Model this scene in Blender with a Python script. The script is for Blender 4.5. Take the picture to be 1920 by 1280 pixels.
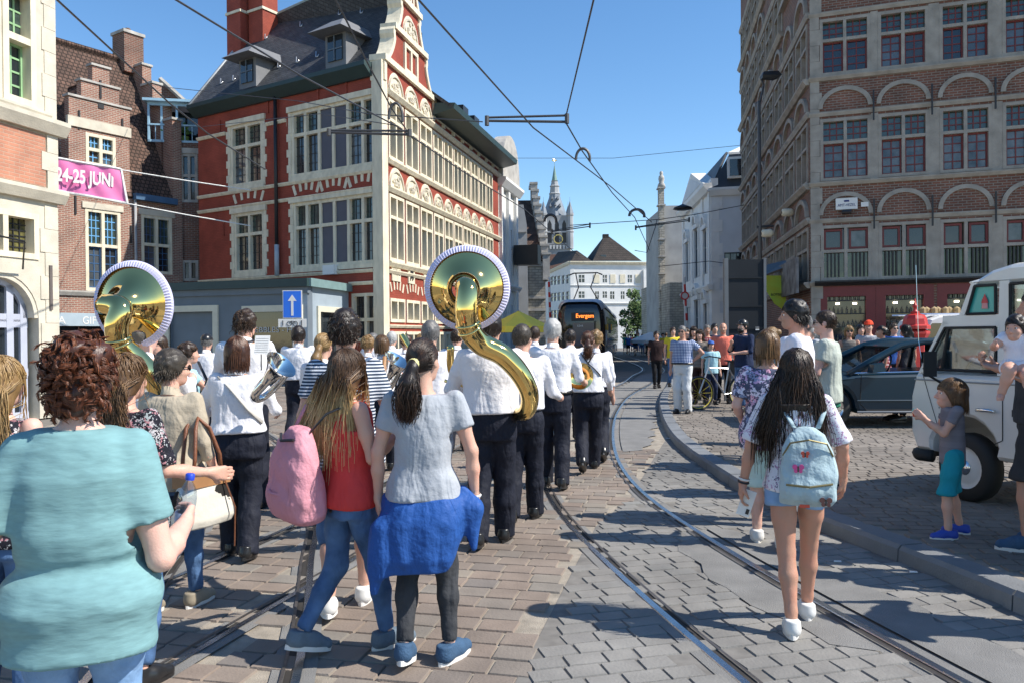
import bpy, math, random
import numpy as np
from mathutils import Matrix, Vector
R = math.radians
random.seed(7); rng = np.random.default_rng(7)
for o in list(bpy.data.objects): bpy.data.objects.remove(o)
SC = bpy.context.scene
COL = SC.collection
# ---------------------------------------------------------------- camera
FPX = 1470.0; CAMH = 1.65; PITCH = -0.43; ROLL = -0.5
cam = bpy.data.cameras.new('camera'); cam.sensor_width = 36; cam.lens = 36*FPX/1920
cam.clip_start = 0.05; cam.clip_end = 3000
camo = bpy.data.objects.new('camera', cam); COL.objects.link(camo)
CM = Matrix.Translation((0, 0, CAMH)) @ Matrix.Rotation(R(90+PITCH), 4, 'X') @ Matrix.Rotation(R(ROLL), 4, 'Z')
camo.matrix_world = CM; SC.camera = camo
# ---------------------------------------------------------------- sky and sun
SUN_AZ = math.atan2(0.974, -0.23); SUN_EL = R(46)
w = bpy.data.worlds.new('World'); SC.world = w; w.use_nodes = True
nt = w.node_tree; bg = nt.nodes['Background']
sky = nt.nodes.new('ShaderNodeTexSky'); sky.sky_type = 'NISHITA'; sky.sun_disc = False
sky.sun_elevation = SUN_EL; sky.sun_rotation = SUN_AZ; sky.air_density = 1.0; sky.altitude = 300; sky.dust_density = 0.02; sky.ozone_density = 1.6
hs_ = nt.nodes.new('ShaderNodeHueSaturation'); hs_.inputs['Saturation'].default_value = 1.22; nt.links.new(sky.outputs[0], hs_.inputs['Color'])
nt.links.new(hs_.outputs[0], bg.inputs[0]); bg.inputs[1].default_value = 0.14
sl = bpy.data.lights.new('sun', 'SUN'); sl.energy = 5.0; sl.angle = R(0.53); sl.color = (1.0, 0.945, 0.86)
so = bpy.data.objects.new('sun', sl); COL.objects.link(so)
sd = Vector((math.sin(SUN_AZ)*math.cos(SUN_EL), math.cos(SUN_AZ)*math.cos(SUN_EL), math.sin(SUN_EL)))
so.rotation_euler = sd.to_track_quat('Z', 'Y').to_euler(); so.location = sd*60
SC.view_settings.view_transform = 'Standard'; SC.view_settings.look = 'None'
SC.view_settings.exposure = 0.52; SC.view_settings.gamma = 1.0; SC.view_settings.use_curve_mapping = False
SC.render.engine = 'CYCLES'
SC.render.resolution_x = 1024; SC.render.resolution_y = 682
# ---------------------------------------------------------------- projection helpers (photo pixels -> points of the place)
C0 = Vector((0, 0, CAMH)); CR = CM.to_3x3()
def ray(px, py): return CR @ Vector(((px-960)/FPX, -(py-640)/FPX, -1))
def gp(px, py, z=0.0):
    d = ray(px, py); t = (z-CAMH)/d.z; return C0 + d*t
def wp(px, py, Y):
    d = ray(px, py); return C0 + d*(Y/d.y)
def xat(px, Y, z=1.2):
    y = 640
    for _ in range(6):
        p = wp(px, y, Y); y -= (z-p.z)*FPX/Y
    return wp(px, y, Y).x
# ---------------------------------------------------------------- scene helpers
WM = {}
def link(o, parent=None, M=None):
    COL.objects.link(o); M = M if M is not None else Matrix()
    if parent is not None:
        o.parent = parent; o.matrix_parent_inverse = WM[parent.name].inverted()
    o.matrix_basis = M; WM[o.name] = M.copy(); return o
def tag(o, label=None, cat=None, group=None, kind=None):
    if label: o['label'] = label
    if cat: o['category'] = cat
    if group: o['group'] = group
    if kind: o['kind'] = kind
    return o
def thing(name, label, cat, M=None, group=None):
    if M is None: M = Matrix()
    elif not isinstance(M, Matrix): M = Matrix.Translation(M)
    o = bpy.data.objects.new(name, None); o.empty_display_size = .3
    return tag(link(o, None, M), label, cat, group)
def mk(name, me, mat, parent=None, M=None, smooth=False):
    if mat is not None and not me.materials: me.materials.append(mat)
    if smooth: me.shade_smooth()
    return link(bpy.data.objects.new(name, me), parent, M)
class MB:
    def __init__(s): s.v = []; s.f = []
    def add(s, vs, fs):
        n = len(s.v); s.v += [tuple(p) for p in vs]; s.f += [tuple(i+n for i in f) for f in fs]; return s
    def box(s, x0, x1, y0, y1, z0, z1):
        return s.add([(x0,y0,z0),(x1,y0,z0),(x1,y1,z0),(x0,y1,z0),(x0,y0,z1),(x1,y0,z1),(x1,y1,z1),(x0,y1,z1)],
            [(0,3,2,1),(4,5,6,7),(0,1,5,4),(1,2,6,5),(2,3,7,6),(3,0,4,7)])
    def quad(s, a, b, c, d): return s.add([a,b,c,d], [(0,1,2,3)])
    def poly(s, pts): return s.add(pts, [tuple(range(len(pts)))])
    def prism(s, pts, y0, y1):            # polygon in x,z extruded along y
        n = len(pts)
        vs = [(x,y0,z) for x,z in pts]+[(x,y1,z) for x,z in pts]
        return s.add(vs, [tuple(range(n)), tuple(range(2*n-1,n-1,-1))]+[(i,i+n,(i+1)%n+n,(i+1)%n) for i in range(n)])
    def slab(s, pts, z0, z1):             # polygon in x,y extruded along z
        n = len(pts)
        vs = [(x,y,z0) for x,y in pts]+[(x,y,z1) for x,y in pts]
        return s.add(vs, [tuple(range(n-1,-1,-1)), tuple(range(n,2*n))]+[(i,(i+1)%n,(i+1)%n+n,i+n) for i in range(n)])
    def tube(s, path, r, n=8, cap=True, flat=None):
        P = [Vector(p) for p in path]; m = len(P)
        rr = r if hasattr(r, '__len__') else [r]*m
        up = Vector((0,0,1)); vs = []; prev = None
        for i in range(m):
            t = (P[min(i+1,m-1)]-P[max(i-1,0)])
            t = t.normalized() if t.length > 1e-9 else Vector((0,0,1))
            if prev is None:
                a = up if abs(t.dot(up)) < .9 else Vector((1,0,0)); x = t.cross(a).normalized()
            else:
                x = prev - t*prev.dot(t); x = x.normalized() if x.length > 1e-6 else t.orthogonal().normalized()
            y = t.cross(x); prev = x
            for k in range(n):
                a = 2*math.pi*k/n; vs.append(P[i]+(x*math.cos(a)+y*math.sin(a)*(flat or 1))*rr[i])
        fs = [(i*n+k, i*n+(k+1)%n, (i+1)*n+(k+1)%n, (i+1)*n+k) for i in range(m-1) for k in range(n)]
        if cap: fs += [tuple(range(n-1,-1,-1)), tuple((m-1)*n+k for k in range(n))]
        return s.add(vs, fs)
    def lathe(s, prof, n=24, M=None, a0=0, a1=2*math.pi):
        vs = []; full = abs(a1-a0-2*math.pi) < 1e-6; c = n if full else n+1
        for r, z in prof:
            for k in range(c):
                a = a0+(a1-a0)*k/n; vs.append(Vector((r*math.cos(a), r*math.sin(a), z)))
        if M is not None: vs = [M @ v for v in vs]
        fs = [(i*c+k, i*c+(k+1)%c, (i+1)*c+(k+1)%c, (i+1)*c+k) for i in range(len(prof)-1) for k in range(c if full else n)]
        return s.add(vs, fs)
    def arc(s, cx, cz, r0, r1, y0, y1, a0=0, a1=math.pi, n=14):   # ring segment in x,z
        for i in range(n):
            p = a0+(a1-a0)*i/n; q = a0+(a1-a0)*(i+1)/n
            s.prism([(cx+r0*math.cos(p),cz+r0*math.sin(p)),(cx+r1*math.cos(p),cz+r1*math.sin(p)),
                     (cx+r1*math.cos(q),cz+r1*math.sin(q)),(cx+r0*math.cos(q),cz+r0*math.sin(q))], y0, y1)
        return s
    def mesh(s, name):
        me = bpy.data.meshes.new(name); me.from_pydata([tuple(p) for p in s.v], [], s.f); me.validate(); me.update(); return me
    def build(s, name, mat, parent=None, M=None, smooth=False):
        return mk(name, s.mesh(name), mat, parent, M, smooth)
def copy_tree(o, M, label=None):
    D = M @ WM[o.name].inverted()
    def rec(a, par):
        c = a.copy(); m = D @ WM[a.name]; link(c, par, m)
        for ch in [x for x in bpy.data.objects if x.parent == a]: rec(ch, c)
        return c
    c = rec(o, None)
    if label: c['label'] = label
    return c
# ---------------------------------------------------------------- materials
MATS = {}
def nmat(name):
    m = bpy.data.materials.new(name); m.use_nodes = True
    return m, m.node_tree, m.node_tree.nodes['Principled BSDF']
def mat(name, col, rough=.7, var=.12, scale=3.0, bump=0.0, bscale=40.0, metal=0.0, spec=.5, stretch=None, coat=0, col2=None, sheen=0, detail=6, fold=None):
    if name in MATS: return MATS[name]
    m, t, b = nmat(name); N = t.nodes; L = t.links
    b.inputs['Roughness'].default_value = rough; b.inputs['Metallic'].default_value = metal
    b.inputs['Specular IOR Level'].default_value = spec; b.inputs['Coat Weight'].default_value = coat
    b.inputs['Sheen Weight'].default_value = sheen
    tc = N.new('ShaderNodeTexCoord'); src = tc.outputs['Object']
    if stretch:
        mp = N.new('ShaderNodeMapping'); mp.inputs['Scale'].default_value = stretch; L.new(src, mp.inputs[0]); src = mp.outputs[0]
    if var > 0 or col2:
        n = N.new('ShaderNodeTexNoise'); n.inputs['Scale'].default_value = scale; n.inputs['Detail'].default_value = detail; L.new(src, n.inputs['Vector'])
        rp = N.new('ShaderNodeValToRGB'); rp.color_ramp.elements[0].position = .3; rp.color_ramp.elements[1].position = .72
        c = np.array(col)
        lo = c*(1-var); hi = np.minimum(c*(1+var), 1) if col2 is None else np.array(col2)
        rp.color_ramp.elements[0].color = (*lo, 1); rp.color_ramp.elements[1].color = (*hi, 1)
        L.new(n.outputs[0], rp.inputs[0]); L.new(rp.outputs[0], b.inputs['Base Color'])
    else: b.inputs['Base Color'].default_value = (*col, 1)
    if bump > 0:
        n2 = N.new('ShaderNodeTexNoise'); n2.inputs['Scale'].default_value = bscale; n2.inputs['Detail'].default_value = 5; L.new(src, n2.inputs['Vector'])
        bp = N.new('ShaderNodeBump'); bp.inputs['Strength'].default_value = bump; bp.inputs['Distance'].default_value = .02
        L.new(n2.outputs[0], bp.inputs['Height']); L.new(bp.outputs[0], b.inputs['Normal'])
        if fold:
            mp2 = N.new('ShaderNodeMapping'); mp2.inputs['Scale'].default_value = fold[:3]; L.new(tc.outputs['Object'], mp2.inputs[0])
            n3 = N.new('ShaderNodeTexNoise'); n3.inputs['Scale'].default_value = 1; n3.inputs['Detail'].default_value = 2.5; n3.inputs['Distortion'].default_value = .6; L.new(mp2.outputs[0], n3.inputs['Vector'])
            b3 = N.new('ShaderNodeBump'); b3.inputs['Strength'].default_value = fold[3]; b3.inputs['Distance'].default_value = fold[4]
            L.new(n3.outputs[0], b3.inputs['Height']); L.new(b3.outputs[0], bp.inputs['Normal'])
    MATS[name] = m; return m
def brickmat(name, c1, c2, mortar, bw=.22, bh=.07, ms=.012, rough=.85, bump=.6, squash=False, dirt=.25, off=.5):
    if name in MATS: return MATS[name]
    m, t, b = nmat(name); N = t.nodes; L = t.links
    b.inputs['Roughness'].default_value = rough; b.inputs['Specular IOR Level'].default_value = .25
    tc = N.new('ShaderNodeTexCoord'); sp = N.new('ShaderNodeSeparateXYZ'); cb = N.new('ShaderNodeCombineXYZ')
    L.new(tc.outputs['Object'], sp.inputs[0]); L.new(sp.outputs[2], cb.inputs[1])
    ad = N.new('ShaderNodeMath'); ad.operation = 'ADD'; L.new(sp.outputs[0], ad.inputs[0]); L.new(sp.outputs[1], ad.inputs[1]); L.new(ad.outputs[0], cb.inputs[0])
    br = N.new('ShaderNodeTexBrick'); L.new(cb.outputs[0], br.inputs['Vector'])
    br.inputs['Color1'].default_value = (*c1,1); br.inputs['Color2'].default_value = (*c2,1); br.inputs['Mortar'].default_value = (*mortar,1)
    br.inputs['Scale'].default_value = 1; br.inputs['Brick Width'].default_value = bw; br.inputs['Row Height'].default_value = bh
    br.inputs['Mortar Size'].default_value = ms; br.inputs['Mortar Smooth'].default_value = .2; br.inputs['Bias'].default_value = 0; br.offset = off
    n = N.new('ShaderNodeTexNoise'); n.inputs['Scale'].default_value = 1.3; n.inputs['Detail'].default_value = 8; L.new(tc.outputs['Object'], n.inputs['Vector'])
    rp = N.new('ShaderNodeValToRGB'); rp.color_ramp.elements[0].position = .35; rp.color_ramp.elements[1].position = .7
    rp.color_ramp.elements[0].color = (1-dirt,1-dirt,1-dirt,1); rp.color_ramp.elements[1].color = (1.1,1.08,1.05,1); L.new(n.outputs[0], rp.inputs[0])
    mx = N.new('ShaderNodeMixRGB'); mx.blend_type = 'MULTIPLY'; mx.inputs[0].default_value = 1
    L.new(br.outputs[0], mx.inputs[1]); L.new(rp.outputs[0], mx.inputs[2]); L.new(mx.outputs[0], b.inputs['Base Color'])
    bp = N.new('ShaderNodeBump'); bp.inputs['Strength'].default_value = bump; bp.inputs['Distance'].default_value = .015; bp.invert = True
    L.new(br.outputs['Fac'], bp.inputs['Height']); L.new(bp.outputs[0], b.inputs['Normal'])
    MATS[name] = m; return m
def glassmat(name, col=(.02,.025,.03), rough=.06, col2=None, scale=1.2):
    if name in MATS: return MATS[name]
    m = mat(name, col, rough, .3, scale, .04, 3.0, spec=.9, col2=col2); return m
def randmat(name, cols, rough=.8, bump=.3, bscale=60, spec=.3):      # colour by the piece's own tint attribute
    if name in MATS: return MATS[name]
    m, t, b = nmat(name); N = t.nodes; L = t.links
    b.inputs['Roughness'].default_value = rough; b.inputs['Specular IOR Level'].default_value = spec
    at = N.new('ShaderNodeAttribute'); at.attribute_name = 'tint'
    rp = N.new('ShaderNodeValToRGB'); e = rp.color_ramp.elements
    while len(e) < len(cols): e.new(.5)
    for i, c in enumerate(cols): e[i].position = i/(len(cols)-1); e[i].color = (*c,1)
    L.new(at.outputs['Fac'], rp.inputs[0])
    tc = N.new('ShaderNodeTexCoord')
    ge = N.new('ShaderNodeNewGeometry')
    n = N.new('ShaderNodeTexNoise'); n.inputs['Scale'].default_value = 5; n.inputs['Detail'].default_value = 9; L.new(ge.outputs['Position'], n.inputs['Vector'])
    r2 = N.new('ShaderNodeValToRGB'); r2.color_ramp.elements[0].position=.3; r2.color_ramp.elements[0].color=(.84,.84,.84,1); r2.color_ramp.elements[1].position=.7; r2.color_ramp.elements[1].color=(1.08,1.08,1.07,1)
    L.new(n.outputs[0], r2.inputs[0])
    mx = N.new('ShaderNodeMixRGB'); mx.blend_type='MULTIPLY'; mx.inputs[0].default_value=1; L.new(rp.outputs[0], mx.inputs[1]); L.new(r2.outputs[0], mx.inputs[2])
    n4 = N.new('ShaderNodeTexNoise'); n4.inputs['Scale'].default_value = .7; n4.inputs['Detail'].default_value = 5; L.new(ge.outputs['Position'], n4.inputs['Vector'])
    r4 = N.new('ShaderNodeValToRGB'); r4.color_ramp.elements[0].position=.36; r4.color_ramp.elements[0].color=(.78,.77,.76,1); r4.color_ramp.elements[1].position=.62; r4.color_ramp.elements[1].color=(1.06,1.05,1.04,1); L.new(n4.outputs[0], r4.inputs[0])
    m4 = N.new('ShaderNodeMixRGB'); m4.blend_type='MULTIPLY'; m4.inputs[0].default_value=1; L.new(mx.outputs[0], m4.inputs[1]); L.new(r4.outputs[0], m4.inputs[2])
    L.new(m4.outputs[0], b.inputs['Base Color'])
    n2 = N.new('ShaderNodeTexNoise'); n2.inputs['Scale'].default_value = bscale; n2.inputs['Detail'].default_value = 6; L.new(ge.outputs['Position'], n2.inputs['Vector'])
    bp = N.new('ShaderNodeBump'); bp.inputs['Strength'].default_value = bump; bp.inputs['Distance'].default_value=.01
    L.new(n2.outputs[0], bp.inputs['Height']); L.new(bp.outputs[0], b.inputs['Normal'])
    MATS[name] = m; return m
def emit(name, col, st):
    if name in MATS: return MATS[name]
    m, t, b = nmat(name); b.inputs['Base Color'].default_value=(*col,1); b.inputs['Emission Color'].default_value=(*col,1); b.inputs['Emission Strength'].default_value=st
    MATS[name]=m; return m
STONE = mat('cream_stone', (.56,.51,.41), .8, .16, 2.5, .3, 30)
PALEST = mat('pale_painted_stone', (.68,.61,.46), .75, .16, 2.4, .2, 25, stretch=(2.2,2.2,.7))
GREYST = mat('grey_stone', (.40,.38,.345), .85, .25, 2.2, .35, 25)
WHITEW = mat('white_render', (.72,.71,.68), .85, .07, 1.2, .15, 30)
REDP = brickmat('red_painted_brick', (.34,.075,.048), (.30,.066,.043), (.26,.057,.038), .22, .07, .01, .75, .35, dirt=.24)
SLATE = brickmat('slate_roof', (.085,.088,.095), (.055,.058,.065), (.03,.03,.033), .3, .16, .012, .6, .9)
TILE = brickmat('brown_roof_tiles', (.17,.10,.075), (.11,.07,.055), (.04,.028,.022), .2, .2, .025, .85, 1.0, dirt=.4)
TILED = brickmat('dark_roof_tiles', (.06,.048,.042), (.04,.034,.03), (.018,.016,.015), .3, .28, .03, .8, 1.0)
BRK = brickmat('brown_red_brick', (.34,.15,.105), (.25,.115,.085), (.42,.37,.31), .23, .075, .013)
BRKS = brickmat('dark_red_brick', (.225,.095,.066), (.15,.073,.054), (.26,.22,.185), .25, .085, .014)
ORBRK = brickmat('orange_brick', (.52,.235,.15), (.46,.21,.14), (.47,.30,.22), .24, .075, .01)
RUBBLE = brickmat('rubble_stone', (.50,.46,.38), (.38,.35,.30), (.30,.28,.24), .45, .2, .03, .9, 1.0)
GLASS = glassmat('window_glass'); GLASSG = glassmat('green_leaded_glass', (.03,.05,.045), .12, (.06,.09,.075), 6)
GLASSC = glassmat('curtained_glass', (.03,.033,.036), .1, (.16,.165,.17), 2.4)
BLACK = mat('black_metal', (.018,.018,.02), .45, .1); DGREEN = mat('dark_green_paint', (.02,.045,.045), .5, .1)
REDW = mat('dark_red_wood', (.16,.02,.02), .45, .12); BLUEW = mat('blue_window_wood', (.12,.33,.58), .5, .1)
LBLUE = mat('pale_blue_wood', (.35,.55,.68), .5, .1); LILAC = mat('lilac_grey_paint', (.42,.44,.52), .5, .08)
ANNEX = mat('blue_grey_paint', (.135,.165,.195), .6, .1, 1.5, .1, 20); ANNEXD = mat('dark_blue_grey_paint', (.10,.13,.165), .5, .1)
PANEL = mat('violet_grey_panel', (.085,.085,.11), .6, .08)
# ---------------------------------------------------------------- facades
class Fac:
    """A wall plane; u runs left to right as seen from outside, v is up, y inwards."""
    def __init__(s, a, b, z=0.0):
        s.a = Vector((a[0], a[1], z)); d = Vector((b[0]-a[0], b[1]-a[1], 0)); s.L = d.length; s.d = d.normalized()
        s.n = Vector((0,0,1)).cross(s.d)
        s.M = Matrix(((s.d.x, s.n.x, 0, s.a.x), (s.d.y, s.n.y, 0, s.a.y), (0,0,1,z), (0,0,0,1)))
    def uv(s, px, py, off=0.0):
        d = ray(px, py); o = s.a + s.n*off; t = (o-C0).dot(s.n)/d.dot(s.n); p = C0+d*t
        return ((p-s.a).dot(s.d), p.z-s.a.z)
    def rect(s, x0, y0, x1, y1):
        a = s.uv(x0, y0); b = s.uv(x1, y1); return (a[0], b[0], b[1], a[1])
    def P(s, u, v, y=0): return s.a + s.d*u + s.n*y + Vector((0,0,v))
def wall(F, root, u0, u1, v0, v1, holes, m, d=.22, name='wall', y=0.0):
    us = sorted({u0,u1,*[h[0] for h in holes],*[h[1] for h in holes]}); us = [u for u in us if u0-1e-6<=u<=u1+1e-6]
    vs = sorted({v0,v1,*[h[2] for h in holes],*[h[3] for h in holes]}); vs = [v for v in vs if v0-1e-6<=v<=v1+1e-6]
    b = MB()
    for i in range(len(us)-1):
        run = None
        for j in range(len(vs)-1):
            cu = (us[i]+us[i+1])/2; cv = (vs[j]+vs[j+1])/2
            solid = not any(h[0]<cu<h[1] and h[2]<cv<h[3] for h in holes)
            if solid: run = run if run is not None else vs[j]
            if run is not None and (not solid or j==len(vs)-2):
                top = vs[j+1] if solid else vs[j]
                b.quad((us[i],y,run),(us[i+1],y,run),(us[i+1],y,top),(us[i],y,top)); run = None
    for h in holes:
        a,c,e,f = h; D = y+d
        b.quad((a,y,e),(a,y,f),(a,D,f),(a,D,e)); b.quad((c,y,f),(c,y,e),(c,D,e),(c,D,f))
        b.quad((a,y,f),(c,y,f),(c,D,f),(a,D,f)); b.quad((c,y,e),(a,y,e),(a,D,e),(c,D,e))
    # solid back so the wall has thickness
    b.quad((u0,y+d+.15,v0),(u0,y+d+.15,v1),(u1,y+d+.15,v1),(u1,y+d+.15,v0))
    b.quad((u0,y,v0),(u0,y,v1),(u0,y+d+.15,v1),(u0,y+d+.15,v0)); b.quad((u1,y,v1),(u1,y,v0),(u1,y+d+.15,v0),(u1,y+d+.15,v1)); b.quad((u0,y,v1),(u1,y,v1),(u1,y+d+.15,v1),(u0,y+d+.15,v1))
    return b.build(name, m, root, F.M)
_pane = {}
def window(F, root, r, cols=2, trans=(.6,), fm=PALEST, gm=GLASS, fw=.07, d=.18, bars=None, bm=BLACK, sash=None, panel=None, gtop=None, proud=.0, name='window', bt=.012):
    """stone cross window: frame with mullions and transoms, every light a pane of its own, glazing bars on it"""
    u0,u1,v0,v1 = r; b = MB(); y0 = -proud; y1 = d
    cw = (u1-u0)/cols; rows = [0,*trans,1]; H = v1-v0
    b.box(u0,u0+fw,y0,y1,v0,v1); b.box(u1-fw,u1,y0,y1,v0,v1); b.box(u0+fw,u1-fw,y0,y1,v0,v0+fw); b.box(u0+fw,u1-fw,y0,y1,v1-fw,v1)
    for c in range(1,cols): b.box(u0+c*cw-fw/2,u0+c*cw+fw/2,y0+.004,y1,v0+fw,v1-fw)
    for t in trans:
        for c in range(cols):
            b.box(u0+c*cw+(fw if c==0 else fw/2), u0+(c+1)*cw-(fw if c==cols-1 else fw/2), y0+.008, y1, v0+t*H-fw/2, v0+t*H+fw/2)
    o = b.build(name, fm, root, F.M)
    for c in range(cols):
        for k in range(len(rows)-1):
            a = u0+c*cw+(fw if c==0 else fw/2); e = u0+(c+1)*cw-(fw if c==cols-1 else fw/2)
            p = v0+rows[k]*H+(fw if k==0 else fw/2); q = v0+rows[k+1]*H-(fw if k==len(rows)-2 else fw/2)
            ispan = panel and c in panel
            g = PANEL if ispan else ((gtop or gm) if k==len(rows)-2 and len(rows)>2 else gm)
            if g is GLASS: g = random.choice((GLASS,GLASS,GLASS,GLASSC,glassmat('pale_reflecting_glass',(.05,.06,.07),.05,(.13,.15,.17),.8),glassmat('brownish_glass',(.03,.026,.022),.07,(.07,.06,.05),1.5)))
            yy = d*.35 if ispan else d-.04
            MB().box(a,e,yy,yy+.02,p,q).build('panel' if ispan else 'pane', g, o, F.M)
            if ispan: continue
            s = sash if (sash and (k < len(rows)-2 or len(rows)==2)) else None
            if s or bars:
                g = MB()
                if s:
                    w_ = .05
                    g.box(a,a+w_,yy-.05,yy-.003,p,q).box(e-w_,e,yy-.05,yy-.003,p,q).box(a+w_,e-w_,yy-.05,yy-.003,p,p+w_).box(a+w_,e-w_,yy-.05,yy-.003,q-w_,q)
                if bars:
                    nx, ny = bars if k < len(rows)-2 or len(rows)==2 else (bars[0]+1, max(2,bars[1]-1))
                    for i in range(1,nx): x=a+(e-a)*i/nx; g.box(x-bt,x+bt,yy-.022,yy-.004,p,q)
                    for i in range(1,ny): z=p+(q-p)*i/ny; g.box(a,e,yy-.018,yy-.006,z-bt,z+bt)
                g.build('glazing_bars', s or bm, o, F.M)
    return o
def quoins(F, root, u, v0, v1, side, m, w0=.16, w1=.26, h=.32, y=-.03, name='quoin'):
    """alternating long and short blocks beside an opening"""
    n = max(2,int(round((v1-v0)/h))); hh=(v1-v0)/n
    for i in range(n):
        ww = w1 if i%2 else w0
        a,b_ = (u-ww,u) if side<0 else (u,u+ww)
        MB().box(a,b_,y,.1,v0+i*hh+.004,v0+(i+1)*hh-.004).build(name, m, root, F.M)
def course(F, root, u0, u1, v, h=.12, out=.1, m=PALEST, name='string_course'):
    return MB().prism([(0,0)],0,0) if u1<=u0 else MB().add([(u0,-out*.5,v-h*.5),(u1,-out*.5,v-h*.5),(u1,-out,v+h*.2),(u0,-out,v+h*.2),(u0,-out,v+h*.5),(u1,-out,v+h*.5),(u1,.05,v+h*.6),(u0,.05,v+h*.6),(u0,.05,v-h*.5),(u1,.05,v-h*.5)],
        [(0,1,2,3),(3,2,5,4),(4,5,6,7),(8,9,1,0),(0,3,4,7,8),(1,9,6,5,2)]).build(name, m, root, F.M)
def roofpoly(pts, m, root, th=.14, name='roof'):
    """a roof plane of 3 or 4 points (eave left, eave right, ridge right, ridge left), its own frame so courses run along the eave"""
    P = [Vector(p) for p in pts]; x = (P[1]-P[0]).normalized(); n = x.cross(P[-1]-P[0]).normalized(); y = n.cross(x)
    # local frame: x along eave, z up the slope, y into the roof
    M = Matrix(((x.x,-n.x,y.x,P[0].x),(x.y,-n.y,y.y,P[0].y),(x.z,-n.z,y.z,P[0].z),(0,0,0,1))); Mi = M.inverted()
    q = [Mi@p for p in P]
    return MB().prism([(p.x,p.z) for p in q], 0, th).build(name, m, root, M)
def text(name, body, F, root, u, v, h, m, y=-.01, width=None, align='CENTER', bold=0.0):
    cu = bpy.data.curves.new(name,'FONT'); cu.body = body; cu.align_x = align; cu.align_y='CENTER'; cu.size = h*1.35; cu.extrude=.002; cu.offset = bold
    t = bpy.data.objects.new(name+'_tmp', cu); COL.objects.link(t)
    bpy.context.view_layer.update(); me = bpy.data.meshes.new_from_object(t.evaluated_get(bpy.context.evaluated_depsgraph_get())); bpy.data.objects.remove(t)
    me.name = name
    xs=[vv.co.x for vv in me.vertices]
    sx = width/(max(xs)-min(xs)) if width and xs else 1
    M = (F if isinstance(F,Matrix) else F.M) @ Matrix.Translation((u,y,v)) @ Matrix.Rotation(R(90),4,'X') @ Matrix.Diagonal((sx,1,1,1))
    me.materials.clear(); return mk(name, me, m, root, M)
# ---------------------------------------------------------------- ground, road, rails, kerb, pavement
def smooth_path(pts, step=.15):
    P = [Vector((p[0],p[1],0)) for p in pts]; P = [P[0]*2-P[1]]+P+[P[-1]*2-P[-2]]; out=[]
    for i in range(1,len(P)-2):
        n = max(2,int((P[i+1]-P[i]).length/step))
        for k in range(n):
            t=k/n; out.append(.5*((2*P[i])+(P[i+1]-P[i-1])*t+(2*P[i-1]-5*P[i]+4*P[i+1]-P[i+2])*t*t+(3*P[i]-P[i-1]-3*P[i+1]+P[i+2])*t**3))
    out.append(P[-2]); return out
def offset(path, d):          # d > 0 to the right of travel
    out=[]
    for i,p in enumerate(path):
        t=(path[min(i+1,len(path)-1)]-path[max(i-1,0)]).normalized(); out.append(p+Vector((t.y,-t.x,0))*d)
    return out
def rib0(b, path, o0, o1, z, z1=None):
    A=offset(path,o0); B=offset(path,o1); n=len(path); z1=z if z1 is None else z1
    b.add([(p.x,p.y,z) for p in A]+[(p.x,p.y,z1) for p in B], [(i,n+i,n+i+1,i+1) for i in range(n-1)]); return b
GROUND = brickmat('far_paving', (.20,.185,.165), (.16,.15,.14), (.24,.215,.18), .3, .2, .02, .9, .4)
nt2 = GROUND.node_tree
for l in list(nt2.links):                       # lay the pattern on the ground plane
    if l.to_node.type=='COMBXYZ' and l.to_socket.name=='Y':
        sp=l.from_node; cbn=l.to_node; nt2.links.remove(l); nt2.links.new(sp.outputs[1], cbn.inputs[1])
    elif l.to_node.type=='MATH' and l.from_socket.name=='Y': nt2.links.remove(l)
tag(MB().poly([(-700,-60,-.03),(700,-60,-.03),(700,1500,-.03),(-700,1500,-.03)]).build('ground', GROUND), kind='structure')
SAND = mat('joint_sand', (.30,.262,.21), .95, .25, 9, .4, 120)
ASPH = mat('worn_asphalt', (.195,.19,.18), .85, .16, 4, .5, 160)
road = tag(MB().poly([(-9,-3,-.008),(9,-3,-.008),(9,27,-.008),(-9,27,-.008)]).build('road', SAND), kind='structure')
rr_px = [(1240,688),(1232,705),(1222,719),(1182,741),(1162,765),(1152,787),(1149,815),(1151,840),(1162,875),(1185,905),(1212,935),(1260,970),(1310,997),(1416,1064),(1464,1098),(1537,1129),(1633,1185),(1745,1244),(1802,1275)]
rr = [gp(*p) for p in rr_px][::-1]
d0=(rr[0]-rr[1]).normalized(); rr=[rr[0]+d0*3.0]+rr
d1=(rr[-1]-rr[-2]).normalized(); rr=rr+[rr[-1]+Vector((.06,1,0))*20]
RRAIL = smooth_path([(p.x,p.y) for p in rr])
for _ in range(60): RRAIL=[RRAIL[0]]+[(RRAIL[i-1]+RRAIL[i]*2+RRAIL[i+1])*.25 for i in range(1,len(RRAIL)-1)]+[RRAIL[-1]]
LRAIL = offset(RRAIL,-1.0)
trackP = smooth_path([(-4.0,-1),(-2.75,2.2),(-2.1,4.45),(-1.42,6.85),(-.55,10.5),(.6,16),(1.6,23),(2.6,31),(3.3,38),(4.4,52),(7.5,80)])
trackQ = smooth_path([(-.9,-1),(-1.25,1.5),(-1.55,3.7),(-1.98,5.65),(-2.35,7.2),(-3.6,11),(-6.2,16),(-9,20)])
STEEL = mat('polished_rail_steel', (.48,.48,.49), .27, .15, 6, .1, 90, metal=1.0)
STEELD = mat('dull_rail_steel', (.16,.14,.125), .5, .3, 8, .2, 60, metal=.8)
GROOVE = mat('rail_groove', (.03,.026,.022), .8, .3, 10)
RZ=[0]
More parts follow.
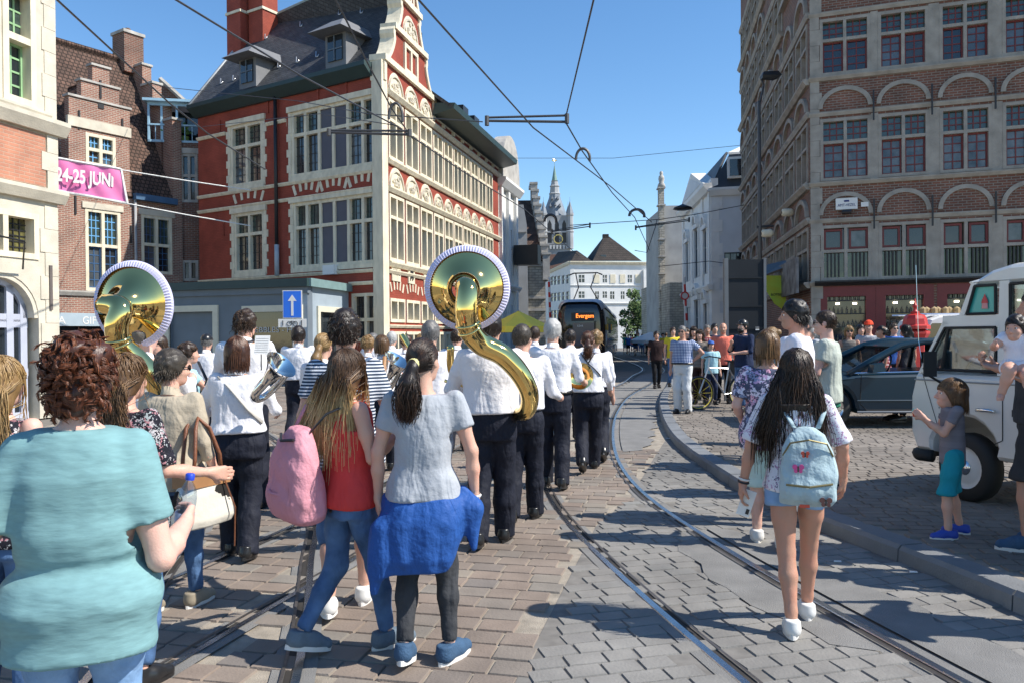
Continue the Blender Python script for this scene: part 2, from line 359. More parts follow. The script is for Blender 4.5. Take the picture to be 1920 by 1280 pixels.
def rail(path, name, side=1):
    RZ[0]+=1; dz=.0011*RZ[0]; ribbon=lambda b,p,o0,o1,z,z1=None: rib0(b,p,o0,o1,z+dz,None if z1 is None else z1+dz)
    root = tag(thing(name, None, None), kind='structure')
    h=MB(); ribbon(h,path,-.021,.021,.006); ribbon(h,path,-.026,-.021,.0,.006); h.build('rail_head', STEEL, root)
    g=MB(); a,b=(.021,.062) if side>0 else (-.062,-.021); ribbon(g,path,a,b,-.004); g.build('rail_groove', GROOVE, root)
    k=MB(); a,b=(.062,.08) if side>0 else (-.08,-.062); ribbon(k,path,a,b,.005); k.build('guard_lip', STEELD, root)
    s=MB(); ribbon(s,path,-.09,.0,-.0006) if side>0 else ribbon(s,path,-.13,.0,-.0058); ribbon(s,path,.0,.13,-.0058) if side>0 else ribbon(s,path,.0,.09,-.0006); s.build('rail_bed', ASPH, root)
rail(LRAIL,'tram_rail',1); rail(RRAIL,'tram_rail',-1)
for c in (trackP, trackQ):
    rail(offset(c,-.5),'tram_rail',1); rail(offset(c,.5),'tram_rail',-1)
# signed distance to a sampled path (right of travel positive)
def sdist(path, X, Y):
    P=np.array([(p.x,p.y) for p in path[::2]]); best=np.full(X.shape,1e9); sg=np.zeros(X.shape)
    T=np.gradient(P,axis=0); T/=np.linalg.norm(T,axis=1)[:,None]
    for (x,y),(tx,ty) in zip(P,T):
        d=np.hypot(X-x,Y-y); m=d<best; best=np.where(m,d,best); sg=np.where(m,np.sign((X-x)*ty-(Y-y)*tx),sg)
    return best*sg
# kerb line
kb_px=[(1263,690),(1258,705),(1252,724),(1240,742),(1235,762),(1239,785),(1245,802),(1260,827),(1285,852),(1320,877),(1360,905),(1400,930),(1470,965),(1546,998),(1644,1036),(1774,1089),(1897,1143)]
kb=[gp(*p) for p in kb_px][::-1]; d0=(kb[0]-kb[1]).normalized(); kb=[kb[0]+d0*3]+kb; kb=kb+[kb[-1]+Vector((.1,1,0))*12, kb[-1]+Vector((.17,1,0))*45]
KERB=smooth_path([(p.x,p.y) for p in kb],.1)
for _ in range(30): KERB=[KERB[0]]+[(KERB[i-1]+KERB[i]*2+KERB[i+1])*.25 for i in range(1,len(KERB)-1)]+[KERB[-1]]
KST=mat('blue_kerb_stone',(.175,.183,.19),.7,.18,3,.3,60)
PAVB=mat('pavement_joint',(.24,.215,.18),.95,.2,9,.3,120)
pv=[(p.x,p.y) for p in offset(KERB,.2)]
pave=tag(MB().slab(pv[::-1]+[(pv[0][0]+1,-6),(60,-6),(60,pv[-1][1]),],-.02,.112).build('pavement',PAVB),kind='structure')
kroot=tag(thing('kerb',None,None),kind='structure')
acc=0; start=0
for i in range(1,len(KERB)):
    acc+=(KERB[i]-KERB[i-1]).length
    if acc>=.95 or i==len(KERB)-1:
        seg=KERB[start:i+1]; seg=[seg[0]+(seg[1]-seg[0]).normalized()*.006]+seg[1:-1]+[seg[-1]-(seg[-1]-seg[-2]).normalized()*.006]
        b=MB(); dz=random.uniform(-.004,.004)
        O=[(0,-.01),(.006,.09+dz),(.03,.12+dz),(.21,.122+dz),(.212,.05)]
        rows=[[(p.x,p.y,z) for p in offset(seg,o)] for o,z in O]; n=len(seg)
        b.add([v for r_ in rows for v in r_],[(r_*n+k,r_*n+k+1,(r_+1)*n+k+1,(r_+1)*n+k) for r_ in range(len(O)-1) for k in range(n-1)]+[tuple(r_*n for r_ in range(len(O))),tuple(r_*n+n-1 for r_ in range(len(O)-1,-1,-1))])
        b.build('kerb_stone',KST,kroot); acc=0; start=i
    if KERB[i].y>40: break
# setts
def sett_geo(cx,cy,w,l,ang,z,j=.007):
    c,s=math.cos(ang),math.sin(ang); e=.006; out=[]
    q=[(-w/2,-l/2),(w/2,-l/2),(w/2,l/2),(-w/2,l/2)]
    q=[(x+random.uniform(-j,j)*.5,y+random.uniform(-j,j)*.5) for x,y in q]
    dz=[random.uniform(-.0012,.0012) for _ in q]
    lo=[(cx+x*c-y*s,cy+x*s+y*c,-.014) for x,y in q]
    hi=[(cx+x*(1-2*e/w)*c-y*(1-2*e/l)*s,cy+x*(1-2*e/w)*s+y*(1-2*e/l)*c,z+d) for (x,y),d in zip(q,dz)]
    return lo+hi
SF=[(4,5,6,7),(0,1,5,4),(1,2,6,5),(2,3,7,6),(3,0,4,7)]
def settfield(name, parent, mt, cells, z0, keep, nvar=10):
    """cells: (x,y,w,l,ang,tint); the largest in view are single stones, the others one mesh"""
    def inview(c):
        return abs((c[0])/max(c[1],.1))<.66 and c[1]>3.3
    order=sorted([c for c in cells if inview(c)],key=lambda c:c[1]); near=order[:keep]; ids={id(c) for c in near}
    rest=[c for c in cells if id(c) not in ids]
    var=[]
    for k in range(nvar):
        me=bpy.data.meshes.new(name); w,l=near[0][2],near[0][3] if near else (.2,.2)
        me.from_pydata(sett_geo(0,0,w,l,0,0.004),[],SF); me.materials.append(mt)
        a=me.attributes.new('tint','FLOAT','POINT'); a.data.foreach_set('value',[k/(nvar-1)]*len(me.vertices)); var.append(me)
    for c in near:
        k=min(nvar-1,int(c[5]*nvar)); me=var[k]
        M=Matrix.Translation((c[0],c[1],z0+random.uniform(-.0016,.0016)))@Matrix.Rotation(c[4]+random.uniform(-.008,.008)+(math.pi if random.random()<.5 else 0),4,'Z')@Matrix.Diagonal((c[2]/near[0][2],c[3]/near[0][3],1,1))
        link(bpy.data.objects.new(name,me),parent,M)
    vs=[];fs=[];ti=[]
    for c in rest:
        n=len(vs); vs+=[(x,y,z+z0) for x,y,z in sett_geo(c[0],c[1],c[2],c[3],c[4],.004+random.uniform(-.0018,.0018))]; fs+=[tuple(i+n for i in f) for f in SF]; ti+=[c[5]]*8
    me=bpy.data.meshes.new(name+'s'); me.from_pydata(vs,[],fs); me.materials.append(mt)
    me.attributes.new('tint','FLOAT','POINT').data.foreach_set('value',ti)
    tag(link(bpy.data.objects.new(name+'s',me),parent),kind='stuff')
def grid(ang,w,l,x0,x1,y0,y1,gap):
    """running bond, rows across the direction ang"""
    c,s=math.cos(ang),math.sin(ang); out=[]; Rr=40
    nrow=int(Rr/l)
    for i in range(-nrow,nrow):
        v=i*l; u=-30+(.5*w if i%2 else 0)+random.uniform(-.03,.03)
        while u<30:
            ww=w*random.uniform(.88,1.14); cx=(u+ww/2)*c-v*s; cy=(u+ww/2)*s+v*c
            if x0<cx<x1 and y0<cy<y1: out.append([cx,cy,ww-gap,l-gap,ang,min(1,max(0,random.gauss(.5,.2)))])
            u+=ww
    return out
def bx(y): return np.interp(y,[-3,3.73,6.79,7.96,10.9,14,30],[-1.4,0,.716,1.19,2.0,3.2,6])
brown=grid(-R(13),.215,.18,-8,4.5,2.0,26,.0085); grey=grid(R(14),.195,.135,-.6,7,1.5,13,.0045)
def filt(cells,side):
    A=np.array([c[:2] for c in cells]); X,Y=A[:,0],A[:,1]
    ok=np.ones(len(X),bool)
    dr=sdist(RRAIL,X,Y); dl=sdist(LRAIL,X,Y); ok&=(np.abs(dr)>.125)&(np.abs(dl)>.125)
    for c in (trackP,trackQ):
        for o in (-.5,.5): ok&=np.abs(sdist(offset(c,o),X,Y))>.145
    dk=sdist(KERB,X,Y); ok&=dk<-.07
    b=bx(Y); ok&=(X<b-.05) if side<0 else (X>b+.06)
    if side>0:
        ok&=~((dr>0)&(dr<.44)&(Y<6.6)&(Y>3.0)); ok&=~((dr<0)&(dr>-.36)&(Y>4.3)&(Y<6.2))
    ok&=~((dr>-1.0)&(dr<1.0)&(Y>11.2))
    return [c for c,o in zip(cells,ok) if o]
brown=filt(brown,-1); grey=filt(grey,1)
BROWN=randmat('brown_paving_stone',[(.185,.165,.15),(.225,.185,.155),(.25,.20,.165),(.225,.205,.18),(.27,.235,.195)],.8,.4)
GREYP=randmat('grey_paving_stone',[(.215,.208,.196),(.235,.227,.212),(.255,.246,.23),(.222,.22,.21)],.8,.4)
settfield('paving_stone',road,BROWN,brown,0,220)
road2=tag(MB().poly([(-.3,-2,-.0045),(7,-2,-.0045),(7,13,-.0045),(2.6,13,-.0045),(2.0,10.9,-.0045),(1.19,7.96,-.0045),(.716,6.79,-.0045),(0,3.73,-.0045),(-.9,0,-.0045)]).build('tram_lane',mat('grey_joint',(.165,.155,.14),.95,.25,9)),kind='structure')
settfield('grey_sett',road2,GREYP,grey,0,300)
def patch(path,y0,y1,o0,o1,z=.0075):
    seg=[p for p in path if y0<p.y<y1]; n=len(seg)
    A=[]; B=[]
    for i in range(n):
        t=(seg[min(i+1,n-1)]-seg[max(i-1,0)]).normalized(); nn=Vector((t.y,-t.x,0)); e=math.sin(math.pi*min(1,max(0,i/(n-1))))**.3
        j=.05*math.sin(i*1.7)+.04*math.sin(i*.9+2)+random.uniform(-.02,.02)
        A.append(seg[i]+nn*o0); B.append(seg[i]+nn*(o0+(o1-o0)*e*(1+j*1.8)))
    b=MB().add([(p.x,p.y,z) for p in A]+[(p.x,p.y,z) for p in B],[(i,n+i,n+i+1,i+1) for i in range(n-1)])
    return b.build('asphalt_patch',ASPH,road2)
patch(RRAIL,1.5,6.7,.11,.5); patch(RRAIL,4.0,6.4,-.13,-.42)
patch(RRAIL,10.9,34,.11,.95); patch(RRAIL,10.9,34,-.11,-.86)
# pavement setts, small, on the right
ps=grid(-R(8),.2,.13,1.2,12,2.5,24,.009)
A=np.array([c[:2] for c in ps]); dk=sdist(KERB,A[:,0],A[:,1]); ps=[c for c,d in zip(ps,dk) if d>.29]
PAVS=randmat('pavement_sett',[(.19,.172,.152),(.22,.195,.17),(.245,.215,.185),(.21,.195,.175)],.85,.4)
settfield('pavement_sett',pave,PAVS,ps,.121,260)
# litter on the road, small white scraps near the kerb
for i,(x,y) in enumerate([(1570,1054),(1712,1074),(1253,822),(1487,1032),(1100,874)]):
    p=gp(x,y); e=.03
    tag(MB().slab([(p.x-e,p.y-e*.4),(p.x+e*.8,p.y-e*.5),(p.x+e,p.y+e*.3),(p.x-e*.6,p.y+e*.5)],.008,.014).build('paper_scrap',WHITEW),'tiny white paper scrap '+('on the road left of the kerb, by the boy','at the kerb foot below the boy','on the setts inside the kerb bend','near the flowered blouse woman feet','between the rails ahead of the band')[i],'litter','paper scraps on the road')
# ================================================================ buildings
def anchors(F, root, pts, h=.7, m=BLACK):
    for px,py in pts:
        u,v=F.uv(px,py); MB().box(u-.035,u+.035,-.05,-.002,v-h/2,v+h/2).build('wall_anchor',m,root,F.M)
def cast(F, u, v, y=0): return F.P(u,v,y)
# ---------------------------------------------------------------- red corner house
CRN=(-4.73,29.0); LEFT=(-13.75,34.6); FARR=(-0.72,45.2)
FL=Fac(LEFT,CRN); FR=Fac(CRN,FARR)
red=thing('red_corner_house','large red painted corner house with cream stone windows and scrolled gable','building',(CRN[0],CRN[1],0))
eL=FL.uv(710,120)[1]                       # eave height
def rows_from(F, spec): return [F.rect(*s) for s in spec]
wUL=FL.rect(432,238,493,343); wUR=FL.rect(546,212,709,308); wLL=FL.rect(439,402,496,510); wLR=FL.rect(550,382,709,493); wG=FL.rect(659,551,712,640)
holesL=[wUL,wUR,wLL,wLR,wG]
wall(FL,red,0,FL.L-.45,0,eL,holesL,REDP)
kw=dict(cols=2,trans=(.64,),fw=.13,bars=(2,4),d=.2)
window(FL,red,wUL,gtop=GLASSG,**kw); window(FL,red,wLL,gtop=GLASSG,**kw)
window(FL,red,wUR,cols=6,trans=(.64,),fw=.13,bars=(2,4),d=.2,panel=(2,3),gtop=GLASSG); window(FL,red,wLR,cols=6,trans=(.62,),fw=.13,bars=(2,4),d=.2,panel=(2,3),gtop=GLASSG)
window(FL,red,wG,cols=2,trans=(.45,),fw=.12,bars=(3,1),d=.2)
for r in (wUL,wLL,wUR,wLR):
    quoins(FL,red,r[0],r[2]-.1,r[3]+.1,-1,PALEST)
    if r in (wUL,wLL): quoins(FL,red,r[1],r[2]-.1,r[3]+.1,1,PALEST)
    MB().box(r[0]-.2,min(r[1]+.2,FL.L-.46),-.09,.12,r[3],r[3]+.22).build('lintel',PALEST,red,FL.M)
    MB().box(r[0]-.12,min(r[1]+.12,FL.L-.46),-.07,.12,r[2]-.16,r[2]).build('sill',PALEST,red,FL.M)
vS1=FL.uv(600,213)[1]; vS2=FL.uv(540,333)[1]; vS3=FL.uv(540,381)[1]; vS4=FL.uv(540,506)[1]; vS5=FL.uv(690,531)[1]
for v,a,b in ((vS1+.0,0,wUL[0]-.28),(vS1,wUL[1]+.28,wUR[0]-.28),(wUL[2]-.22,0,FL.L-.46),(wLL[3]+.27,0,FL.L-.46),(wLL[2]-.24,0,FL.L-.46),(vS5,FL.uv(657,531)[0],FL.L-.46)):
    course(FL,red,a,b,v,.13,.11)
def voussoirs(F,uc,v,n=5,spread=1.1,h=.42,w_=.13,m=PALEST,rise=.16):
    for i in range(n):
        t=(i-(n-1)/2)/((n-1)/2); a=t*.38; u=uc+t*spread/2; vv=v+rise*(1-t*t)
        c,s=math.cos(a),math.sin(a)
        q=[(-w_/2,0),(w_/2,0),(w_/2,h),(-w_/2,h)]
        MB().prism([(u+x*c+z*s,vv-x*s+z*c) for x,z in q],-.025,.05).build('arch_stone',m,red,F.M)
b0=wLL[3]+.42; voussoirs(FL,(wLL[0]+wLL[1])/2,b0,5,1.55)
L3=(wLR[1]-wLR[0])/3
for i in range(3): voussoirs(FL,wLR[0]+L3*(i+.5),b0,5,L3*.78)
# drain pipe, boxes, anchors
u=FL.uv(522,300)[0]
MB().tube([(u,-.14,eL-.1),(u,-.14,FL.uv(522,460)[1])],.075,8).build('drain_pipe',BLACK,red,FL.M,True)
MB().tube([(u,-.14,FL.uv(522,460)[1]),(u,-.14,FL.uv(522,518)[1])],.095,8).build('drain_pipe_foot',mat('grey_pipe',(.38,.42,.45),.5),red,FL.M,True)
anchors(FL,red,[(413,240),(503,200),(597,180),(650,170),(540,232),(420,430)],.6,REDP)
ub,vb=FL.uv(624,508); MB().box(ub-.3,ub+.3,-.25,0,vb-.16,vb+.2).build('lamp_box',WHITEW,red,FL.M)
# eave gutter
MB().prism([(0,0)],0,0) if False else None
eg=MB().add([(-.1,-.12,eL-.42),(FL.L-.4,-.12,eL-.42),(FL.L-.4,-.5,eL-.1),(-.1,-.5,eL-.1),(-.1,-.5,eL+.06),(FL.L-.4,-.5,eL+.06),(FL.L-.4,.1,eL+.1),(-.1,.1,eL+.1),(-.1,.1,eL-.42),(FL.L-.4,.1,eL-.42)],[(0,1,2,3),(3,2,5,4),(4,5,6,7),(0,3,4,7,8),(1,9,6,5,2),(8,9,1,0)])
eg.build('gutter',DGREEN,red,FL.M)
# corner pilaster, both faces
cp=MB(); Mc=Matrix.Translation((CRN[0],CRN[1],0))
pc=[FL.P(FL.L-.45,0,-.06),FL.P(FL.L+.05,0,-.06),FR.P(.35,0,-.08),FR.P(.35,0,.25),FL.P(FL.L-.45,0,.25)]
vtop=FR.uv(722,118)[1]
cp.slab([(p.x,p.y) for p in pc],0,vtop); cp.build('corner_pilaster',PALEST,red)
# right facade: gable bay + wing
gU=FR.uv(810,300)[0]; LW=FR.L
vb1=FR.uv(724,178)[1]; vs1=FR.uv(729,300)[1]; vb2=FR.uv(724,358)[1]; vs2=FR.uv(724,490)[1]; vb3=FR.uv(726,556)[1]; vs3=FR.uv(726,604)[1]
eW=FR.uv(813,212)[1]-.1
bayw=1.62; n_g=3; g0=.45; nW=7; wW=(LW-gU-1.3)/nW
holes=[]
spec=[]
for i in range(n_g):
    a=g0+i*(gU-g0)/n_g
    for v0,v1 in ((vs1+.05,vb1-.05),(vs2+.05,vb2-.05),(vs3,vb3-.05)): spec.append((a+.08,a+(gU-g0)/n_g-.08,v0,v1))
for i in range(nW):
    a=gU+i*wW
    for v0,v1 in ((vs1+.05,vb1-.05),(vs2+.05,vb2-.05),(vs3,vb3-.05)): spec.append((a+.06,a+wW-.06,v0,v1))
for i in range(n_g+nW):
    a=(g0+i*(gU-g0)/n_g) if i<n_g else gU+(i-n_g)*wW
    wd=(gU-g0)/n_g if i<n_g else wW
    spec.append((a+.06,a+wd-.06,.15,vs3-.35))
wall(FR,red,.35,LW,0,eW,spec,REDP)
for r in spec:
    tall=r[3]-r[2]>1.8
    window(FR,red,r,cols=2,trans=(.66,) if tall and r[2]>1 else (),fw=.12,d=.26,bars=None,gm=GLASSC if random.random()<.35 else GLASS,proud=.05)
for v,h,o in ((vb1+.12,.2,.2),(vs1-.06,.18,.16),(vb2+.1,.2,.18),(vs2-.08,.2,.18),(vs3+ (vb3-vs3)+.95,.14,.12),(vs3-.16,.12,.1),(eW-.08,.12,.1)):
    course(FR,red,.36 if v<eW-.2 else gU,LW+.05,v,h,o)
def lunette(F,uc,v,r,m=PALEST):
    o=MB().prism([(uc+r*math.cos(math.pi*k/14),v+1.15*r*math.sin(math.pi*k/14)) for k in range(15)],-.03,.05).build('lunette',m,red,F.M)
    b=MB(); b.arc(uc,v,r*.9,r,-.085,-.028,0,math.pi,12)
    rr_=random.Random(int(uc*100))
    for k in range(16):
        a=rr_.uniform(.3,2.85); q=rr_.uniform(.1,.72)*r; s=rr_.uniform(.05,.13)*r
        x,z=uc+q*math.cos(a),v+.08+q*math.sin(a)
        b.prism([(x+s*math.cos(t)*1.2,z+s*math.sin(t)) for t in (0,1.05,2.1,3.14,4.2,5.2)],-.08,-.025)
    b.build('relief_carving',STONE,o,F.M)
for i in range(n_g):
    wd=(gU-g0)/n_g; uc=g0+wd*(i+.5)
    lunette(FR,uc,vb1+.22,wd*.44); lunette(FR,uc,vb2+.2,wd*.44)
for i in range(nW): lunette(FR,gU+wW*(i+.5),vb2+.2,wW*.42)
for i in range(nW+1):
    u=gU+i*wW; MB().box(u-.1,u+.1,-.12,.05,vb1+.35,eW-.15).build('bracket',PALEST,red,FR.M)
for k,(uu,w_,tx) in enumerate(((1.15,.85,'TAVERNE'),(2.75,.7,''),(4.6,.8,''))):
    v=(vs2+vb3)/2+.28
    o=MB().box(uu-w_/2,uu+w_/2,-.05,.0,v-.32,v+.32).build('name_plaque',PALEST,red,FR.M)
    if tx: text('plaque_lettering',tx,FR,o,uu,v,.24,BLACK,-.056,width=.7)
    else:
        b=MB()
        for q in range(5): b.tube([(uu-.18+.08*q,-.055,v-.2+.06*(q%3)),(uu-.12+.05*q,-.06,v+.18-.05*(q%2))],.03,5)
        b.build('emblem',BLACK,o,FR.M)
for i in range(4):
    wd=(gU-g0)/n_g; voussoirs(FR,g0+wd*(i+.5) if i<3 else gU+wW*.5,vb3+.2,5,1.1,.36,.1,rise=.1)
# scrolled gable above the bay
gt=vtop; top=FR.uv(765,10)[1]
z1=FR.uv(722,112)[1]; z2=FR.uv(733,46)[1]; z3=FR.uv(745,2)[1]
c_=gU/2+.15; hw=gU/2
def scroll(z0,z1,h0,h1):
    pts=[]
    for k in range(11):
        t=k/10; f=(1-t)**2*(1-.25*t)+.0; bul=.12*math.sin(math.pi*min(1,max(0,(t-.72)/.28))) if t>.72 else 0
        pts.append((h1+(h0-h1)*f+bul,z0+(z1-z0)*t))
    return pts
prof=[(hw+.05,eW-.2),(hw+.05,z1)]+scroll(z1,z2,hw-.15,hw*.64)+scroll(z2+.02,z3+.25,hw*.56,hw*.36)+scroll(z3+.3,z3+2.6,hw*.36,.35)+[(.35,z3+3.0)]
poly=[(c_+x,z) for x,z in prof]+[(c_-x,z) for x,z in prof[::-1]]
# front as horizontal slices so the concave outline stays clean
b=MB(); rim=MB()
for (x0,za),(x1,zb) in zip(prof[:-1],prof[1:]):
    if zb-za<1e-4: continue
    b.prism([(c_-x0,za),(c_+x0,za),(c_+x1,zb),(c_-x1,zb)],-.02,.4)
    for s in (-1,1):
        rim.prism([(c_+s*(x0-.16),za),(c_+s*(x0+.04),za),(c_+s*(x1+.04),zb),(c_+s*(x1-.16),zb)] if s>0 else [(c_-x0-.04,za),(c_-x0+.16,za),(c_-x1+.16,zb),(c_-x1-.04,zb)],-.1,.48)
b.build('scrolled_gable',REDP,red,FR.M); rim.build('gable_coping',PALEST,red,FR.M)
for v,hh in ((z1,hw+.12),(z2,hw*.66),(z3+.25,hw*.42)): 
    MB().box(c_-hh,c_+hh,-.16,.5,v-.1,v+.12).build('gable_cornice',PALEST,red,FR.M)
r=(c_-.75,c_+.75,z1+.15,z2-.25); 
window(FR,red,r,cols=2,trans=(),fw=.16,d=.1,proud=.1)
window(FR,red,(c_-.35,c_+.35,z2+1.3,z3+1.0),cols=2,trans=(),fw=.12,d=.1,proud=.1)
lunette(FR,c_,z2+.1,.8)
anchors(FR,red,[(750,45),(789,80)],.8)
# roofs
rz=eL+5.2
A=FL.P(-.25,eL,-.35); B=FL.P(FL.L+.1,eL,-.3); ridgeR=FR.P(c_,rz,2.2); ridgeL=FL.P(2.6,rz,4.3)
ridgeR=FR.P(c_,rz,.35); B=FR.P(.2,eL,.15); BR=FR.P(gU+.05,eL,.35); ridgeL=FL.P(FL.uv(478,62,4.0)[0],rz,4.0)
roofpoly([A,B,ridgeR,ridgeL],SLATE,red)
back=FL.P(-.25,eL,8.2); roofpoly([back,A,ridgeL],SLATE,red); roofpoly([BR,back,ridgeL],SLATE,red); roofpoly([BR,ridgeL,ridgeR],SLATE,red)
MB().tube([ridgeL,ridgeR],.12,6).build('ridge_cap',mat('verdigris',(.25,.33,.31),.6),red,None,True)
MB().tube([A,ridgeL],.07,6).build('hip_cap',mat('zinc',(.34,.36,.38),.5),red,None,True)
# body of the house behind the front walls
core=[FL.P(.1,0,.45),FL.P(FL.L-.5,0,.45),FR.P(gU,0,.5),FR.P(LW-.1,0,.5),FR.P(LW-.1,0,7),FL.P(.1,0,9)]
MB().slab([(p.x,p.y) for p in core],0,eW-.3).build('house_body',REDP,red)
b=MB(); sw=[FL.P(0,0,.1),FL.P(0,0,9)]; b.quad(sw[0],sw[1],sw[1]+Vector((0,0,eL)),sw[0]+Vector((0,0,eL))); b.build('end_wall',BRK,red)
# wing roof and its big green gutter
E0=FR.P(gU-.1,eW+.25,-1.0); E1=FR.P(LW+.2,eW+.25,-1.0); R0=FR.P(gU-.1,eW+3.4,3.2); R1=FR.P(LW-1.3,eW+3.4,3.2)
roofpoly([E0,E1,R1,R0],SLATE,red); roofpoly([E1,FR.P(LW+.2,eW+.25,7.5),R1],SLATE,red); roofpoly([FR.P(LW+.2,eW+.25,7.5),FR.P(gU-.1,eW+.25,7.5),R0,R1],SLATE,red)
MB().add([(gU-.1,-.05,eW-.1),(LW+.25,-.05,eW-.1),(LW+.25,-1.05,eW+.12),(gU-.1,-1.05,eW+.12),(gU-.1,-1.1,eW+.36),(LW+.25,-1.1,eW+.36),(LW+.25,-.2,eW+.42),(gU-.1,-.2,eW+.42)],[(0,1,2,3),(3,2,5,4),(4,5,6,7),(0,3,4,7),(1,6,5,2)]).build('gutter',DGREEN,red,FR.M)
for uu in (LW-5.2,LW-3.2):
    MB().box(uu-.45,uu+.45,.3,1.6,eW+.9,eW+2.0).build('roof_window',BLACK,red,FR.M)
# dormers on the left roof
def dormer(px,py,sc=1.0):
    n=(B-A).normalized(); up=(ridgeL-A); 
    u,_=FL.uv(px,py); f=.0
    # point on the roof plane along that ray
    nn=(B-A).cross(ridgeL-A).normalized(); d=ray(px,py); t=(A-C0).dot(nn)/d.dot(nn); P=C0+d*t
    M=Matrix(((FL.d.x,FL.n.x,0,P.x),(FL.d.y,FL.n.y,0,P.y),(0,0,1,P.z),(0,0,0,1)))
    o=MB().box(-.52*sc,.52*sc,-.1,1.7,-.1,1.15*sc).build('dormer',mat('lead_grey',(.16,.165,.175),.6,.1),red,M)
    MB().box(-.36*sc,.36*sc,-.16,-.105,.12,1.05*sc).build('dormer_window',GLASS,o,M)
    MB().box(-.025,.025,-.2,-.165,.12,1.05*sc).box(-.36*sc,.36*sc,-.19,-.17,.55,.6).build('glazing_bars',ANNEXD,o,M)
    h=1.12*sc
    MB().add([(-.85*sc,-.75,h),(.85*sc,-.75,h),(.85*sc,2.0,h),(-.85*sc,2.0,h),(-.3*sc,.0,h+.55*sc),(.3*sc,.0,h+.55*sc),(.3*sc,2.2,h+.55*sc),(-.3*sc,2.2,h+.55*sc)],[(0,3,2,1),(0,1,5,4),(1,2,6,5),(3,0,4,7),(4,5,6,7),(2,3,7,6)]).build('dormer_roof',MATS['lead_grey'],o,M)
dormer(468,162,1.0); dormer(633,122,1.05)
for px,py in ((414,157),(437,151),(521,127),(556,117),(593,107),(497,73),(563,50),(635,28),(676,25)):
    nn=(B-A).cross(ridgeL-A).normalized(); d=ray(px,py); t=(A-C0).dot(nn)/d.dot(nn); P=C0+d*t
    MB().tube([P+Vector((0,0,.22)),P+Vector((0,-.05,-.02)),P+Vector((.07,-.12,-.05)),P+Vector((.13,-.1,.06))],.022,5).build('roof_hook',mat('bright_zinc',(.7,.7,.7),.3,metal=.8),red,None,True)
# twin chimney on the hip
Pc=FL.P(FL.uv(466,60,2.9)[0],0,2.9)
b=MB()
Mch=Matrix.Translation((Pc.x,Pc.y,0))@Matrix.Rotation(math.atan2(FL.d.y,FL.d.x),4,'Z')
zc0=eL+1.0; zc1=eL+7.5
for dx,dy in ((-.5,0),(.62,.35)): b.box(dx-.48,dx+.48,dy-.45,dy+.45,zc0,zc1)
ch=b.build('chimney',REDP,red,Mch)
cb=MB()
for z in (zc0+2.1,zc0+4.15):
    for dx,dy in ((-.5,0),(.62,.35)): cb.box(dx-.53,dx+.53,dy-.5,dy+.5,z,z+.12)
cb.build('chimney_band',PALEST,ch,Mch)
# ---------------------------------------------------------------- blue-grey annex in front of the red house
AX=(-6.9,26.5); FA=Fac((-12.35,28.4),AX); FB=Fac(AX,(-6.22,29.9))
ann=thing('grey_shop_annex','low blue-grey painted shop annex with cream door surrounds','building',(AX[0],AX[1],0))
hA=FA.uv(577,522)[1]
dr1=FA.rect(318,586,402,720); dr1=(dr1[0],dr1[1],0.05,dr1[3]); dr2=FA.rect(465,586,560,720); dr2=(dr2[0],dr2[1],.05,dr2[3])
wall(FA,ann,0,FA.L,0,hA-.25,[dr1,dr2],ANNEX,.15)
CRM=mat('cream_paint',(.62,.58,.46),.6,.08)
def surround(F,root,r,w_=.22,m=CRM,out=.07):
    b=MB(); b.box(r[0]-w_,r[0],-out,.1,r[2],r[3]+w_).box(r[1],r[1]+w_,-out,.1,r[2],r[3]+w_).box(r[0],r[1],-out,.1,r[3],r[3]+w_); b.build('door_surround',m,root,F.M)
surround(FA,ann,dr1); surround(FA,ann,dr2)
MB().box(dr1[0],dr1[1],.1,.14,dr1[2],dr1[3]).build('panel_door',ANNEX,ann,FA.M)
shopw=MB().box(dr2[0],dr2[1],.12,.14,dr2[2],dr2[3]).build('shop_window',GLASS,ann,FA.M)
text('shop_lettering','EBBLES - H',FA,shopw,(dr2[0]+dr2[1])/2-.05,dr2[3]-.62,.2,mat('faded_white_letters',(.5,.5,.5),.6),.1,width=1.5)
MB().prism([(-.2,hA-.28),(FA.L+.12,hA-.28),(FA.L+.12,hA+.0),(-.2,hA+.0)],-.2,.3).build('roof_edge',DGREEN,ann,FA.M)
MB().prism([(-.05,hA-.5),(FA.L+.06,hA-.5),(FA.L+.06,hA-.284),(-.05,hA-.284)],-.08,.1).build('fascia',ANNEX,ann,FA.M)
dr3=FB.rect(598,585,640,720); dr3=(max(.75,dr3[0]),min(dr3[1],FB.L-.5),.5,dr3[3])
wall(FB,ann,0,FB.L,0,hA-.25,[dr3],mat('sunlit_blue_grey_paint',(.30,.36,.41),.6,.08),.15)  # sunlit side: paler copy of the annex paint, light put into the colour
surround(FB,ann,dr3,.2); MB().box(dr3[0],dr3[1],.1,.13,dr3[2],dr3[3]).build('shop_window',GLASS,ann,FB.M)
MB().prism([(-.1,hA-.28),(FB.L,hA-.28),(FB.L,hA+.0),(-.1,hA+.0)],-.19,.3).build('roof_edge',mat('sunlit_green_paint',(.16,.25,.25),.6),ann,FB.M)  # roof edge on the sunlit side, its green lightened as if lit
MB().slab([tuple(FA.P(0,0,.1)[:2]),tuple(FA.P(FA.L-.1,0,.1)[:2]),tuple(FB.P(FB.L,0,.1)[:2]),tuple(FB.P(FB.L,0,3)[:2]),tuple(FA.P(0,0,4)[:2])],hA-.3,hA-.06).build('flat_roof',ANNEXD,ann)
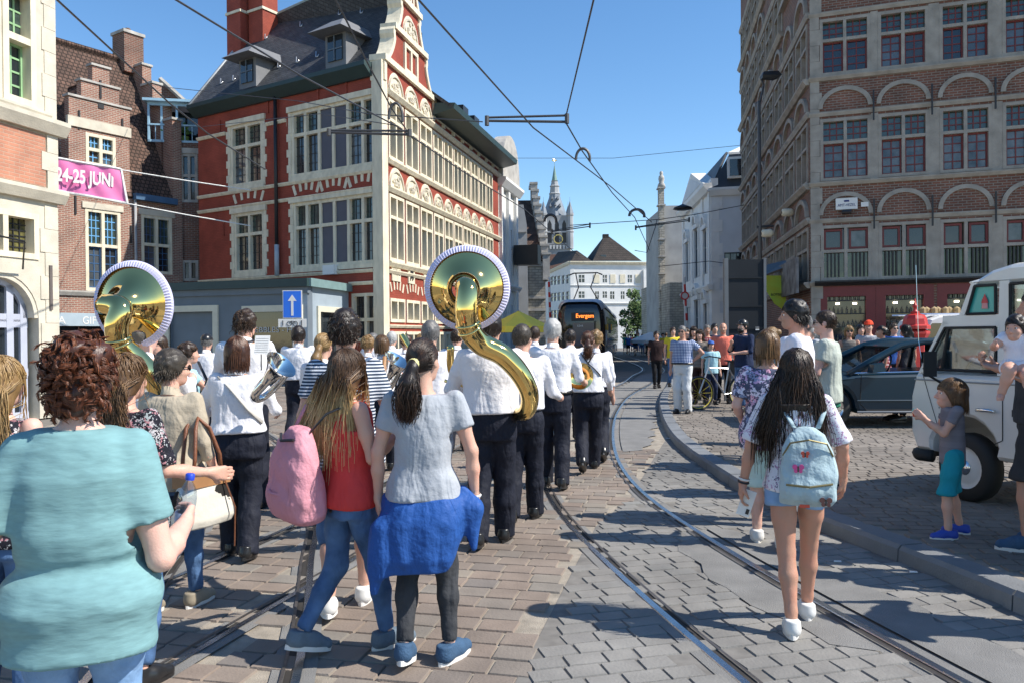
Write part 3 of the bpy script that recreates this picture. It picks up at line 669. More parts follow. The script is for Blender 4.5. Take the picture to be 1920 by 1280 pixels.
# ---------------------------------------------------------------- cream corner house at the left edge
FC=Fac((-11.55,10.3),(-9.77,17.0))
cr=thing('cream_stone_house','sunlit cream stone and orange brick house with arched glass door at left edge','building',(-9.77,17,0))
w1=FC.rect(2,-40,68,206); wl=FC.rect(-60,380,72,488); 
dU0,dU1=FC.uv(-75,700)[0],FC.uv(74,700)[0]; dv=FC.uv(10,512)[1]
spring=dv-(dU1-dU0)/2
hC=FC.uv(105,-60)[1]+2.5; uE=FC.uv(106,300)[0]
vA=FC.uv(100,243)[1]; vB=FC.uv(100,371)[1]
wlr=(wl[0],wl[1],wl[2],wl[3]); 
wall(FC,cr,0,uE,0,hC,[w1,wlr,(dU0,dU1,0,dv)],STONE,.3)
# arch spandrels filling the square head of the door opening
b=MB(); n=16; uc=(dU0+dU1)/2; rad=(dU1-dU0)/2
for k in range(n):
    a=math.pi*k/n; c=math.pi*(k+1)/n
    b.prism([(uc+rad*math.cos(a),spring+rad*math.sin(a)),(uc+rad*math.cos(a),dv),(uc+rad*math.cos(c),dv),(uc+rad*math.cos(c),spring+rad*math.sin(c))],0,.3)
b.build('arch_spandrel',STONE,cr,FC.M)
MB().arc(uc,spring,rad*.9,rad,.02,.28,0,math.pi,18).build('arch_moulding',STONE,cr,FC.M)
dm=MB(); i0,i1=dU0+.08,dU1-.08
dm.arc(uc,spring,rad*.78,rad*.9,.2,.3,0,math.pi,18)
for u in (i0,uc-.09,i1-.18,i0+(i1-i0)*.28,i0+(i1-i0)*.69): dm.box(u,u+.16,.2,.3,0,spring+ (rad*.75 if abs(u-uc)<.5 else .3))
for v in (.0,.9,spring-.08,1.9): dm.box(i0,i1,.205,.29,v,v+.16)
dm.build('glass_door',LILAC,cr,FC.M); MB().prism([(uc+rad*.88*math.cos(math.pi*k/16),spring+rad*.88*math.sin(math.pi*k/16)) for k in range(17)]+[(i0,0),(i1,0)],.26,.28).build('door_glass',GLASS,cr,FC.M)
window(FC,cr,wlr,cols=2,trans=(),fw=.12,d=.25,bars=(4,6),bm=BLACK,gm=glassmat('leaded_yellow_glass',(.03,.03,.02),.1,(.2,.18,.06),5),proud=.03)
GRW=mat('green_window_wood',(.25,.42,.22),.5,.1)
window(FC,cr,w1,cols=1,trans=(.56,),fw=.14,d=.28,bars=(2,4),bm=GRW,sash=GRW,gtop=GLASSG,proud=.03,bt=.02)
ob=FC.rect(-80,226,84,343); MB().box(0.02,ob[1],-.03,.02,vB+.18,vA-.2).build('brick_panel',ORBRK,cr,FC.M)
quoins(FC,cr,uE,vB+.15,vA-.15,-1,STONE,.28,.42,.4,-.045)
quoins(FC,cr,uE,vA+.15,hC,-1,STONE,.3,.36,.5,-.02)
quoins(FC,cr,uE,.0,vB-.2,-1,STONE,.34,.46,.5,-.02)
course(FC,cr,0,uE+.16,vA,.3,.24,STONE); course(FC,cr,0,uE+.13,vB,.26,.2,STONE)
course(FC,cr,w1[0]-.2,w1[1]+.3,w1[2]-.1,.16,.12,STONE,'sill')
anchors(FC,cr,[(93,540)],.95,mat('rusty_iron',(.12,.1,.09),.7))
b=MB(); b.slab([tuple(FC.P(uE,0,.02)[:2]),tuple(FC.P(uE,0,4)[:2]),tuple(FC.P(0,0,4)[:2]),tuple(FC.P(0,0,.5)[:2]),tuple(FC.P(uE-.1,0,.5)[:2])],0,hC); b.build('side_wall',STONE,cr)
MB().tube([FC.P(-1,FC.uv(0,455)[1]+.5,-.3),FC.P(*FC.uv(0,455),-.6),FC.P(*FC.uv(34,505),-.12)],.02,5).build('cable',BLACK,cr,None,True)
# ---------------------------------------------------------------- brick house with stepped dormer gable
FH=Fac((-18.6,30.0),(-15.1,35.2))
bh=thing('stepped_gable_house','old brick house with stepped dormer gable and brown tiled roof','building',(-17,32,0))
ge=FH.uv(300,378)[1]
a1=FH.rect(160,248,217,318); a2=FH.rect(159,390,227,548); a3=FH.rect(264,402,323,516); sh=FH.rect(90,612,236,720)
shop=(0.1,FH.uv(236,660)[0],0,FH.uv(170,612)[1])
wall(FH,bh,0,FH.L,0,ge,[a2,a3,shop],BRK,.2)
gx0=FH.uv(129,300)[0]; gx1=FH.uv(243,300)[0]; gz=FH.uv(140,232)[1]
wall(FH,bh,gx0,gx1,ge,gz,[a1],BRK,.2,'gable_wall')
# stepped gable: brick steps with grey copings
steps=[(129,243,232,193),(152,223,193,160),(173,205,160,127)]
for x0,x1,yb,yt in steps:
    u0_=FH.uv(x0,yt)[0]; u1_=FH.uv(x1,yt)[0]; va=FH.uv((x0+x1)/2,yb)[1]; vt=FH.uv((x0+x1)/2,yt)[1]
    MB().box(u0_,u1_,0,.35,va-.02,vt).build('gable_step',BRK,bh,FH.M)
    MB().box(u0_-.06,u1_+.06,-.06,.4,vt,vt+.09).build('gable_coping',GREYST,bh,FH.M)
u,v=FH.uv(189,197); MB().box(u-.12,u+.12,-.03,-.002,v-.16,v+.16).build('vent_opening',BLACK,bh,FH.M)
MB().box(gx0-.05,gx1+.05,-.07,.1,gz-.12,gz+.28).build('stone_band',STONE,bh,FH.M)
kb_=dict(cols=2,fw=.13,d=.16,gtop=GLASSG,proud=.02)
window(FH,bh,a1,trans=(.5,),bars=(2,2),bm=BLUEW,bt=.02,**kb_); window(FH,bh,a2,trans=(.56,),bars=(2,5),bm=BLUEW,sash=mat('dark_blue_wood',(.03,.09,.2),.5),bt=.02,**kb_)
window(FH,bh,a3,trans=(.5,),bars=(2,4),bm=MATS['dark_blue_wood'],**kb_)
for r in (a2,a3): MB().box(r[0]-.12,r[1]+.12,-.06,.1,r[3],r[3]+.25).build('lintel',STONE,bh,FH.M)
course(FH,bh,0,FH.uv(236,556)[0],a2[2]-.12,.2,.14,GREYST,'sill_course')
# fascia sign
f=FH.rect(90,589,236,612); fs_=MB().box(0.02,shop[1]+.1,-.12,-.005,f[2],f[3]+.05).build('shop_fascia',mat('pale_grey_blue_sign',(.36,.44,.5),.5,.05),bh,FH.M)
u,v=FH.uv(174,602); text('shop_sign','GIFTS',FH,fs_,u,v,.32,WHITEW,-.128,width=.95)
text('shop_sign','A',FH,fs_,FH.uv(113,602)[0],v,.32,WHITEW,-.128)
MB().box(shop[0],shop[1],.15,.17,0,shop[3]).build('shop_window',GLASS,bh,FH.M)
anchors(FH,bh,[(148,225),(188,168),(229,240),(141,385),(245,440)],.75)
# gutter + pipe
MB().box(gx1+.1,FH.L,-.3,.05,ge-.1,ge+.16).build('gutter',mat('deep_blue_paint',(.05,.12,.22),.5),bh,FH.M)
up=FH.uv(251,400)[0]; MB().tube([(up,-.12,ge),(up,-.12,.3)],.06,6).build('drain_pipe',mat('grey_pipe2',(.3,.3,.3),.5),bh,FH.M,True)
# main roof behind the dormer, ridge running along the house
rzt=FH.uv(250,118,3.2)[1]
roofpoly([FH.P(-3,ge,-.1),FH.P(FH.L+.1,ge,-.1),FH.P(FH.L+.1,rzt,3.4),FH.P(-3,rzt,3.4)],TILE,bh)
roofpoly([FH.P(FH.L,ge,7),FH.P(-3,ge,7),FH.P(-3,rzt,3.4),FH.P(FH.L,rzt,3.4)],TILE,bh)
b=MB()
for k in range(22): 
    p=FH.P(-3+k*(FH.L+3)/22,rzt+.05,3.4); q=FH.P(-3+(k+.93)*(FH.L+3)/22,rzt+.05,3.4); b.tube([p,q],.14,6)
b.build('ridge_tiles',TILE,bh)
# roof of the dormer running back
um=(gx0+gx1)/2; zt=FH.uv(189,140)[1]
roofpoly([FH.P(gx0-.1,gz,.2),FH.P(um,zt-.1,.2),FH.P(um,zt-.1,3.2),FH.P(gx0-.1,gz,3.2)],TILE,bh); roofpoly([FH.P(um,zt-.1,.2),FH.P(gx1+.1,gz,.2),FH.P(gx1+.1,gz,3.2),FH.P(um,zt-.1,3.2)],TILE,bh)
b=MB(); b.quad(FH.P(gx0,ge,.2),FH.P(gx0,gz,.2),FH.P(gx0,gz,3),FH.P(gx0,ge,3)); b.quad(FH.P(gx1,ge,.2),FH.P(gx1,gz,.2),FH.P(gx1,gz,3),FH.P(gx1,ge,3)); b.build('dormer_cheek',BRK,bh)
# end gable stepping down on the right, chimney at its head
eg_=FH.L
for k,(f0,zz) in enumerate(((3.6,rzt+.5),(2.8,rzt-.3),(2.0,rzt-1.3),(1.2,rzt-2.3),(.5,rzt-3.2))):
    MB().box(eg_-.05,eg_+.4,f0-.5,f0+.35,0,zz).build('gable_step',BRK,bh,FH.M); MB().box(eg_-.1,eg_+.45,f0-.56,f0+.4,zz,zz+.1).build('gable_coping',GREYST,bh,FH.M)
zc=FH.uv(240,70,3.4)[1]
b=MB().box(FH.uv(222,100,3.4)[0],FH.uv(258,100,3.4)[0],2.9,3.9,rzt-.6,zc); cc=b.build('chimney',BRKS,bh,FH.M)
u0_,u1_=FH.uv(222,100,3.4)[0],FH.uv(258,100,3.4)[0]; MB().box(u0_-.06,u1_+.06,2.84,3.96,zc,zc+.14).build('chimney_cap',GREYST,cc,FH.M); MB().tube([FH.P((u0_+u1_)/2,zc+.1,3.4),FH.P((u0_+u1_)/2,zc+.4,3.4)],.12,6).build('chimney_pot',BRKS,cc)
# ---------------------------------------------------------------- narrow house with blue balcony room
FN=Fac((-15.15,35.6),(-13.55,35.9))
nh=thing('balcony_house','narrow dark brick house with pale blue glazed balcony room on top','building',(-14.4,35.7,0))
hN=FN.uv(345,268)[1]; n1=FN.rect(338,288,371,380); n2=FN.rect(341,488,372,527)
wall(FN,nh,-.4,FN.L+.6,0,hN,[n1,n2],BRKS,.2)
window(FN,nh,n1,cols=2,trans=(.55,),fw=.12,d=.16,fm=GREYST); window(FN,nh,n2,cols=2,trans=(),fw=.12,d=.16,fm=GREYST)
MB().box(n1[0]-.2,n1[1]+.2,-.05,.1,n1[3],n1[3]+.25).build('lintel',GREYST,nh,FN.M)
b=MB(); ht=FN.uv(345,200)[1]; x0,x1=-1.2,FN.L+.3
for u in (x0,x0+.55,x0+1.2,x1-.7,x1-.08): b.box(u,u+.09,.0,.09,hN,ht)
b.box(x0,x1,-.02,.1,ht,ht+.14).box(x0,x1,-.02,.1,hN+.75,hN+.82).box(x0,x1,.0,.1,hN,hN+.1)
for k in range(10): u=x0+(x1-x0)*k/10; b.box(u,u+.03,.02,.05,hN,hN+.78)
b.build('balcony_frame',LBLUE,nh,FN.M); MB().box(x0,x1,1.0,1.04,hN,ht).build('balcony_glass',GLASS,nh,FN.M)
MB().box(x0-.15,x1+.1,-.25,2.2,ht+.145,ht+.26).build('balcony_roof',LBLUE,nh,FN.M)
for u in (x0+.8,x0+1.5):
    b=MB(); b.lathe([(.02,0),(.16,0),(.2,.35),(.17,.35)],10,Matrix.Translation((u,.35,hN+.0))); o=b.build('flower_pot',mat('green_pot',(.2,.3,.08),.6),nh,FN.M)
    b=MB(); rq=random.Random(int(u*10))
    for k in range(30): 
        x,y,z=rq.gauss(u,.12),rq.gauss(.35,.1),hN+.4+abs(rq.gauss(.1,.18)); b.quad((x,y,z),(x+.09,y,z+.03),(x+.07,y+.02,z+.12),(x-.02,y,z+.1))
    b.build('balcony_leaves',mat('balcony_leaf',(.1,.2,.04),.7),o,FN.M)
g0_=wp(297,190,41); g1_=wp(356,196,41); gp_=wp(300,150,41)
MB().add([wp(280,200,40),wp(356,200,40),wp(300,150,40),wp(280,200,44),wp(356,200,44),wp(300,150,44)],[(0,1,2),(3,5,4),(1,4,5,2),(0,2,5,3)]).build('rear_gable',BRKS,nh)
MB().tube([wp(300,148,39.9),wp(357,200,39.9)],.12,5).build('gable_edge',GREYST,nh)
MB().slab([tuple(FN.P(-.4,0,.4)[:2]),tuple(FN.P(FN.L+.6,0,.4)[:2]),(-13,44),(-22,44)],0,hN-.1).build('house_body',BRKS,nh)
# pink banner on ropes between the stepped gable house and the red house
BT=[wp(100,296,27.5),wp(227,318,28.5),wp(238,381,28.5),wp(104,357,27.5)]
bn=thing('street_banner','pink festival banner with white date lettering hung across the side street','banner',BT[0])
b=MB(); nx,nz=18,8
def bpnt(s,t,o=0):
    p=BT[0].lerp(BT[1],s).lerp(BT[3].lerp(BT[2],s),t); wv=.05*math.sin(s*9+t*3)+.03*math.sin(s*17-t*5)
    return p+Vector((.1,-1,0))*(wv+o)
b.add([bpnt(i/nx,j/nz) for j in range(nz+1) for i in range(nx+1)]+[bpnt(i/nx,j/nz,-.006) for j in range(nz+1) for i in range(nx+1)],
      [(j*(nx+1)+i,j*(nx+1)+i+1,(j+1)*(nx+1)+i+1,(j+1)*(nx+1)+i) for j in range(nz) for i in range(nx)]+[(k+171,l+171,m+171,n+171) for (n,m,l,k) in [(j*(nx+1)+i,j*(nx+1)+i+1,(j+1)*(nx+1)+i+1,(j+1)*(nx+1)+i) for j in range(nz) for i in range(nx)]])
PINK=mat('pink_vinyl',(.68,.17,.38),.5,.06)
cl=b.build('banner_cloth',PINK,bn,None,True)
e=MB()
for s0,t0,s1,t1 in ((0,0,1,0),(1,0,1,1),(1,1,0,1)): e.tube([bpnt(s0+(s1-s0)*k/12,t0+(t1-t0)*k/12,.0) for k in range(13)],.045,5)
e.build('banner_hem',WHITEW,bn)
ux=(BT[1]-BT[0]).normalized(); vz=(BT[0]-BT[3]).normalized(); ny=ux.cross(vz).normalized(); yv=-ny
Mb=Matrix(((ux.x,yv.x,vz.x,BT[0].x),(ux.y,yv.y,vz.y,BT[0].y),(ux.z,yv.z,vz.z,BT[0].z),(0,0,0,1)))
wB=(BT[1]-BT[0]).length; hB=(BT[0]-BT[3]).length
text('banner_lettering','24-25 JUNI',Mb,bn,wB*.45,-hB*.49,hB*.42,WHITEW,-.12,width=wB*.84,bold=.02)
for (x0,y0,x1,y1) in ((227,319,470,357),(238,382,470,424)):
    tag(MB().tube([wp(x0,y0,28.5),wp((x0+x1)/2,(y0+y1)/2+1,30),wp(x1,y1,31.6)],.022,5).build('banner_rope',WHITEW),'white rope tying the pink banner to the red house, '+('upper' if y0<350 else 'lower')+' one','rope')
# ---------------------------------------------------------------- tall brick shop house on the right
K=(10.29,27.0); dF=Vector((5.98,-2.1,0)).normalized()
FS=Fac(K,(K[0]+dF.x*13,K[1]+dF.y*13),.1); FT=Fac((13.9,47.2),K,.1)
shp=thing('arcaded_brick_house','tall old brick corner house with blind stone arches and rows of red framed windows','building',(K[0],K[1],0))
vr=lambda y:FS.uv(1540,y)[1]
ROWS=[(vr(527),vr(424)),(vr(341),vr(225)),(vr(144),vr(38))]
dS=ROWS[1][0]-ROWS[2][0]
ROWS+= [(ROWS[2][0]-dS,ROWS[2][1]-dS),(ROWS[2][0]-2*dS,ROWS[2][1]-2*dS)]
SHST=mat('weathered_grey_stone',(.31,.28,.24),.85,.22,2.5,.35,25)
bays=[(1538,1633),(1647,1742),(1762,1860),(1880,1981),(2003,2108)]
bu=[(FS.uv(a,300)[0],FS.uv(b,300)[0]) for a,b in bays]
vTop=14.6
holes=[(a,b,v0,v1) for a,b in bu for v0,v1 in ROWS[:3]]
fv=vr(538)
sfront=[(bu[0][0]-.1,bu[0][1]+.12),(bu[1][0]-.1,bu[1][1]+.12),(bu[2][0]-.1,bu[2][1]+.12),(bu[3][0]-.1,bu[3][1]+.12)]
wall(FS,shp,0,FS.L,0,vTop,holes+[(a,b,.0,fv) for a,b in sfront],BRKS,.22)
for a,b in bu:
    for k,(v0,v1) in enumerate(ROWS[:3]):
        if k==0: 
            o=window(FS,shp,(a,b,v0,v1),cols=2,trans=(.53,),fm=SHST,fw=.1,d=.2,bars=None,gm=glassmat('shop_upper_glass',(.02,.03,.02),.08,(.09,.14,.05),5),gtop=GLASS,proud=.03)
            g=MB(); cw=(b-a)/2
            for c in range(2):
                for q in range(1,5): x=a+c*cw+.1+(cw-.2)*q/5; g.box(x-.025,x+.025,.06,.12,v0+.1,v0+(v1-v0)*.5)
            g.build('window_bars',BLACK,o,FS.M)
            g=MB()
            for c in range(2):
                x0=a+c*cw+.1; x1=a+(c+1)*cw-.1; z0=v0+(v1-v0)*.565; z1=v1-.13
                g.box(x0,x0+.07,.08,.13,z0,z1).box(x1-.07,x1,.08,.13,z0,z1).box(x0+.07,x1-.07,.08,.13,z0,z0+.07).box(x0+.07,x1-.07,.08,.13,z1-.07,z1)
            g.build('red_sash',REDW,o,FS.M)
        else: window(FS,shp,(a,b,v0,v1),cols=2,trans=(.62,),fm=SHST,fw=.1,d=.2,bars=(2,4),bm=REDW,sash=REDW,gm=GLASSC if k==1 else GLASS,gtop=GLASSG,proud=.03,bt=.018)
    for k,(v0,v1) in enumerate(ROWS[:2]):
        top=ROWS[k+1][0]-.35; sp=v1+.35; uc=(a+b)/2; rd=(b-a)/2+.06
        o=MB(); n=14; hgt=top-sp-.05
        for i in range(n):
            p=math.pi*i/n; q=math.pi*(i+1)/n
            o.prism([(uc+(rd-.14)*math.cos(p),sp+(hgt-.14)*math.sin(p)),(uc+rd*math.cos(p),sp+hgt*math.sin(p)),(uc+rd*math.cos(q),sp+hgt*math.sin(q)),(uc+(rd-.14)*math.cos(q),sp+(hgt-.14)*math.sin(q))],-.06,.02)
        o.build('blind_arch',SHST,shp,FS.M)
for k,(v0,v1) in enumerate(ROWS[:3]):
    course(FS,shp,-.02,FS.L,v0-.1,.14,.12,SHST); course(FS,shp,-.02,FS.L,v1+.16,.14,.08,SHST)
    for i in range(len(bu)):
        x=bu[i][1]; y=bu[i+1][0] if i+1<len(bu) else x+.2
        MB().box(x,y,-.02,.05,v0-.02,v1+.06).build('stone_pier',SHST,shp,FS.M)
ua=0
quoins(FS,shp,.02,0,vTop,1,SHST,.3,.38,.55,-.035)
for i,(a,b) in enumerate(bu[:-1]):
    for k in (0,1):
        v=ROWS[k][1]+.05; MB().box(b+.05,b+.1,-.17,-.12,v-.25,v+.75).build('wall_anchor',BLACK,shp,FS.M)
# shopfronts
LIT=emit('shop_spot_lamp',(1,.85,.6),6.0)
for a,b in sfront:
    w_=.3
    o=MB().box(a,a+w_,-.02,.3,0,fv).box(b-w_,b,-.02,.3,0,fv).box(a+w_,b-w_,-.02,.3,fv-.35,fv).box(a+w_,b-w_,-.02,.3,0,.55).build('shop_front',REDW,shp,FS.M)
    MB().box(a+w_,b-w_,.24,.26,.55,fv-.35).build('display_glass',GLASS,o,FS.M)
    sb=MB(); bt=MB()
    for q,zz in enumerate((1.25,1.75,2.2,2.65)):
        sb.box(a+w_+.02,b-w_-.02,.05,.22,zz-.03,zz)
        x=a+w_+.08
        while x<b-w_-.08:
            h=random.uniform(.15,.24); bt.lathe([(.001,zz),(.035,zz),(.035,zz+h*.6),(.012,zz+h*.75),(.012,zz+h),(.001,zz+h)],5,Matrix.Translation((x,.14,0))); x+=random.uniform(.1,.17)
    sb.build('display_shelf',BLACK,o,FS.M); tag(bt.build('bottles',mat('pale_bottle_glass',(.32,.31,.27),.25,.7,25,col2=(.06,.05,.035)),o,FS.M),kind='stuff')
    lm=MB()
    for x in (a+.35*(b-a),a+.65*(b-a)): lm.box(x-.06,x+.06,.1,.2,fv-.62,fv-.56)
    lm.build('spot_lamp',LIT,o,FS.M)
course(FS,shp,bu[0][0]-.2,FS.L,fv+.1,.16,.3,BLACK,'shop_canopy')
# street name sign with small plaque and lamp under it
u,v=FS.uv(1587,383); sg=MB().box(u-.34,u+.34,-.09,-.05,v-.19,v+.19).build('street_name_sign',WHITEW,shp,FS.M)
text('street_name','AMT-VEZEL',FS,sg,u,v-.05,.1,mat('navy_ink',(.02,.03,.15),.6),-.096,width=.56); MB().box(u-.08,u+.08,-.098,-.092,v+.06,v+.12).build('street_crest',MATS['navy_ink'],sg,FS.M)
MB().box(u+.45,u+.68,-.07,-.03,v-.13,v+.02).build('small_plaque',WHITEW,shp,FS.M)
MB().tube([(u-.15,-.1,v-.28),(u+.15,-.1,v-.28)],.07,8).build('sign_lamp',BLACK,shp,FS.M)
# side facade
nb=8; bw=(FT.L-.0)/nb; sh_=[]
for i in range(nb):
    a=i*bw
    for v0,v1 in ROWS: sh_.append((a+.22,a+bw-.22,v0,v1))
steps_=[(0,.25,22.6),(.25,.5,20.2),(.5,.75,17.6),(.75,1,14.6)]  # wall tops, out of view, stepped down so sun reaches the red house
def stop_(u): return next(z for a,b,z in steps_ if u<=b*FT.L+1e-6)
sh_=[r for r in sh_ if r[3]+.4<stop_(r[1])]
for a,b,z in steps_:
    wall(FT,shp,a*FT.L,b*FT.L,0,z,[r for r in sh_ if a*FT.L<(r[0]+r[1])/2<b*FT.L and r[0]>a*FT.L and r[1]<b*FT.L],BRKS,.22,'side_wall')
    MB().box(a*FT.L-.05,b*FT.L+.05,-.2,.5,z,z+.2).build('parapet',SHST,shp,FT.M)
sh_=[r for r in sh_ if any(a*FT.L<r[0] and r[1]<b*FT.L for a,b,z in steps_)]
for r in sh_: window(FT,shp,r,cols=2,trans=(.6,),fm=SHST,fw=.11,d=.2,bars=None,gm=GLASS if random.random()<.7 else GLASSC,gtop=GLASSG,proud=.05)
for k in range(len(ROWS)-1):
    v1=ROWS[k][1]
    for i in range(nb):
        uc=(i+.5)*bw
        if ROWS[k+1][0]+.5>stop_(uc): continue
        rd=bw/2-.16; top=ROWS[k+1][0]-.35; sp=v1+.35
        o=MB(); n=10
        for j in range(n):
            p=math.pi*j/n; q=math.pi*(j+1)/n; hg=top-sp-.05
            o.prism([(uc+(rd-.16)*math.cos(p),sp+(hg-.16)*math.sin(p)),(uc+rd*math.cos(p),sp+hg*math.sin(p)),(uc+rd*math.cos(q),sp+hg*math.sin(q)),(uc+(rd-.16)*math.cos(q),sp+(hg-.16)*math.sin(q))],-.12,.02)
        o.build('blind_arch',SHST,shp,FT.M)
for v0,v1 in ROWS:
    ue=max([b*FT.L for a,b,z in steps_ if z>v1+.3])
    course(FT,shp,-.15,ue,v0-.14,.2,.22,SHST); course(FT,shp,-.1,ue,v1+.2,.2,.12,SHST)
p=[FS.P(.05,0,.4),FS.P(FS.L,0,.4),FS.P(FS.L,0,12),FT.P(.1,0,8),FT.P(.1,0,.4)]
MB().slab([(q.x,q.y) for q in p],0,14.4).build('house_body',BRKS,shp)
# fascia boards and wares along the side street
u,v=FT.uv(1497,520); MB().box(FT.uv(1476,520)[0],FT.uv(1522,520)[0],-.5,-.42,FT.uv(1500,555)[1],FT.uv(1500,492)[1]).build('shop_fascia',mat('faded_dark_fascia',(.09,.08,.08),.7,.5,3,col2=(.22,.21,.21)),shp,FT.M)
MB().box(FT.L-3.2,FT.L-.4,-.1,.02,0,2.6).build('side_shop_front',REDW,shp,FT.M)
MB().box(FT.L-2.8,FT.L-1.8,-.14,-.105,.4,2.2).build('side_shop_glass',GLASS,shp,FT.M)
MB().box(FT.L-1.5,FT.L-.8,-.14,-.105,.1,2.2).build('side_shop_door',mat('turquoise_poster',(.05,.3,.5),.5,.6,3,col2=(.5,.5,.45)),shp,FT.M)
# yellow advertising parasol or banner hung by the side shop
YG=mat('yellow_green_print',(.62,.55,.04),.6,.3,2.2,col2=(.35,.52,.06))
p0=wp(1436,517,30); p1=wp(1473,517,30); p2=wp(1474,585,30); p3=wp(1452,570,30); p4=wp(1436,545,30)
yb=thing('yellow_shop_banner','yellow and green printed banner beside the dark awning of side shop','banner',p0)
b=MB(); n=Vector((.02,.05,0)); q=[p0,p1,p2,p3,p4]
b.add([x for x in q]+[x+n for x in q],[(0,1,2,3,4),(9,8,7,6,5)]+[(i,(i+1)%5,(i+1)%5+5,i+5) for i in range(5)]); b.build('banner_cloth',YG,yb)
text('banner_lettering','BOTSIER',Matrix.Translation((p0.x,p0.y-.03,0)),yb,.43,wp(1455,553,30).z,.1,BLACK,-.01)
aw=MB().add([wp(1436,515,30.5),wp(1474,500,29.5),wp(1474,488,30.8),wp(1436,497,31.8),wp(1436,519,30.5),wp(1474,504,29.5)],[(0,1,2,3),(4,5,1,0),(0,3,4),(1,5,2)])
tag(aw.build('shop_awning',BLACK),'black awning with white logo over the side street shop','awning')
# ---------------------------------------------------------------- white classical house
Kw=(12.75,50.0); FW1=Fac(Kw,(19,48.4)); FW2=Fac((13.5,61.5),Kw)
wh=thing('white_classical_house','white rendered classical house with pediment and dark mansard roof','building',(Kw[0],Kw[1],0))
WSH=mat('shaded_white_render',(.60,.62,.64),.8,.06,1.2)  # cooler copy of the white render, shade put into the colour
eH=FW1.uv(1340,352)[1]
hw1=FW1.rect(1358,474,1392,500)
wall(FW1,wh,0,FW1.L,0,eH,[hw1],WSH,.2); window(FW1,wh,hw1,cols=3,trans=(),fm=BLACK,fw=.06,d=.15)
course(FW1,wh,-.1,FW1.L,eH-.3,.5,.3,WHITEW,'cornice')
quoins(FW1,wh,0.0,0,eH-.6,1,WHITEW,.5,.7,.75,-.05)
wy=[(420,510),(478,545)]
hs=[]
a0=FW2.L
for (uc,w_,v0,v1) in ((a0*.55,1.5,1.0,4.0),(a0*.55,1.4,5.6,9.0),(a0*.55,1.4,10.2,12.4),(a0*.2,1.2,5.6,8.5),(a0*.85,1.2,5.6,8.5),(a0*.2,1.2,1,3.6),(a0*.85,1.2,.2,3.6)): hs.append((uc-w_/2,uc+w_/2,v0,v1))
wall(FW2,wh,0,FW2.L,0,eH+.6,hs[:2]+hs[3:],WHITEW,.3,'front_wall')
for r in hs[:2]+hs[3:]:
    window(FW2,wh,r,cols=2,trans=(.6,),fm=ANNEX,fw=.08,d=.2)
    MB().box(r[0]-.25,r[1]+.25,-.22,.02,r[3]+.02,r[3]+.3).box(r[0]-.2,r[0],-.12,.02,r[2],r[3]).box(r[1],r[1]+.2,-.12,.02,r[2],r[3]).build('window_moulding',WHITEW,wh,FW2.M)
    MB().arc((r[0]+r[1])/2,r[3]+.3,(r[1]-r[0])*.42,(r[1]-r[0])*.6,-.3,.02,0,math.pi,10).build('window_hood',WHITEW,wh,FW2.M)
for u in (.1,a0*.37,a0*.73,a0-.6): MB().box(u,u+.5,-.12,.02,4.8,eH-.2).build('pilaster',WHITEW,wh,FW2.M)
course(FW2,wh,-.2,a0+.2,4.6,.35,.3,WHITEW,'cornice'); course(FW2,wh,-.2,a0+.2,eH,.5,.5,WHITEW,'cornice')
MB().prism([(a0*.1,eH+.3),(a0*.98,eH+.3),(a0*.54,eH+2.0)],-.4,.6).build('pediment',WHITEW,wh,FW2.M)
MB().prism([(a0*.2,eH+.5),(a0*.88,eH+.5),(a0*.54,eH+1.6)],-.43,-.405).build('pediment_panel',WSH,wh,FW2.M)
DKR=mat('dark_slate_cladding',(.03,.036,.045),.55,.15,2,.2,30)
r0=FW1.P(-.3,eH+.05,-.3); r1=FW1.P(FW1.L,eH+.05,-.3); mz=FW1.uv(1345,300)[1]+.6
roofpoly([FW1.P(.0,eH,0),FW1.P(FW1.L,eH,0),FW1.P(FW1.L,mz,1.1),FW1.P(1.2,mz,1.1)],DKR,wh,name='mansard_roof')
roofpoly([FW2.P(0,eH,0),FW2.P(a0,eH,0),FW1.P(1.2,mz,1.1),FW2.P(0.5,mz,1.1)],DKR,wh,name='mansard_roof')
roofpoly([FW1.P(1.1,mz+.05,1.0),FW1.P(FW1.L,mz+.05,1.0),FW1.P(FW1.L,mz+1.5,5),FW1.P(2.5,mz+1.5,5)],WHITEW,wh,name='upper_roof')
du=FW1.rect(1368,300,1390,330); MB().box(du[0]-.15,du[1]+1,-.1,1,du[2]-.1,du[3]+.15).build('dormer',WHITEW,wh,FW1.M); MB().box(du[0],du[1]+.7,-.14,-.105,du[2],du[3]).build('dormer_window',GLASS,wh,FW1.M)
MB().slab([tuple(FW1.P(.3,0,.4)[:2]),tuple(FW1.P(FW1.L,0,.4)[:2]),(22,62),tuple(FW2.P(0.2,0,.4)[:2])],0,eH).build('house_body',WHITEW,wh)
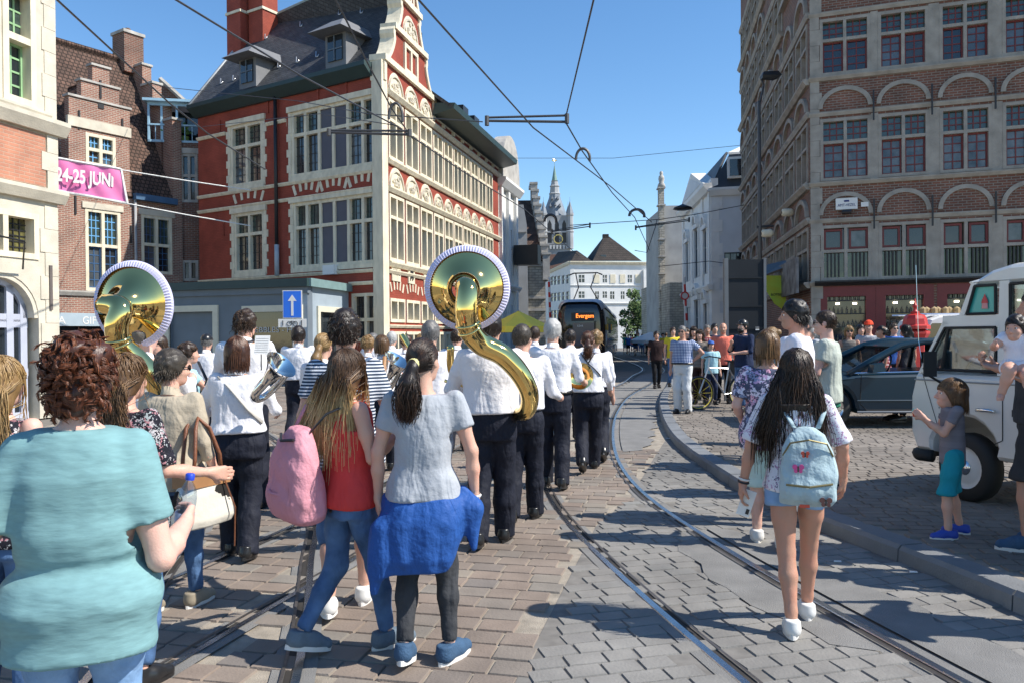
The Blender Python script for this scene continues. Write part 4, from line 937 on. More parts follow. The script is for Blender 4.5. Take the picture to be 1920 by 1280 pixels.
# ---------------------------------------------------------------- grey stone house with thin stepped gable, right of the street
Yg=66.0; gx=lambda px,y=Yg:wp(px,600,y).x
gz_=lambda py,y=Yg:wp(1250,py,y).z
sg2=thing('grey_gable_house','tall grey rendered house with thin stepped gable and statue on top, right of street','building',(gx(1245),Yg,0))
GRN=mat('grey_render',(.36,.355,.34),.9,.2,.8,.25,14)
MB().box(gx(1247),gx(1292),Yg,Yg+9,0,gz_(386)).build('rendered_wall',GRN,sg2)
for k in range(9):
    y=640-(640-352)*(k+1)/9; y0=640-(640-352)*k/9
    MB().box(gx(1237)-.0,gx(1246),Yg-.4+k*.02,Yg+.5,gz_(y0)-.0,gz_(y)-.12).build('gable_step',RUBBLE,sg2); MB().box(gx(1237)-.1,gx(1246)+.1,Yg-.5+k*.02,Yg+.6,gz_(y)-.12,gz_(y)).build('gable_coping',GREYST,sg2)
st=MB().lathe([(.05,0),(.35,0),(.3,.25),(.2,.4),(.26,.7),(.22,.95),(.12,1.02),(.16,1.15),(.13,1.32),(.02,1.38)],10,Matrix.Translation((gx(1242),Yg,gz_(352)))); st.build('roof_statue',GREYST,sg2,None,True)
MB().box(gx(1238),gx(1281),Yg-4,Yg-.5,0,gz_(530,Yg-4)).build('lower_wall',RUBBLE,sg2)
MB().box(gx(1216,Yg+8),gx(1238,Yg+8),Yg+6,Yg+12,0,gz_(535,Yg+6)).build('rear_wing',RUBBLE,sg2)
# ---------------------------------------------------------------- left side beyond the red house
FV=Fac(FARR,(.35,49.6)); bq=thing('baroque_facade_house','narrow white baroque fronted house next to the red house','building',(-.5,47,0))
hq=FV.uv(944,345)[1]
q1=[(.5,1.5,5.2,8.2),(2.4,3.4,5.2,8.2),(.5,1.5,1,4),(2.4,3.4,.1,3.6)]
wall(FV,bq,0,FV.L,0,hq,q1,WHITEW,.25)
for r in q1: window(FV,bq,r,cols=2,trans=(.6,),fm=WHITEW,fw=.09,d=.2)
for u in (.05,1.75,3.7): MB().box(u,u+.42,-.2,.02,0,hq-.3).build('pilaster',WHITEW,bq,FV.M)
course(FV,bq,-.1,FV.L+.1,hq-.1,.5,.5,WHITEW,'cornice'); course(FV,bq,-.1,FV.L+.1,4.5,.3,.3,WHITEW,'cornice')
n=16; cgl=[(FV.L/2+FV.L/2*math.cos(math.pi*k/n)*(1 if abs(math.cos(math.pi*k/n))<.72 else .96),hq+.1+2.9*math.sin(math.pi*k/n)**.8) for k in range(n+1)]
MB().prism(cgl,-.25,.5).build('curved_gable',GREYST,bq,FV.M)
MB().slab([tuple(FV.P(0,0,.3)[:2]),tuple(FV.P(FV.L,0,.3)[:2]),tuple(FV.P(FV.L,0,6)[:2]),tuple(FV.P(0,0,6)[:2])],0,hq).build('house_body',WHITEW,bq)
MB().box(FV.L-1.2,FV.L-.2,-1.6,-.1,6.0,7.2).build('hanging_sign',BLACK,bq,FV.M)
Ys=57.0; X=lambda px,Y=Ys:wp(px,600,Y).x; Z=lambda py,Y=Ys:wp(1000,py,Y).z
lst=thing('stepped_stone_house','grey rubble stone house with stepped gable and brown tiles beside the parasol','building',(X(1000),Ys,0))
MB().box(X(960),X(1023),Ys,Ys+9,0,Z(488)).build('stone_wall',RUBBLE,lst)
for py in (497,558,581): MB().box(X(960),X(1023)+.05,Ys-.14,Ys+.1,Z(py)-.1,Z(py)+.08).build('string_course',GREYST,lst)
zr=Z(376,Ys+7)
roofpoly([(X(960),Ys-.1,Z(488)),(X(1021),Ys-.1,Z(488)),(X(1001,Ys+7)+.1,Ys+7,zr),(X(960),Ys+7,zr)],TILE,lst)
for k in range(10):
    t=k/9; Yk=Ys+7*t; xk=X(1021)*(1-t)+X(999,Ys+7)*t; zk=Z(488)*(1-t)+(zr+.9)*t
    MB().box(xk-.1,xk+.4,Yk-.45,Yk+.5,Z(500)-1,zk+.35).build('gable_step',GREYST,lst); MB().box(xk-.18,xk+.48,Yk-.52,Yk+.5,zk+.35,zk+.5).build('gable_coping',GREYST,lst)
MB().box(X(998,Ys+7)-.2,X(998,Ys+7)+.5,Ys+6.6,Ys+7.4,zr+.9,Z(350,Ys+7)).build('gable_finial',GREYST,lst)
gb=thing('grey_side_building','plain pale grey gable wall rising between white front and tiled roof','building',(X(975),58,0))
MB().prism([(X(958,58.5),0),(X(986,58.5)+.2,0),(X(986,58.5)+.1,Z(430,58.5)),(X(985,58.5)-.1,Z(392,58.5)),(X(958,58.5),Z(392,58.5))],56.6,58.6).build('rendered_wall',GRN,gb)
MB().box(X(958,58.5),X(985,58.5)+.1,56.5,56.59,Z(436,56.5),Z(433,56.5)).build('string_course',GREYST,gb)
# ---------------------------------------------------------------- far white corner building
Kf=(wp(1070,600,95).x,95.0); FF1=Fac(Kf,(Kf[0]+11.5,97.2)); FF2=Fac((wp(1024,600,112).x,112),Kf)
fw_=thing('far_white_building','white three storey corner building with dark hipped roofs at end of street','building',(Kf[0],Kf[1],0))
fh=FF1.uv(1070,493)[1]
hs=[]
for (x0,x1) in ((1084,1097),(1129,1139),(1176,1186),(1212,1222)):
    for (y0,y1) in ((515,531),(546,560),(578,594)): hs.append(FF1.rect(x0,y0,x1,y1))
for (x0,x1) in ((1115,1124),(1143,1153),(1163,1172),(1190,1199)): hs.append(FF1.rect(x0,546,x1,562))
blank=[FF1.rect(x0,515,x1,531) for x0,x1 in ((1113,1124),(1144,1154),(1162,1172),(1191,1201))]
wall(FF1,fw_,0,FF1.L,0,fh,hs,WHITEW,.3)
for r in hs: window(FF1,fw_,r,cols=2,trans=(.55,),fm=WHITEW,fw=.06,d=.2)
for r in blank: MB().box(r[0],r[1],-.06,-.002,r[2],r[3]).build('blind_window',PALEST,fw_,FF1.M)
course(FF1,fw_,-.1,FF1.L,fh,.35,.35,PALEST,'cornice'); course(FF1,fw_,0,FF1.L,FF1.uv(1100,536)[1],.15,.12,WHITEW); course(FF1,fw_,0,FF1.L,FF1.uv(1100,570)[1],.2,.15,WHITEW)
hs=[FF2.rect(x,y0+ (1070-x)*.12,x+6,y1+(1070-x)*.1) for x in (1032,1038,1045,1053,1061) for y0,y1 in ((515,531),(546,562),(578,594))]
wall(FF2,fw_,0,FF2.L,0,fh,hs,WHITEW,.3,'side_wall')
for r in hs: window(FF2,fw_,r,cols=1,trans=(.55,),fm=WHITEW,fw=.06,d=.2)
course(FF2,fw_,0,FF2.L,fh,.35,.3,PALEST,'cornice')
MB().box(FF1.uv(1205,600)[0],FF1.L,-.5,.0,0,FF1.uv(1210,507)[1]).build('side_bay',WHITEW,fw_,FF1.M)
p=lambda px,py,Y:wp(px,py,Y)
pk0=p(1133,443,101); pk1=p(1141,443,101)
e0=p(1098,489,100.5); e1=p(1112,490,96); e2=p(1205,490,97.5); e3=p(1200,488,108); e4=p(1105,488,108)
MB().add([p(1111,490,96.3),p(1204,490,98),pk1,pk0,p(1098,488,106),p(1200,487,110)],[(0,1,2,3),(4,0,3),(1,5,2),(5,4,3,2)]).build('hipped_roof',TILED,fw_)
MB().add([p(1135,446,101.0)+Vector((-.35,-.35,-.6)),p(1135,446,101)+Vector((.4,-.35,-.6)),p(1135,446,101)+Vector((.4,.4,-.6)),p(1135,446,101)+Vector((-.35,.4,-.6)),p(1135,440,101)+Vector((-.35,-.35,0)),p(1135,440,101)+Vector((.4,-.35,0)),p(1135,440,101)+Vector((.4,.4,0)),p(1135,440,101)+Vector((-.35,.4,0))],[(0,1,5,4),(1,2,6,5),(2,3,7,6),(3,0,4,7),(4,5,6,7)]).build('ridge_chimney',TILED,fw_)
MB().add([p(1071,490,95.6),p(1110,490,96.6),p(1082,470,99),p(1026,500,112),p(1046,473,112),p(1105,488,106)],[(0,1,2),(3,0,2,4),(1,5,2)]).build('hipped_roof',TILED,fw_)
roofw=MB().box(-.35,.35,-.2,.1,0,.5); M_=Matrix.Translation(p(1131,486,97.6)); roofw.build('skylight',GLASS,fw_,M_)
MB().slab([tuple(FF1.P(.2,0,.4)[:2]),tuple(FF1.P(FF1.L,0,.4)[:2]),(20,112),tuple(FF2.P(.2,0,.4)[:2])],0,fh-.1).build('house_body',WHITEW,fw_)
# ---------------------------------------------------------------- belfry far behind
Yb=400.0; bz=lambda py:wp(1040,py,Yb).z; bxx=lambda px:wp(px,450,Yb).x
bf=thing('belfry_tower','tall grey gothic belfry with corner turrets and slender spire behind rooftops','tower',(bxx(1042),Yb,0))
BFS=mat('hazed_belfry_stone',(.33,.34,.35),.85,.3,.12,.3,1.0); LEAD=mat('lead_roof',(.17,.20,.235),.6,.2,.3); GOLD=mat('gilded_metal',(.6,.45,.15),.35,.1,metal=.6)  # belfry stone tinted grey-blue in place of distance haze
cx=bxx(1043); hw_=bxx(1066)-cx; hw_=6.6
MB().box(cx-hw_,cx+hw_,Yb-hw_,Yb+hw_,0,bz(408)).build('tower_body',BFS,bf)
for sx in (-.5,0,.5):
    MB().prism([(cx+sx*hw_*1.1-1.0,bz(462)),(cx+sx*hw_*1.1+1.0,bz(462)),(cx+sx*hw_*1.1+1.0,bz(424)),(cx+sx*hw_*1.1,bz(416)),(cx+sx*hw_*1.1-1.0,bz(424))],Yb-hw_-.05,Yb-hw_-.002).build('belfry_opening',BLACK,bf)
for z in (bz(462),bz(466),bz(440)): MB().box(cx-hw_-.5,cx+hw_+.5,Yb-hw_-.5,Yb+hw_+.5,z,z+.8).build('cornice',BFS,bf)
b=MB()
for k in range(9): b.box(cx-hw_-.4+k*1.65,cx-hw_+.5+k*1.65,Yb-hw_-.6,Yb-hw_,bz(470),bz(463))
b.build('parapet_tracery',mat('pale_tracery',(.5,.5,.49),.8),bf)
for sx in (-1,1):
    for sy in (-1,1):
        M_=Matrix.Translation((cx+sx*hw_,Yb+sy*hw_,0))
        o=MB().lathe([(1.7,bz(470)),(1.7,bz(440)),(2.0,bz(439)),(2.0,bz(437)),(1.6,bz(436)),(1.6,bz(410)),(1.9,bz(408)),(1.9,bz(405))],8,M_).build('corner_turret',BFS,bf)
        MB().lathe([(1.9,bz(405)),(1.1,bz(395)),(.1,bz(382)),(.05,bz(374))],8,M_).build('turret_roof',LEAD,o)
M_=Matrix.Translation((cx-.6,Yb,0))
MB().lathe([(6.6,bz(412)),(5.6,bz(398)),(4.2,bz(384)),(3.0,bz(372)),(2.7,bz(366))],8,M_).build('spire_base',LEAD,bf)
MB().lathe([(2.7,bz(366)),(3.0,bz(364)),(2.5,bz(362)),(2.2,bz(352)),(2.6,bz(350)),(2.0,bz(348)),(1.6,bz(341)),(1.9,bz(340))],8,M_).build('spire_lantern',BFS,bf)
MB().lathe([(1.5,bz(340)),(.9,bz(328)),(.35,bz(316)),(.08,bz(310)),(.08,bz(303))],8,M_).build('spire_tip',mat('green_copper',(.16,.27,.24),.6),bf)
MB().add([(cx-2.0,Yb,bz(302)),(cx-.6,Yb-.3,bz(304)),(cx+1,Yb,bz(301)),(cx-.5,Yb+.3,bz(299)),(cx-1.2,Yb,bz(298))],[(0,1,3),(1,2,3),(0,3,4),(0,4,1),(1,4,3),(0,1,2,3)]).build('dragon_vane',GOLD,bf)
b=MB()
for (sx,zz) in ((-2.5,388),(0,386),(2.4,388),(-1.6,374),(1.4,374)): b.prism([(cx-.6+sx-.5,bz(zz+3)),(cx-.6+sx+.5,bz(zz+3)),(cx-.6+sx,bz(zz-4))],Yb-6.5+abs(380-zz)*.05,Yb-2)
b.build('spire_dormers',BFS,bf)
MB().lathe([(2.4,-.1),(2.4,.1),(1.9,.12),(1.9,.0)],20,Matrix.Translation((cx+.6,Yb-hw_-.5,bz(452)))@Matrix.Rotation(R(90),4,'X')).build('clock_face',GOLD,bf)
# low brick roofs around its foot
tag(MB().box(bxx(1020),bxx(1075),Yb-30,Yb-20,0,bz(474)-4).build('distant_rooftops',BRKS),'distant brick roofs at the foot of the belfry','building')
# ================================================================ tree, tram, wires, street furniture
def tree(px,Y,pbase,ptop,pw):
    x=wp(px,600,Y).x; zt=wp(px,ptop,Y).z; rw=pw*Y/FPX/2
    t=thing('street_tree','leafy green tree standing in front of far white building','tree',(x,Y,0))
    b=MB(); b.tube([(x,Y,0),(x+.05,Y,1.6),(x-.05,Y,zt*.55)],[.2,.15,.1],7)
    for k in range(6): a=k*1.05; b.tube([(x,Y,zt*.4+k*.15),(x+rw*.6*math.cos(a),Y+rw*.6*math.sin(a),zt*.62+.25*k)],[.07,.02],5)
    b.build('trunk',mat('bark',(.09,.07,.05),.9,.2),t)
    c=MB(); rg=random.Random(3)
    cl=[(x+rg.gauss(0,.42)*rw,Y+rg.gauss(0,.4)*rw,zt*.62+rg.gauss(0,.17)*zt,rg.uniform(.28,.5)*rw) for _ in range(26)]
    for (a,b_,z,r) in cl:
        for k in range(130):
            d=Vector((rg.gauss(0,1),rg.gauss(0,1),rg.gauss(0,1))).normalized()*r*rg.uniform(.55,1.05)
            p=Vector((a,b_,z))+d; u=Vector((rg.gauss(0,1),rg.gauss(0,1),rg.gauss(0,1))).normalized(); v=u.orthogonal().normalized(); s=rg.uniform(.09,.17)
            c.quad(p-u*s,p+v*s*.7,p+u*s,p-v*s*.7)
    c.build('crown',mat('tree_leaf',(.055,.12,.03),.7,.5,.9,col2=(.12,.20,.05)),t)
tree(1194,80,660,543,52)
# ---------------------------------------------------------------- tram
TY=36.0; TX=wp(1089,640,TY).x; td=Vector((.152,.988,0)).normalized()
TM=Matrix(((td.y,td.x,0,TX),(-td.x,td.y,0,TY),(0,0,1,0),(0,0,0,1)))
tram=thing('tram','dark modern tram with silver roof approaching along the street','tram',TM)
TBLK=mat('tram_black_glass',(.012,.013,.016),.08,.2,1,spec=.8); TSIL=mat('tram_silver',(.42,.45,.5),.35,.08,metal=.3); TDRK=mat('tram_dark_grey',(.05,.052,.058),.35,.15)
def tsec(y,w_,top,bot):
    """half superellipse outline from the right skirt over the roof to the left skirt"""
    pts=[]
    for k in range(25):
        a=math.pi*k/24; c,sn=math.cos(a),math.sin(a)
        pts.append((w_*(abs(c)**.3)*(1 if c>0 else -1),y,bot+(top-bot)*max(sn,0)**.3))
    return pts
secs=[tsec(-.06,.86,2.85,.42),tsec(-.02,.96,3.0,.36),tsec(.1,1.06,3.1,.3),tsec(.35,1.12,3.17,.28),tsec(.9,1.15,3.2,.3),tsec(30,1.15,3.2,.3)]
n=25; b=MB(); b.add([v for q in secs for v in q],[(i*n+k,i*n+k+1,(i+1)*n+k+1,(i+1)*n+k) for i in range(len(secs)-1) for k in range(n-1)]+[tuple(range(n-1,-1,-1))])
b.build('tram_body',TBLK,tram,TM,True)
b=MB(); rsec=[[(x*1.02,y-.012,z+.02) for x,y,z in q[5:20]] for q in (tsec(.02,1.0,3.14,.36),tsec(.3,1.12,3.26,.32),tsec(.9,1.16,3.3,.3),tsec(29.5,1.16,3.3,.3))]; n=15
b.add([v for q in rsec for v in q],[(i*n+k,i*n+k+1,(i+1)*n+k+1,(i+1)*n+k) for i in range(3) for k in range(n-1)]); b.build('roof_shroud',TSIL,tram,TM,True)
b=MB(); lo_=[(.8,-.02,.45),(.95,.1,.42),(1.08,.35,.4),(1.16,.9,.38)]; q=[(-x,y,z) for x,y,z in lo_[::-1]]+lo_; m_=len(q)
b.add(q+[(x*1.0,y-.03,z+.5) for x,y,z in q],[(i,i+1,m_+i+1,m_+i) for i in range(m_-1)]); b.build('front_skirt',TDRK,tram,TM,True)
MB().box(-.42,.62,-.1,-.07,2.28,2.66).build('destination_display',BLACK,tram,TM)
text('destination_text','Evergem',TM,tram,.2,2.5,.2,emit('amber_led',(1,.22,.03),2.5),-.115,width=.8)
text('tram_number','6344',TM,tram,-.02,2.05,.1,WHITEW,-.095)
MB().box(-.36,.62,-.085,-.065,1.15,2.2).build('front_screen',mat('blue_tinted_glass',(.02,.04,.09),.12,.2,1),tram,TM)
for sx in (-1,1):
    MB().box(sx*.85-.12,sx*.85+.12,-.0,.1,.75,.9).build('headlight',WHITEW,tram,TM)
    MB().box(sx*1.3-.06,sx*1.3+.06,.5,.6,1.7,2.15).build('mirror',BLACK,tram,TM)
b=MB().add([(-.8,.0,.5),(.8,.0,.5),(.8,.0,.95),(-.8,.0,.95),(-.7,-.14,.5),(.7,-.14,.5),(.7,-.14,.9),(-.7,-.14,.9)],[(4,5,6,7),(0,4,7,3),(5,1,2,6),(7,6,2,3),(0,1,5,4)]).build('bumper',TDRK,tram,TM)
y=1.6
for k in range(12):
    MB().box(1.151,1.165,y,y+1.9,1.05,2.5).build('side_window',TBLK,tram,TM); y+=2.3
for k in range(4): MB().box(1.152,1.17,2+7*k,3.2+7*k,.45,.9).build('side_panel',TSIL,tram,TM)
for yy,zz in ((.9,1.98),): MB().box(1.15,1.4,yy,yy+.15,zz-.12,zz+.14).build('marker_lamp',mat('orange_reflector',(.9,.42,.02),.3),tram,TM)
pg=MB().tube([(-.6,4,3.45),(-.3,3.2,4.0),(-.5,4.2,4.75)],.03,5).tube([(.6,4,3.45),(.3,3.2,4.0),(.5,4.2,4.75)],.03,5).tube([(-.85,4.2,4.7),(-.6,4.2,4.8),(.6,4.2,4.8),(.85,4.2,4.7)],.035,5); pg.build('pantograph',BLACK,tram,TM)
for k in range(3):
    for sx in (-.9,.9): MB().lathe([(.05,-.06),(.3,-.06),(.3,.06),(.05,.06)],14,Matrix.Translation((sx,2.4+9*k,.3))@Matrix.Rotation(R(90),4,'Y')).build('wheel',BLACK,tram,TM)
# ---------------------------------------------------------------- overhead wires
def wirepts(pts,H=6.0):
    out=[]
    for p in pts:
        px,py=p[:2]
        if len(p)>2: out.append(wp(px,py,p[2])); continue
        d=ray(px,py); t=(H-CAMH)/d.z; out.append(C0+d*t)
    return out
WIRE=mat('overhead_wire_metal',(.05,.052,.058),.5,.1)
def wire(pts,label,r=.012,H=6.0):
    return tag(MB().tube(wirepts(pts,H),r,5).build('overhead_wire',WIRE),label,'wire','overhead tram wires')
wire([(760,-30),(785,0),(1000,240),(1145,350),(1222,417)],'tram contact wire running from top centre down to the right over the street',.016)
wire([(1120,-30),(1113,0),(1062,215)],'steep wire dropping from top edge to the right end of double rods',.014)
wire([(1062,232),(1092,284),(1148,362),(1190,408),(1218,470)],'contact wire from double rods down past the lower black loop',.016)
wire([(290,-25),(330,0),(560,140),(745,238),(863,319),(985,394),(1085,480)],'long wire crossing in front of red house roof and gable to the right',.016)
wire([(90,-15),(107,0),(319,195),(390,251),(497,318)],'black wire over the brick house chimney at upper left',.016)
wire([(622,-20),(630,0),(690,120),(735,205),(775,262)],'wire crossing the slate roof just left of the gable',.014)
wire([(948,297,44),(1150,297,40),(1388,273,40)],'thin span wire across the blue sky at mid height',.012)
wire([(1068,423,40),(1235,412,40),(1300,403,42),(1395,385,42)],'thin span wire ending at white classical house',.02)
wire([(300,163,33),(560,190,25),(690,214,18),(905,229,15.6)],'slack wire crossing the red house to the left end of double rods',.012)
wire([(380,238,30),(600,214,20),(745,236,16)],'faint wire crossing the upper windows of red house',.01)
wire([(1190,470,40),(1213,474,40),(1229,425,40),(1232,412,40)],'short vee shaped wire below the lower loop near grey gable',.02)
wire([(1235,500,45),(1330,490,44),(1392,498,42)],'low wire before the white classical house wall',.02)
def rods(a,b,Y,dy,label):
    t=thing('pull_off_arm',label,'bracket',wp(*a,Y),'tram wire pull-off arms')
    MB().tube([wp(a[0],a[1],Y),wp(b[0],b[1],Y)],.024,6).build('upper_rod',WIRE,t); MB().tube([wp(a[0],a[1]+dy*.5,Y),wp(b[0],b[1]+dy,Y)],.028,6).build('lower_rod',WIRE,t)
    for q in (a,b): MB().tube([wp(q[0],q[1]-3,Y),wp(q[0],q[1]+dy+3,Y)],.05,6).build('clamp',WIRE,t)
rods((913,221),(1063,217),16.2,12,'long double rod across the sky left of the steep wire')
rods((617,245),(768,246),16.2,7,'double rod in front of the red house upper windows')
rods((1035,433),(1106,421),40,4,'thin rod before the belfry clock'); rods((1192,426),(1292,411),40,3,'rod reaching the top of grey gable house')
def loop(px,py,w_,h,Y,label,rot=0):
    pts=[wp(px+w_/2*math.cos(a)+rot*math.sin(a)*h,py-h*math.sin(a) if a<math.pi else py+h*.6*(a-math.pi),Y) for a in [x*.25 for x in range(-1,15)]]
    tag(MB().tube(pts[:15],.03*Y/16,6).build('wire_loop',WIRE),label,'wire loop','black loops on the tram wires')
loop(742,222,26,28,16.2,'black wire loop hanging before the red house corner pilaster'); loop(1093,298,26,19,20,'upper black wire loop against the open sky'); loop(1194,405,28,12,29,'lower black wire loop left of the grey gable'); loop(1032,415,22,12,40,'black wire loop in front of the belfry roof')
# mast with lamps in front of the brick house
def mast():
    Y=30.0; x=xat(1425,Y,5)
    t=thing('overhead_mast','tall dark mast carrying a street lamp in front of arcaded brick house','mast',(x,Y,.1))
    MB().tube([(x,Y,.1),(x,Y,wp(1425,190,Y).z)],[.085,.06],10).build('pole',mat('mast_paint',(.10,.095,.09),.6),t,None,True)
    a=wp(1428,150,Y); b_=wp(1455,138,Y-1)
    MB().tube([wp(1425,192,Y),wp(1432,160,Y),a],.04,6).build('lamp_arm',WIRE,t)
    M=Matrix.Translation(wp(1448,143,Y-.5)); MB().add([(-.42,-.18,0),(.3,-.18,-.02),(.3,.18,-.02),(-.42,.18,0),(-.35,-.12,.14),(.2,-.12,.16),(.2,.12,.16),(-.35,.12,.14),(-.4,-.15,-.1),(.1,-.15,-.12),(.1,.15,-.12),(-.4,.15,-.1)],[(4,5,6,7),(0,1,5,4),(1,2,6,5),(2,3,7,6),(3,0,4,7),(8,11,10,9),(0,8,9,1),(2,10,11,3),(0,3,11,8),(1,9,10,2)]).build('lamp_head',BLACK,t,M)
    MB().tube([wp(1419,426,Y),wp(1450,424,Y)],.05,6).build('bracket',WIRE,t)
    for (px,py) in ((1478,399),(1440,438)):
        MB().lathe([(.05,-.25),(.14,-.22),(.16,.1),(.1,.2),(.02,.22)],10,Matrix.Translation(wp(px,py,Y-.3))@Matrix.Rotation(R(90),4,'Y')).build('flood_lamp',PALEST,t,None,True)
mast()
# round lamp hanging by the white house
tag(MB().lathe([(.02,.25),(.12,.2),(.5,.05),(.55,-.05),(.3,-.1),(.02,-.1)],16,Matrix.Translation(wp(1280,391,45))).build('hanging_lamp',BLACK,None,None,True),'round black hanging street lamp before the white classical house','lamp')
# red and white barrier poles
def barrier(px,y0,y1,Y,label):
    a=wp(px,y0,Y); b_=wp(px+ (3 if px<1100 else 7),y1,Y); t=thing('barrier_pole',label,'barrier',(b_.x,Y,0)); n=9
    MB().tube([b_,Vector((b_.x,Y,0))],.09,8).build('pole_foot',GREYST,t)
    for k in range(n):
        p=a.lerp(b_,k/n); q=a.lerp(b_,(k+1)/n); MB().tube([p,q],.065,8).build('pole_band',mat('signal_red',(.6,.03,.03),.5) if k%2 else WHITEW,t)
    return t
barrier(1029,520,605,42,'raised red and white barrier pole by the yellow parasol'); b2=barrier(1283,520,642,44,'raised red and white barrier pole with round sign before grey gable house')
MB().lathe([(.24,-.02),(.24,.02),(.17,.03),(.17,-.02)],18,Matrix.Translation(wp(1284,555,43.8))@Matrix.Rotation(R(90),4,'X')).build('round_sign',MATS['signal_red'],b2); MB().lathe([(.0,-.01),(.17,-.01)],18,Matrix.Translation(wp(1284,555,43.8))@Matrix.Rotation(R(90),4,'X')).build('sign_face',WHITEW,b2)
# yellow parasol
def parasol(px,py,Y,r,label,m,name='parasol'):
    a=wp(px,py,Y); t=thing(name,label,'parasol',(a.x,a.y,0))
    b=MB(); n=8; vs=[a]+[a+Vector((r*math.cos(R(22.5+45*k)),r*math.sin(R(22.5+45*k)),-.62)) for k in range(n)]+[a+Vector((r*math.cos(R(22.5+45*k)),r*math.sin(R(22.5+45*k)),-.85)) for k in range(n)]
    b.add(vs,[(0,1+k,1+(k+1)%n) for k in range(n)]+[(1+k,9+k,9+(k+1)%n,1+(k+1)%n) for k in range(n)]); b.build('canopy',m,t); MB().tube([a,(a.x,a.y,0)],.03,8).build('pole',WIRE,t)
    MB().box(a.x-.3,a.x+.3,a.y-.3,a.y+.3,0,.1).build('base',GREYST,t)
parasol(972,583,31,1.35,'bright yellow parasol beside the stone house at street edge',mat('yellow_canvas',(.75,.56,.06),.7,.06))
parasol(1220,622,60,1.6,'small white parasol in the distance near the crowd',WHITEW)
# one-way sign on a pole
Yq=23.5; so_=thing('one_way_sign','blue one-way arrow sign on a pole in front of grey annex','sign',(xat(548,Yq,2),Yq,0))
c=wp(548,571,Yq); hw_,hh=.29,.42
MB().tube([(c.x,Yq+.06,0),(c.x,Yq+.06,c.z+.4)],.032,8).build('pole',GREYST,so_)
MB().box(c.x-hw_,c.x+hw_,Yq,Yq+.03,c.z-hh,c.z+hh).build('sign_border',WHITEW,so_); MB().box(c.x-hw_+.025,c.x+hw_-.025,Yq-.006,Yq-.002,c.z-hh+.025,c.z+hh-.025).build('sign_face',mat('sign_blue',(.02,.16,.72),.4,.03),so_)
MB().prism([(c.x-.035,c.z-.34),(c.x+.035,c.z-.34),(c.x+.035,c.z+.1),(c.x-.035,c.z+.1)],Yq-.012,-.007+Yq).prism([(c.x-.13,c.z+.1),(c.x+.13,c.z+.1),(c.x,c.z+.29)],Yq-.012,-.007+Yq).build('arrow',WHITEW,so_)
q=wp(548,606,Yq); MB().box(q.x-.42,q.x+.42,Yq,Yq+.02,q.z-.125,q.z+.125).build('sub_plate',WHITEW,so_)
b=MB()
for dx in (-.09,.09): b.lathe([(.06,-.004),(.075,-.004),(.075,.004),(.06,.004)],14,Matrix.Translation((q.x+dx,Yq-.006,q.z-.02))@Matrix.Rotation(R(90),4,'X'))
b.tube([(q.x-.09,Yq-.006,q.z-.02),(q.x-.03,Yq-.006,q.z+.06),(q.x+.06,Yq-.006,q.z+.05),(q.x,Yq-.006,q.z-.02),(q.x-.03,Yq-.006,q.z+.06)],.008,4).tube([(q.x+.06,Yq-.006,q.z+.05),(q.x+.09,Yq-.006,q.z-.02)],.008,4)
for s in (-1,1): b.tube([(q.x+s*.28,Yq-.006,q.z-.08),(q.x+s*.28,Yq-.006,q.z+.08)],.012,4)
b.build('bicycle_symbol',BLACK,so_)
# dark back of an information panel
Yp=17.9; pn=thing('information_panel','large dark grey back of a sign panel on legs behind the crowd','sign',(xat(1396,Yp),Yp,.12))
x0,x1=xat(1358,Yp,2.5),xat(1434,Yp,2.5); zt=wp(1395,487,Yp).z
PND=mat('dark_panel_paint',(.02,.024,.029),.75,.18,1.5,spec=.2)
MB().box(x0+.05,x1-.03,Yp,Yp+.06,1.35,zt).build('panel_board',PND,pn); MB().box(x0,x0+.09,Yp-.03,Yp+.09,.12,zt+.03).build('leg',mat('panel_edge',(.12,.13,.14),.5),pn); MB().box(x1-.03,x1+.03,Yp-.03,Yp+.09,1.3,zt+.03).build('leg',MATS['panel_edge'],pn)
for z in (1.75,2.25,2.9): MB().box(x0+.09,x1-.03,Yp-.02,Yp-.002,z,z+.03).build('panel_rib',PND,pn)
MB().box(x1-.22,x1-.14,Yp-.02,Yp-.004,1.72,1.79).build('sticker',WHITEW,pn)
# red ornate letter box / pillar
Yr=20.0; c=wp(1716,640,Yr); rp=thing('red_ornate_pillar','red cast iron pillar with domed top and finial behind the blue car','street furniture',(c.x,c.y,.12))
RC=mat('red_cast_iron',(.48,.03,.025),.4,.1,3,.1,20)
Mr=Matrix.Translation((c.x,c.y,.12))@Matrix.Rotation(R(20),4,'Z')@Matrix.Diagonal((.74,.74,1,1))
MB().lathe([(.42,0),(.42,.15),(.36,.2),(.36,1.35),(.40,1.4),(.46,1.48),(.46,1.54),(.3,1.6)],8,Mr).build('column',RC,rp)
MB().lathe([(.48,1.6),(.48,1.68),(.4,1.72),(.37,1.86),(.3,1.95),(.12,2.0)],8,Mr).build('domed_cap',RC,rp)
MB().lathe([(.12,2.0),(.15,2.03),(.06,2.07),(.05,2.15),(.11,2.18),(.05,2.22),(.015,2.38)],10,Mr).build('finial',RC,rp,None,True)
